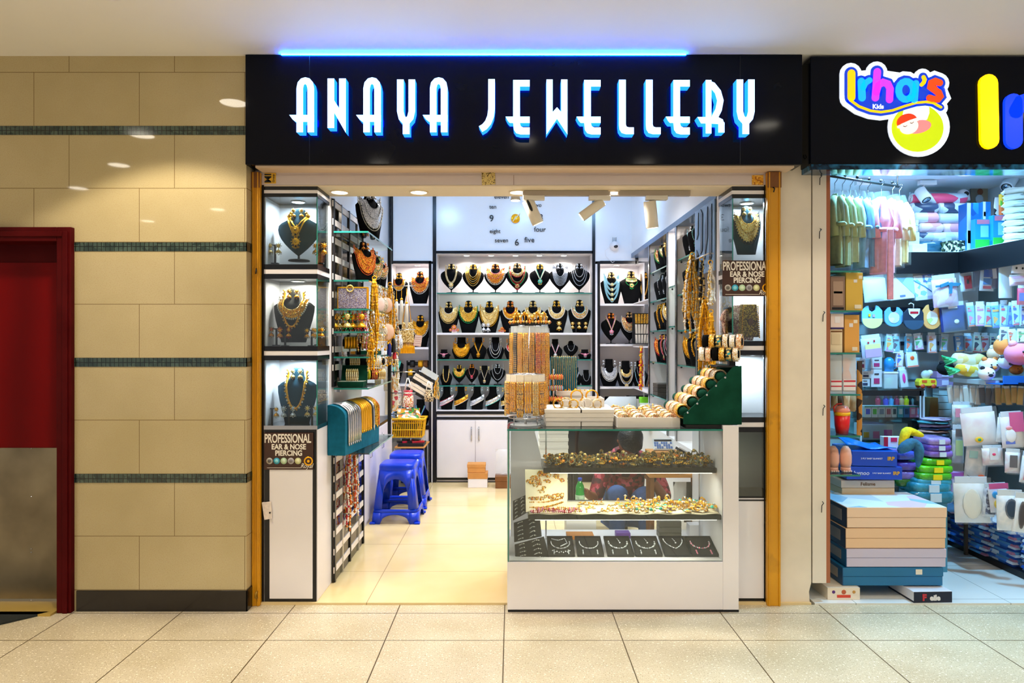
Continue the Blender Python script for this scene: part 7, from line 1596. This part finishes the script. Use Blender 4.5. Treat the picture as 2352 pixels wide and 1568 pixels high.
for i,(u,c,c2) in enumerate(((2016,'c02848','8a3a5a'),(2034,'2848c8','4a68b8'),(2046,'28a0d8','1a88c0'),(2059,'c83858','a02848'),(2070,'e8a878','f0c8a0'),(2081,'e8d010','f0e040'),(2100,'9ab8c8','d0b090'))):
    t=thing('baby_bottle',f'{["red capped","dark blue","sky blue","crimson","peach","yellow","clear grey"][i]} baby bottle, {ORD[i]} from left on the upper cabinet shelf','bottle',(X(u,5.12),5.12,Z(941,5.12)-.0)); MB().lathe([(.016,0),(.021,.02),(.018,.05),(.021,.075),(.010,.092)],km(c,.25),14).build('bottle_body',t); MB().lathe([(.012,.09),(.010,.108),(.004,.118)],km(c2,.3),12).build('cap',t)
for i,(u0,u1,c,a) in enumerate(((1986,2001,'dce8f0','2050d8'),(2002,2016,'dce8f0','30c030'),(2017,2033,'d0dce4','6a88a8'),(2034,2048,'d8c8d0','b04868'),(2049,2060,'dce8f0','304858'),(2062,2075,'40b8d0','e0f0f8'),(2076,2089,'3a80c8','103a70'),(2090,2104,'e888b0','f8d0e0'),(2105,2118,'f0a0c0','80d0f0'))):
    tk_box(f'small boxed cup set, {ORD[i]} from left in the glass cabinet box row',u0,u1,932,961,5.03,.07,km(c,.35),[(.2,.8,.3,.75,km(a),'window'),(0,1,.88,1,km('38b0a0'),'top_band')],'cup_box')
tk_box('white card box with coloured dials in the lower glass cabinet',1980,2052,974,1011,5.02,.12,km('ccdce4'),[(.05,.22,.15,.5,YELP,'dial'),(.35,.55,.1,.55,PINK,'dial'),(.7,.95,.1,.65,km('d860b8'),'dial')],'toy_box'); tk_box('pale blue carton right of the dial box in the glass cabinet',2052,2085,972,1010,5.06,.1,km('a8c8d8'))
tk_box('red and white boxed toy leaning below the glass cabinet',2030,2072,1003,1040,4.72,.05,km('e0e4ea'),[(0,.22,0,1,km('b81830'),'red_end'),(.38,.72,.7,.95,km('d82858'),'logo_patch'),(.35,.65,.05,.35,km('68b830'),'picture')],'toy_box')
# on top of the cabinet
zc_=zt_
for i,(u0,u1,v0,v1,c,a) in enumerate(((1976,1998,870,888,'cfe2ee','2a3a5a'),(1976,2001,852,869,'d4e4ee','2a3a5a'),(2001,2026,848,889,'e0e8f2','c03878'),(2001,2026,820,847,'dce6f0','c03878'),(1974,1988,822,850,'dce6f0','8a2a58'))):
    tk_box(f'white product box, {["bottom left","second left","lower centre","upper centre","upper left"][i]} of the pile on the glass cabinet',u0,u1,v0,v1,5.08-.0,.1,km(c,.35),[(.25,.75,.2,.5,km(a),'picture'),(.3,.7,.7,.78,km('303a4a'),'title_line')],'product_box')
t=thing('storage_jar','clear storage jar with green cup and white lid on the glass cabinet','jar',(X(2043,5.08),5.1,zc_)); MB().box(-.05,.05,-.04,.04,.001,.11,PLASTICB).build('jar_body',t); MB().lathe([(.025,.01),(.032,.08)],km('2aa868'),14).build('green_cup',t); MB().box(-.053,.053,-.043,.043,.11,.122,WHITE).build('lid',t)
t=thing('sippy_cup','blue handled sippy cup pack above the storage jar','cup',(X(2042,5.1),5.1,zc_+.123)); MB().lathe([(.03,.001),(.036,.06),(.03,.09),(.012,.105)],km('2a88c8',.3),16).build('cup_body',t); MB().tube([(.034,0,.02),(.06,0,.03),(.06,0,.06),(.034,0,.07)],.005,km('2a88c8',.3),6).build('handle',t)
pk('pink doll card standing on the right of the glass cabinet',2067,2084,842,889,5.08,km('c8d8e8'),.03,[(.3,.75,.2,.7,km('e838a0'),'doll_mark')],soft=False)
van=thing('toy_van','small yellow toy van with orange windows on the cabinet end','toy',(X(2132,5.0),5.03,zc_+.001)); MB().prism([(-.065,.018),(.065,.018),(.066,.05),(.058,.072),(-.055,.072),(-.066,.05)],-.03,.03,km('f0dc3a',.3)).build('van_body',van,bevel=.006); MB().box(-.045,-.01,-.033,-.029,.045,.062,ORAN).box(.02,.05,-.033,-.029,.045,.062,ORAN).build('window',van)
for sx in(-.04,.04): MB().lathe([(.016,-.034),(.016,-.024)],km('d05030'),14,(sx,0,.017),'y').lathe([(.016,.024),(.016,.034)],km('d05030'),14,(sx,0,.017),'y').build('wheel',van)
MB().sph((-.0,-.0,.10),.034,PLASTICB,12,1,.8,1).sph((.03,0,.115),.022,WHITE,10).build('figure',van)
# table and stacks
tb=thing('display_table','dark edged table right of the glass cabinet carrying flat packs','table'); zt2=Z(1013,4.85); MB().box(3.02,3.25,4.85,5.12,zt2-.02,zt2,km('3a4a50')).build('table_top',tb)
for x in (3.022,3.228): MB().box(x,x+.02,4.86,4.88,.0105,zt2-.02,km('5a4a3a')).box(x,x+.02,5.09,5.11,.0105,zt2-.02,km('5a4a3a')).build('leg',tb)
for i,(c) in enumerate(('5a88b8','7aa8d0','d8b0a8','3a5a8a','b8a8d8','4a9aa8','c8b8e0')):
    pillow(f'flat wrapped garment pack, {ORD[i]} from the bottom on the dark table','garment_pack','garment',(X(2160-4*(i%3),4.9),4.95,zt2+.003+.022*i),.22,.024,.2,km(c,.2,.2,20),seed=100+i)
for i in range(7): tk_box(f'white foam box, {ORD[i]} from the bottom of the tall stack behind the flat packs',2157,2186,1004-16*i-15,1004-16*i,5.15,.08,km('c4d8dc' if i%2 else 'b8d0d4',.6),None,'foam_box')
MB().box(X(2150,5.15),3.26,5.14,5.26,.0105,Z(1004,5.15),km('6a8088')).build('plinth_block',label='grey plinth block under the white foam boxes',cat='plinth')
tk_box('brown cardboard boxes beside the white foam stack',2136,2155,913,1010,5.16,.08,km('8a6a3a',.6),None)
for i,(v0,v1,c) in enumerate(((853,868,'e8b8e8'),(869,888,'c8a8e0'))): tk_box(f'{["upper","lower"][i]} lilac clear toy case right of the toy van',2152,2190,v0,v1,5.13,.13,plastic('lilac case %d'%i,c,.6),[(.3,.7,.2,.8,km('e8d8f0'),'toy')],'toy_case')
# folded packs on the floor pile
def soft(lab,u,v,Y,w,h,d,m,seed,rz=0,sl=True):
    t=thing('garment_pack',lab,'garment',(X(u,Y),Y,Z(v,Y)),rz); R=random.Random(seed); pz=[R.uniform(-.12,.12) for _ in range(12)]
    def fn(a,b):
        th=2*PI*a; ph=-PI/2+PI*b; cx=abs(math.cos(ph))**.35; q=lambda s:math.copysign(abs(s)**.45,s)
        return (w/2*q(math.cos(th))*cx*(1+pz[int(a*11)]*.3),d/2*q(math.sin(th))*cx,h/2+h/2*q(math.sin(ph))*(1+.5*pz[int(b*11)]))
    MB().grid(fn,24,10,m).build('contents',t)
    if sl: MB().box(-w*.12,w*.12,-d/2-.004,-d/2+.01,h*.2,h*.8,km('f0e010') if 'yellow' in lab else km('c8e0f0')).build('label_band',t)
FP_=[('teal wrapped garment pack, bottom of the pile behind the big boxes',2126,1150,4.55,.30,.09,'1a7a96'),('teal wrapped garment pack, second in the pile',2122,1128,4.56,.28,.08,'2088a4'),('teal wrapped garment pack, third in the pile',2126,1112,4.57,.26,.06,'2a94ac'),('green and yellow wrapped pack, fourth in the pile',2130,1098,4.57,.24,.055,'48b020'),('green and yellow wrapped pack, fifth in the pile',2132,1082,4.58,.24,.055,'58c010'),('green and yellow wrapped pack, sixth in the pile',2136,1064,4.6,.20,.05,'50b818'),('purple wrapped pack, seventh in the pile',2142,1046,4.6,.18,.05,'8a6ad0'),('violet wrapped pack, eighth in the pile',2140,1032,4.6,.17,.05,'7050c0'),('lilac wrapped pack, top of the pile',2140,1018,4.6,.16,.05,'a890d8')]
for i,(lab,u,v,Y,w,h,c) in enumerate(FP_): soft(lab,u,v,Y,w,h,.22,kw(c),110+i)
for i,(u,v,c) in enumerate(((2064,1112,'2a7a30'),(2066,1096,'8a7ad8'),(2068,1076,'5a48b0'),(2066,1052,'3a50b8'))): soft(f'{["green","lilac","violet","blue"][i]} wrapped pack, {ORD[i]} from the bottom behind the blue boxes',u,v,4.62,.14,.06,.2,kw(c),130+i,sl=False)
MB().box(X(2046,4.5),X(2176,4.5),4.5,4.8,.0105,Z(1152,4.5),km('4a90a8')).build('low_bench',label='low bench under the teal garment pile',cat='bench')
def cloth(lab,pts,r,c,seed):
    m=mat('crumpled '+c,c,.8,var=.25,vs=25,bump=1.0,bs=28); mb=MB(); mb.tube(pts,r,m,12); return mb.build('draped_cloth',label=lab,cat='cloth',sub=1)
Yd=4.42
cloth('bright yellow baby garment draped over the blue boxes',[P(2066,1028,Yd),P(2074,1012,Yd),P(2080,994,Yd),P(2082,988,Yd+.02),P(2098,992,Yd+.03),P(2124,1002,Yd+.04)],[.012,.028,.032,.034,.026,.014],'f0d808',1)
cloth('slate blue baby garment hanging below the yellow one',[P(2062,1040,Yd-.03),P(2078,1026,Yd-.03),P(2098,1014,Yd-.03),P(2110,1020,Yd-.04),P(2112,1044,Yd-.05),P(2108,1076,Yd-.05)],[.018,.04,.042,.036,.032,.01],'2a6a8c',2)
# plush pile
pt=thing('plush_tray','blue tray of plush toys on the right kids shop shelving','tray',(X(2335,4.5),4.55,Z(882,4.55))); MB().box(-.12,.22,-.1,.25,0,.006,km('1468d8')).box(-.12,.22,-.1,-.09,0,.06,km('1468d8')).build('tray_body',pt)
MB().box(3.2,3.6,4.62,5.0,Z(872,4.7)-.03,Z(872,4.7),km('c8d8e0')).build('plush_shelf',label='pale shelf under the plush toy pile at the right',cat='shelf')
def plush(lab,u,v,Y,s,c,c2,kind='head'):
    t=thing('plush_toy',lab,'plush toy',P(u,v,Y)); m=km(c,.95); m2=km(c2,.95)
    MB().sph((0,0,0),s,m,16,1.1,.9,.9).build('body',t); 
    for sx in(-1,1): MB().sph((sx*.6*s,-.1*s,.75*s),.3*s,m2,10).build('ear',t); MB().sph((sx*.32*s,-.84*s,.15*s),.09*s,BLACKM,8).build('eye',t)
    MB().sph((0,-.85*s,-.18*s),.28*s,m2,10,1.2,.7,.8).build('muzzle',t)
plush('orange and white plush animal at the top of the plush pile',2312,795,4.62,.075,'f09048','f4ece4'); plush('pink knitted plush head at the right edge of the pile',2342,812,4.5,.085,'f088a8','f0a0b8'); plush('white cat plush with orange patches, front of the pile',2272,840,4.66,.06,'f0e8e4','e8904a'); plush('calico plush with black patch below the white cat',2266,858,4.62,.05,'f4ece4','2a2a30'); plush('grey white striped plush in the middle of the pile',2312,832,4.58,.05,'d8dce0','4a4a52'); plush('brown plush puppy peeking right of the striped plush',2334,848,4.55,.04,'b06820','8a4a18')
plush('pale peach plush bird behind the pile',2290,812,4.8,.06,'f8c8a8','f4f0ec')
def longplush(lab,u0,u1,v,Y,r,c,c2,seed):
    t=thing('plush_toy',lab,'plush toy'); a=Vector(P(u0,v,Y)); b=Vector(P(u1,v+1,Y+.04)); mm=kp_(c,c,c2,sc=18,rough=.95); n=8
    MB().tube([a+(b-a)*i/n+Vector((0,0,.006*math.sin(i))) for i in range(n+1)],[r*.5]+[r]*(n-1)+[r*.7],mm,14).build('body',t)
    for k in range(6): MB().tube([a+Vector((.01,-r*.4,-.0)),a+Vector((-.03-.012*k,-r,-.012+.006*k)),a+Vector((-.075-.006*k,-r*.9,-.035+.013*k))],[.010,.010,.005],km('30b070' if k%2 else '60d898',.9),7).build('green_frond',t)
longplush('cream plush cob with green fronds, upper of two left of the cat plush',2188,2258,826,4.86,.045,'f4ecd0','f0d890',1); longplush('yellow spotted plush cob with green fronds, lower of two',2196,2256,850,4.8,.042,'f2e8c8','f0c040',2)
plush('black plush head behind the two cob plushes',2172,846,4.98,.055,'0c0c10','181820')
# right side hanging packs
RS=[('white and pink baby suit bag with a green round badge',2218,2288,934,1022,4.55,'ecd8dc',[(.3,.55,.08,.24,km('f0c020'),'badge'),(.36,.5,.11,.21,km('30a070'),'badge_mark')]),('teal printed swaddle packet with pink mark',2190,2230,922,972,4.8,'68b8b0',[(.1,.35,.3,.7,PINK,'print')]),('long beige clothing packet',2290,2326,950,1016,4.5,'d8c8b0',None),('magenta spray pump toy card at the right edge',2306,2352,944,1028,4.42,'e8d8e8',[(.35,.95,.45,.98,km('d81c88'),'magenta_panel'),(.1,.6,.15,.55,km('f0f0f4'),'blister'),(.1,.5,.12,.2,km('2858c8'),'base'),(.15,.45,.5,.62,km('f0a0a8'),'cap')]),('narrow pack of coloured straws with green lid',2188,2212,975,1062,4.75,'88a8b8',[(.2,.8,.7,.9,km('5a3020'),'top'),(.2,.8,.2,.6,km('c8d880'),'print')]),('clear bag of pale garments with orange foot',2216,2258,1014,1096,4.6,'b8c8cc',[(.6,.95,.0,.12,ORAN,'foot'),(.1,.5,.55,.75,km('a0d8d8'),'print')]),('pink card pack with silver ring',2260,2302,1022,1068,4.5,'d890a0',[(.3,.7,.3,.9,km('e8e8e8'),'white_card'),(.4,.6,.5,.65,km('f04878'),'mark')]),('salmon pink box pack with dark window',2310,2340,1030,1086,4.4,'e08890',[(.2,.7,.25,.75,km('3a3038'),'window')]),('tall white red printed pack at the right edge',2342,2362,1036,1108,4.35,'e8e4ec',[(.2,.8,.1,.4,km('e03058'),'print')]),('white fleece garment bag hanging large',2198,2270,1094,1200,4.45,'dcdcd0',[(.2,.75,.1,.75,km('ece6d4',.95),'fleece')]),('navy plaid garment packet right of the fleece bag',2258,2282,1110,1186,4.4,'8890a8',[(.1,.9,.1,.85,kp_('2a3458','c8d0dc','2a3458','8890a8',sc=60),'plaid')]),('colourful ball toys under a magenta header',2278,2316,1108,1176,4.35,'d8c0d0',[(0,1,.82,1,km('d0188c'),'magenta_header'),(.1,.45,.5,.75,km('38a0e0'),'ball'),(.5,.85,.45,.7,km('f0a8d0'),'ball'),(.15,.5,.15,.45,km('f0c838'),'ball'),(.55,.9,.15,.4,km('f07848'),'ball')]),('clear bag with dark blue shoe brush shape',2294,2348,1124,1218,4.25,'b0c0cc',[(.25,.75,.3,.8,km('2a4058'),'dark_shape')]),('white sole pack behind the brush bag',2326,2362,1130,1222,4.22,'dcdcdc',[(.2,.6,.1,.8,km('4a4448'),'sole')])]
for i,(lab,u0,u1,v0,v1,Y,c,ex) in enumerate(RS): pk(lab+', right side',u0,u1,v0,v1,Y,speck('garment '+c+str(i),[c,'f4f1ee',c],9,.35,0,kind='noise'),.05,ex,seed=i,rz=-.25)
tk_box('lilac open topped product box low on the right shelving',2182,2226,1085,1150,4.62,.06,km('c098d8'),[(.1,.9,.05,.75,km('c8c8e0'),'window'),(0,1,.85,1,km('b060c8'),'top_flap')],'product_box')
for i in range(14):
    u=2180+12*i; pk(f'slim yellow or dark carded pack, {ORD[i]} from left under the plush shelf',u,u+11,884+(i%3),925+(i%2)*4,4.9-.03*i,km(['e8e0d0','d8d0c0','303038','c09020','b88a18','7a3020'][min(5,i//3)]),.02,None,seed=i,soft=False,rz=-.4)
# floor stacks of blue packs on the right
STK_=[kp_('3a78d0','8ab4e8','e4eef6','2450a8',sc=14),kp_('4a88d8','b8d0ec','2a58b0','dce8f4',sc=12),kp_('5a98c8','2a58a8','e0e8f0','b87890',sc=11)]
PRF=None; n=0
for s_i,(y,x,hn,tl) in enumerate(((4.32,3.46,12,'front right'),(4.58,3.43,14,'second'),(4.82,3.42,16,'third'),(5.06,3.42,17,'rear'))):
    for k in range(hn):
        key=('pack',n%3)
        if key not in ECACHE:
            mb=MB(); mb.tbox(0,0,0,.30,.22,.31,.225,.016,STK_[n%3]) if False else mb.tbox(0,0,0,.016,.30,.225,.29,.215,STK_[n%3]); ECACHE[key]=mb.mesh('garment_pack')
        o=bpy.data.objects.new('garment_pack',ECACHE[key]); COL.objects.link(o); o.location=(x+R.uniform(-.015,.015),y+R.uniform(-.01,.01),.0505+.0165*k); o.rotation_euler=(0,0,R.uniform(-.06,.06)+PI/2*0)
        tag(o,f'flat blue wrapped garment pack in the {tl} floor stack along the right side','garment',f'blue packs in the {tl} floor stack'); n+=1
pillow('crumpled white and grey packs on top of the front floor stacks','garment_pack','garment',(X(2262,4.55),4.5,.335),.26,.2,.06,kp_('d8dce4','8a94a8','c0b0b0',sc=18),0,-1.1,seed=140); pillow('pinkish wrapped pack on top of the third floor stack','garment_pack','garment',(X(2225,4.75),4.74,.335),.26,.2,.06,kp_('b89aa4','4a6a8a','d0c8cc',sc=16),0,-1.15,seed=141)
# ---- big boxes in front
def bigbox(lab,v0,v1,m,top,u0=1914,u1=2174,Y=4.05,d=.41,side=None):
    x0,x1=X(u0,Y),X(u1,Y); z0,z1=Z(v1,Y)+.0005,Z(v0,Y)-.0005; zm=(z0+z1)/2; t=thing('blanket_box',lab,'box',((x0+x1)/2,Y,z0),0,None); w=(x1-x0)/2
    MB().box(-w+.003,w-.003,.003,d-.003,0,zm-z0,m).build('box_base',t,bevel=.002); l=MB().box(-w,w,0,d,zm-z0+.0015,z1-z0,m).build('lid',t,bevel=.002)
    if top: MB().box(-w+.002,w-.002,.002,d-.002,z1-z0-.001,z1-z0+.0015,top).build('printed_top',l)
    if side: MB().box(-w-.002,-w+.002,.0,d,0.002,z1-z0-.002,side).build('side_label',t); MB().box(-w-.003,-w-.002,.06,.2,.03,(z1-z0)*.8,km('b0a8a0')).build('price_grid',t)
    return t
TOPP=kp_('e8eef2','e8eef2','9ac0d8','f0c8d4','c8d8e0',sc=5); DKS_=km('2a1410',.4)
bigbox('blue flat gift box, lowest of the big stack outside the kids shop',1303,1345,km('1a6fa0',.4),None,1936,2167,side=km('0e4a78'))
bigbox('lavender flat gift box, second from bottom of the big stack',1260,1302,km('cfc6de',.5),None,1944,2174,side=km('12507c'))
bigbox('light orange flat gift box, third from bottom of the big stack',1213,1259,km('f0c8a0',.5),None,1942,2173,side=DKS_)
bigbox('pale peach flat gift box with printed lid, top of the big stack',1165,1212,km('f0d0b4',.5),TOPP,1945,2175,side=DKS_)
st=MB().box(X(2104,4.046),X(2119,4.046),4.0485,4.0495,Z(1319,4.05),Z(1307,4.05),CREAMT).build('price_sticker',label='small white price sticker on the blue gift box',cat='sticker')
t=thing('support_box','small cream printed box propping the left end of the big stack','box',(X(1938,4.02),4.02,.0105)); w=X(1975,4.02)-X(1938,4.02); MB().box(-w,w,0,.3,0,.070,km('ecdcc4')).build('box_body',t); mb=MB()
for a,c,s_ in ((-.06,'5a2a7a',.010),(.0,'c05a30',.014),(.06,'c89040',.010)): mb.sph((a,-.001,.045),s_,km(c),8,1,.1,1)
mb.build('printed_mark',t); MB().box(-.04,.04,-.002,0,.012,.028,km('d84020')).build('printed_word',t)
t=thing('support_box','navy and white shoe box with red and white letters propping the right end','box',(X(2143,3.975),3.975,.0012),.04); w=.115; MB().box(-w,w,0,.25,0,.072,km('0c1430')).build('box_body',t,bevel=.002); MB().box(-w,w,0,.25,.0721,.0735,WHITE).box(-w-.001,-w,.0,.25,.02,.0735,WHITE).build('white_lid',t); text('lettering','F',.05,(-.052,-.001,.038),RED,t,off=.003); text('lettering','eile',.044,(.012,-.001,.036),WHITE,t,sx=1.0,off=.002)
# blue and tan blanket boxes above
zb0=Z(1165,4.05)+.002
def lbox(lab,u0,u1,v0,v1,Y,d,m,rz=0,words=None,tm=None):
    x0,x1=X(u0,Y),X(u1,Y); z0,z1=Z(v1,Y),Z(v0,Y); t=thing('blanket_box',lab,'box',((x0+x1)/2,Y,z0),rz); w=(x1-x0)/2
    MB().box(-w,w,0,d,0,z1-z0,m).build('box_body',t,bevel=.003); MB().box(-w+.002,w-.002,.003,d-.003,z1-z0,z1-z0+.001,tm or m).build('box_top',t)
    for (wd,sz,fx,mm,kw) in words or []: text('lettering',wd,sz,(fx*w*2,-.0012,(z1-z0)*.5),mm,t,**kw)
    return t
TAN=km('dcc0a0',.5)
lbox('tan flat box at the bottom under the blue blanket boxes',1934,2055,1121,1138,4.40,.3,km('dcb888',.5))
lbox('pale tan lettered flat box directly under the blue blanket boxes',1932,2055,1103,1120,4.40,.3,TAN,0,[('Felisme',.032,.0,BROWN,{})])
BLUB=km('0a48b8',.3); GLD=km('d8a020')
lbox('lower of two dark blue lettered blanket boxes',1946,2071,1072,1101,4.36,.32,BLUB,-.05,[('Jugnoo',.036,-.24,WHITE,dict(shear=.2)),('2 PLY BABY BLANKET',.012,.13,WHITE,{}),('IRP',.03,.39,GLD,dict(off=.001))])
lbox('upper of two dark blue lettered blanket boxes',1958,2059,1036,1070,4.36,.32,BLUB,-.07,[('2 PLY BABY BLANKET',.014,-.06,WHITE,{}),('IRP',.032,.36,GLD,dict(off=.001))],km('1068d8',.2))
bb=thing('blanket_sleeve','glossy bright blue bag draped on top of the upper blue box','bag',(X(2000,4.4),4.45,Z(1034,4.36)+.004)); MB().grid(lambda a,b:(-.16+.32*a,-.06+.26*b,.001+.06*(1-a)**2*(.4+b)+.008*math.sin(9*a+4*b)),12,8,km('0c78e0',.15)).build('bag_film',bb,solid=.004)
# ---------------------------------------------------------------- lamps
WARM=(1,.87,.68); SW=(1,.93,.85); COOL=(.75,.87,1); BLU=(.25,.55,1); CY=(.35,.75,1)
W=bpy.data.worlds.new('mall'); SC.world=W; W.use_nodes=True
W.node_tree.nodes['Background'].inputs[0].default_value=(.97,.96,1,1); W.node_tree.nodes['Background'].inputs[1].default_value=.40
def mall(x,y,p,spot=1.9,vis=True,col=WARM):
    t=thing('ceiling_downlight_and_fill','round recessed mall ceiling downlight above the walkway, some of them added to brighten the ceiling','downlight',(x,y,3.15),0,'mall ceiling downlights')
    MB().ring((0,0,-.003),.095,.008,WHITE,'z',26).build('bezel',t); MB().lathe([(.088,-.001),(.088,-.004)],LEDW,24).build('diffuser',t)
    light('downlight_and_fill_beam','SPOT',(x,y,3.13),p,col,.08,(0,0,0),spot=spot,blend=.14)
mall(-1.884,3.13,115,1.86); mall(-4.57,.56,170); mall(-4.88,-1.4,150)
mall(1.9,2.6,70); mall(.1,2.2,45,2.2); mall(-2.9,2.4,25); mall(3.6,2.8,45); mall(-1.2,.6,60); mall(1.4,.4,60)
for x in (-3.6,-1.2,1.2,3.6):
    for y in (1.5,-.6): mall(x,y,150 if y>0 else 190,1.5,col=(1,.93,.82))  # grid out of view, added so that floor bounce brightens the ceiling
# shop interior
for u in (780,962,1190,1408): light('shop_lamp','AREA',(X(u,4.135),4.135,2.425),6,SW,.1,spread=2.4)
for x in (-.5,.6):
    for y in (5.2,6.3): light('shop_ceiling_lamp','AREA',(x,y,3.10),13,(.95,.96,1),.25,spread=1.9)
for x in (-.8,.1,1.0): light('cool_ceiling_lamp','AREA',(x,6.1,3.12),7.5,(.30,.58,1),.2,rot=(.5,0,0))
light('spot_lamp','SPOT',(X(1238,4.15),4.16,Z(520,4.15)),10,SW,.03,(1.15,0,-.05),spot=.7); light('spot_lamp','SPOT',(X(1500,4.15),4.16,Z(530,4.15)),60,SW,.03,(-.04,-.08,0),spot=.62)
# shelf lamps
for u in (1070,1127,1184,1240,1297): light('shelf_lamp','AREA',(X(u,7.36),7.47,Z(583,7.36)-.01),2.6,(1,.92,.84),.06,spread=2.6)
for x in (-.4,.0,.45):
    for v in (672,764,825,885): pass
light('shelf_lamp','AREA',(X(955,7.36),7.47,Z(606,7.36)-.01),3.0,(1,.92,.84),.06); light('shelf_lamp','AREA',(X(1420,7.36),7.47,Z(606,7.36)-.01),3.0,(1,.92,.84),.06)
for y in (6.05,5.05,5.5,6.8): light('shelf_lamp','AREA',(1.43,y,2.42),5.0,(1,.92,.84),.06)
for v,c in ((455,COOL),(643,SW),(830,COOL)): light('cabinet_lamp','AREA',(-1.29,4.11,z4(v)-.006),2.6,c,.07)
for v,c in ((458,COOL),(648,COOL),(818,COOL)): light('cabinet_lamp','AREA',(1.44,4.11,z4(v)-.006),2.6,c,.07)
light('counter_led_and_fill','AREA',(.68,3.985,zu-.04),3.2,(1,.9,.72),.85,sy=.012,rot=(.25,0,0)); light('counter_led_and_fill','AREA',(.63,3.905,zl_-.038),2.6,(1,.9,.72),.85,sy=.012,rot=(.25,0,0))
light('counter_led_and_fill','AREA',(.60,3.90,1.02),2.2,(1,.9,.75),.9,sy=.012,rot=(.5,0,0))  # no strip here: fill lamp added to brighten the trinkets and leaning tray
# led strip along the top of the signboard, blue
# kids shop
for x,y,p in ((2.3,4.35,40),(2.95,4.15,40),(2.9,5.08,3.5),(3.44,5.08,3.5)): light('kids_lamp_and_fill','AREA',(x,y,2.78),p,(.22,.61,1),.16,spread=2.6)  # front pair has no fixtures, added to brighten the lower goods
# ---------------------------------------------------------------- camera
c=bpy.data.cameras.new('camera'); c.sensor_width=36; c.lens=24.0; c.clip_start=.05
co=bpy.data.objects.new('camera',c); COL.objects.link(co); co.location=(0,0,HC); co.rotation_euler=(PI/2,0,0); SC.camera=co
SC.view_settings.view_transform='Standard'; SC.view_settings.look='None'; SC.view_settings.exposure=.15; SC.view_settings.gamma=1; SC.view_settings.use_curve_mapping=False
cy=SC.cycles; cy.use_denoising=True; cy.max_bounces=8; cy.diffuse_bounces=4; cy.glossy_bounces=3; cy.transparent_max_bounces=20; cy.transmission_bounces=2; cy.caustics_reflective=False; cy.caustics_refractive=False; cy.sample_clamp_indirect=6; cy.use_adaptive_sampling=True; cy.adaptive_threshold=.045
# unique names for repeats are Blender's own suffixes
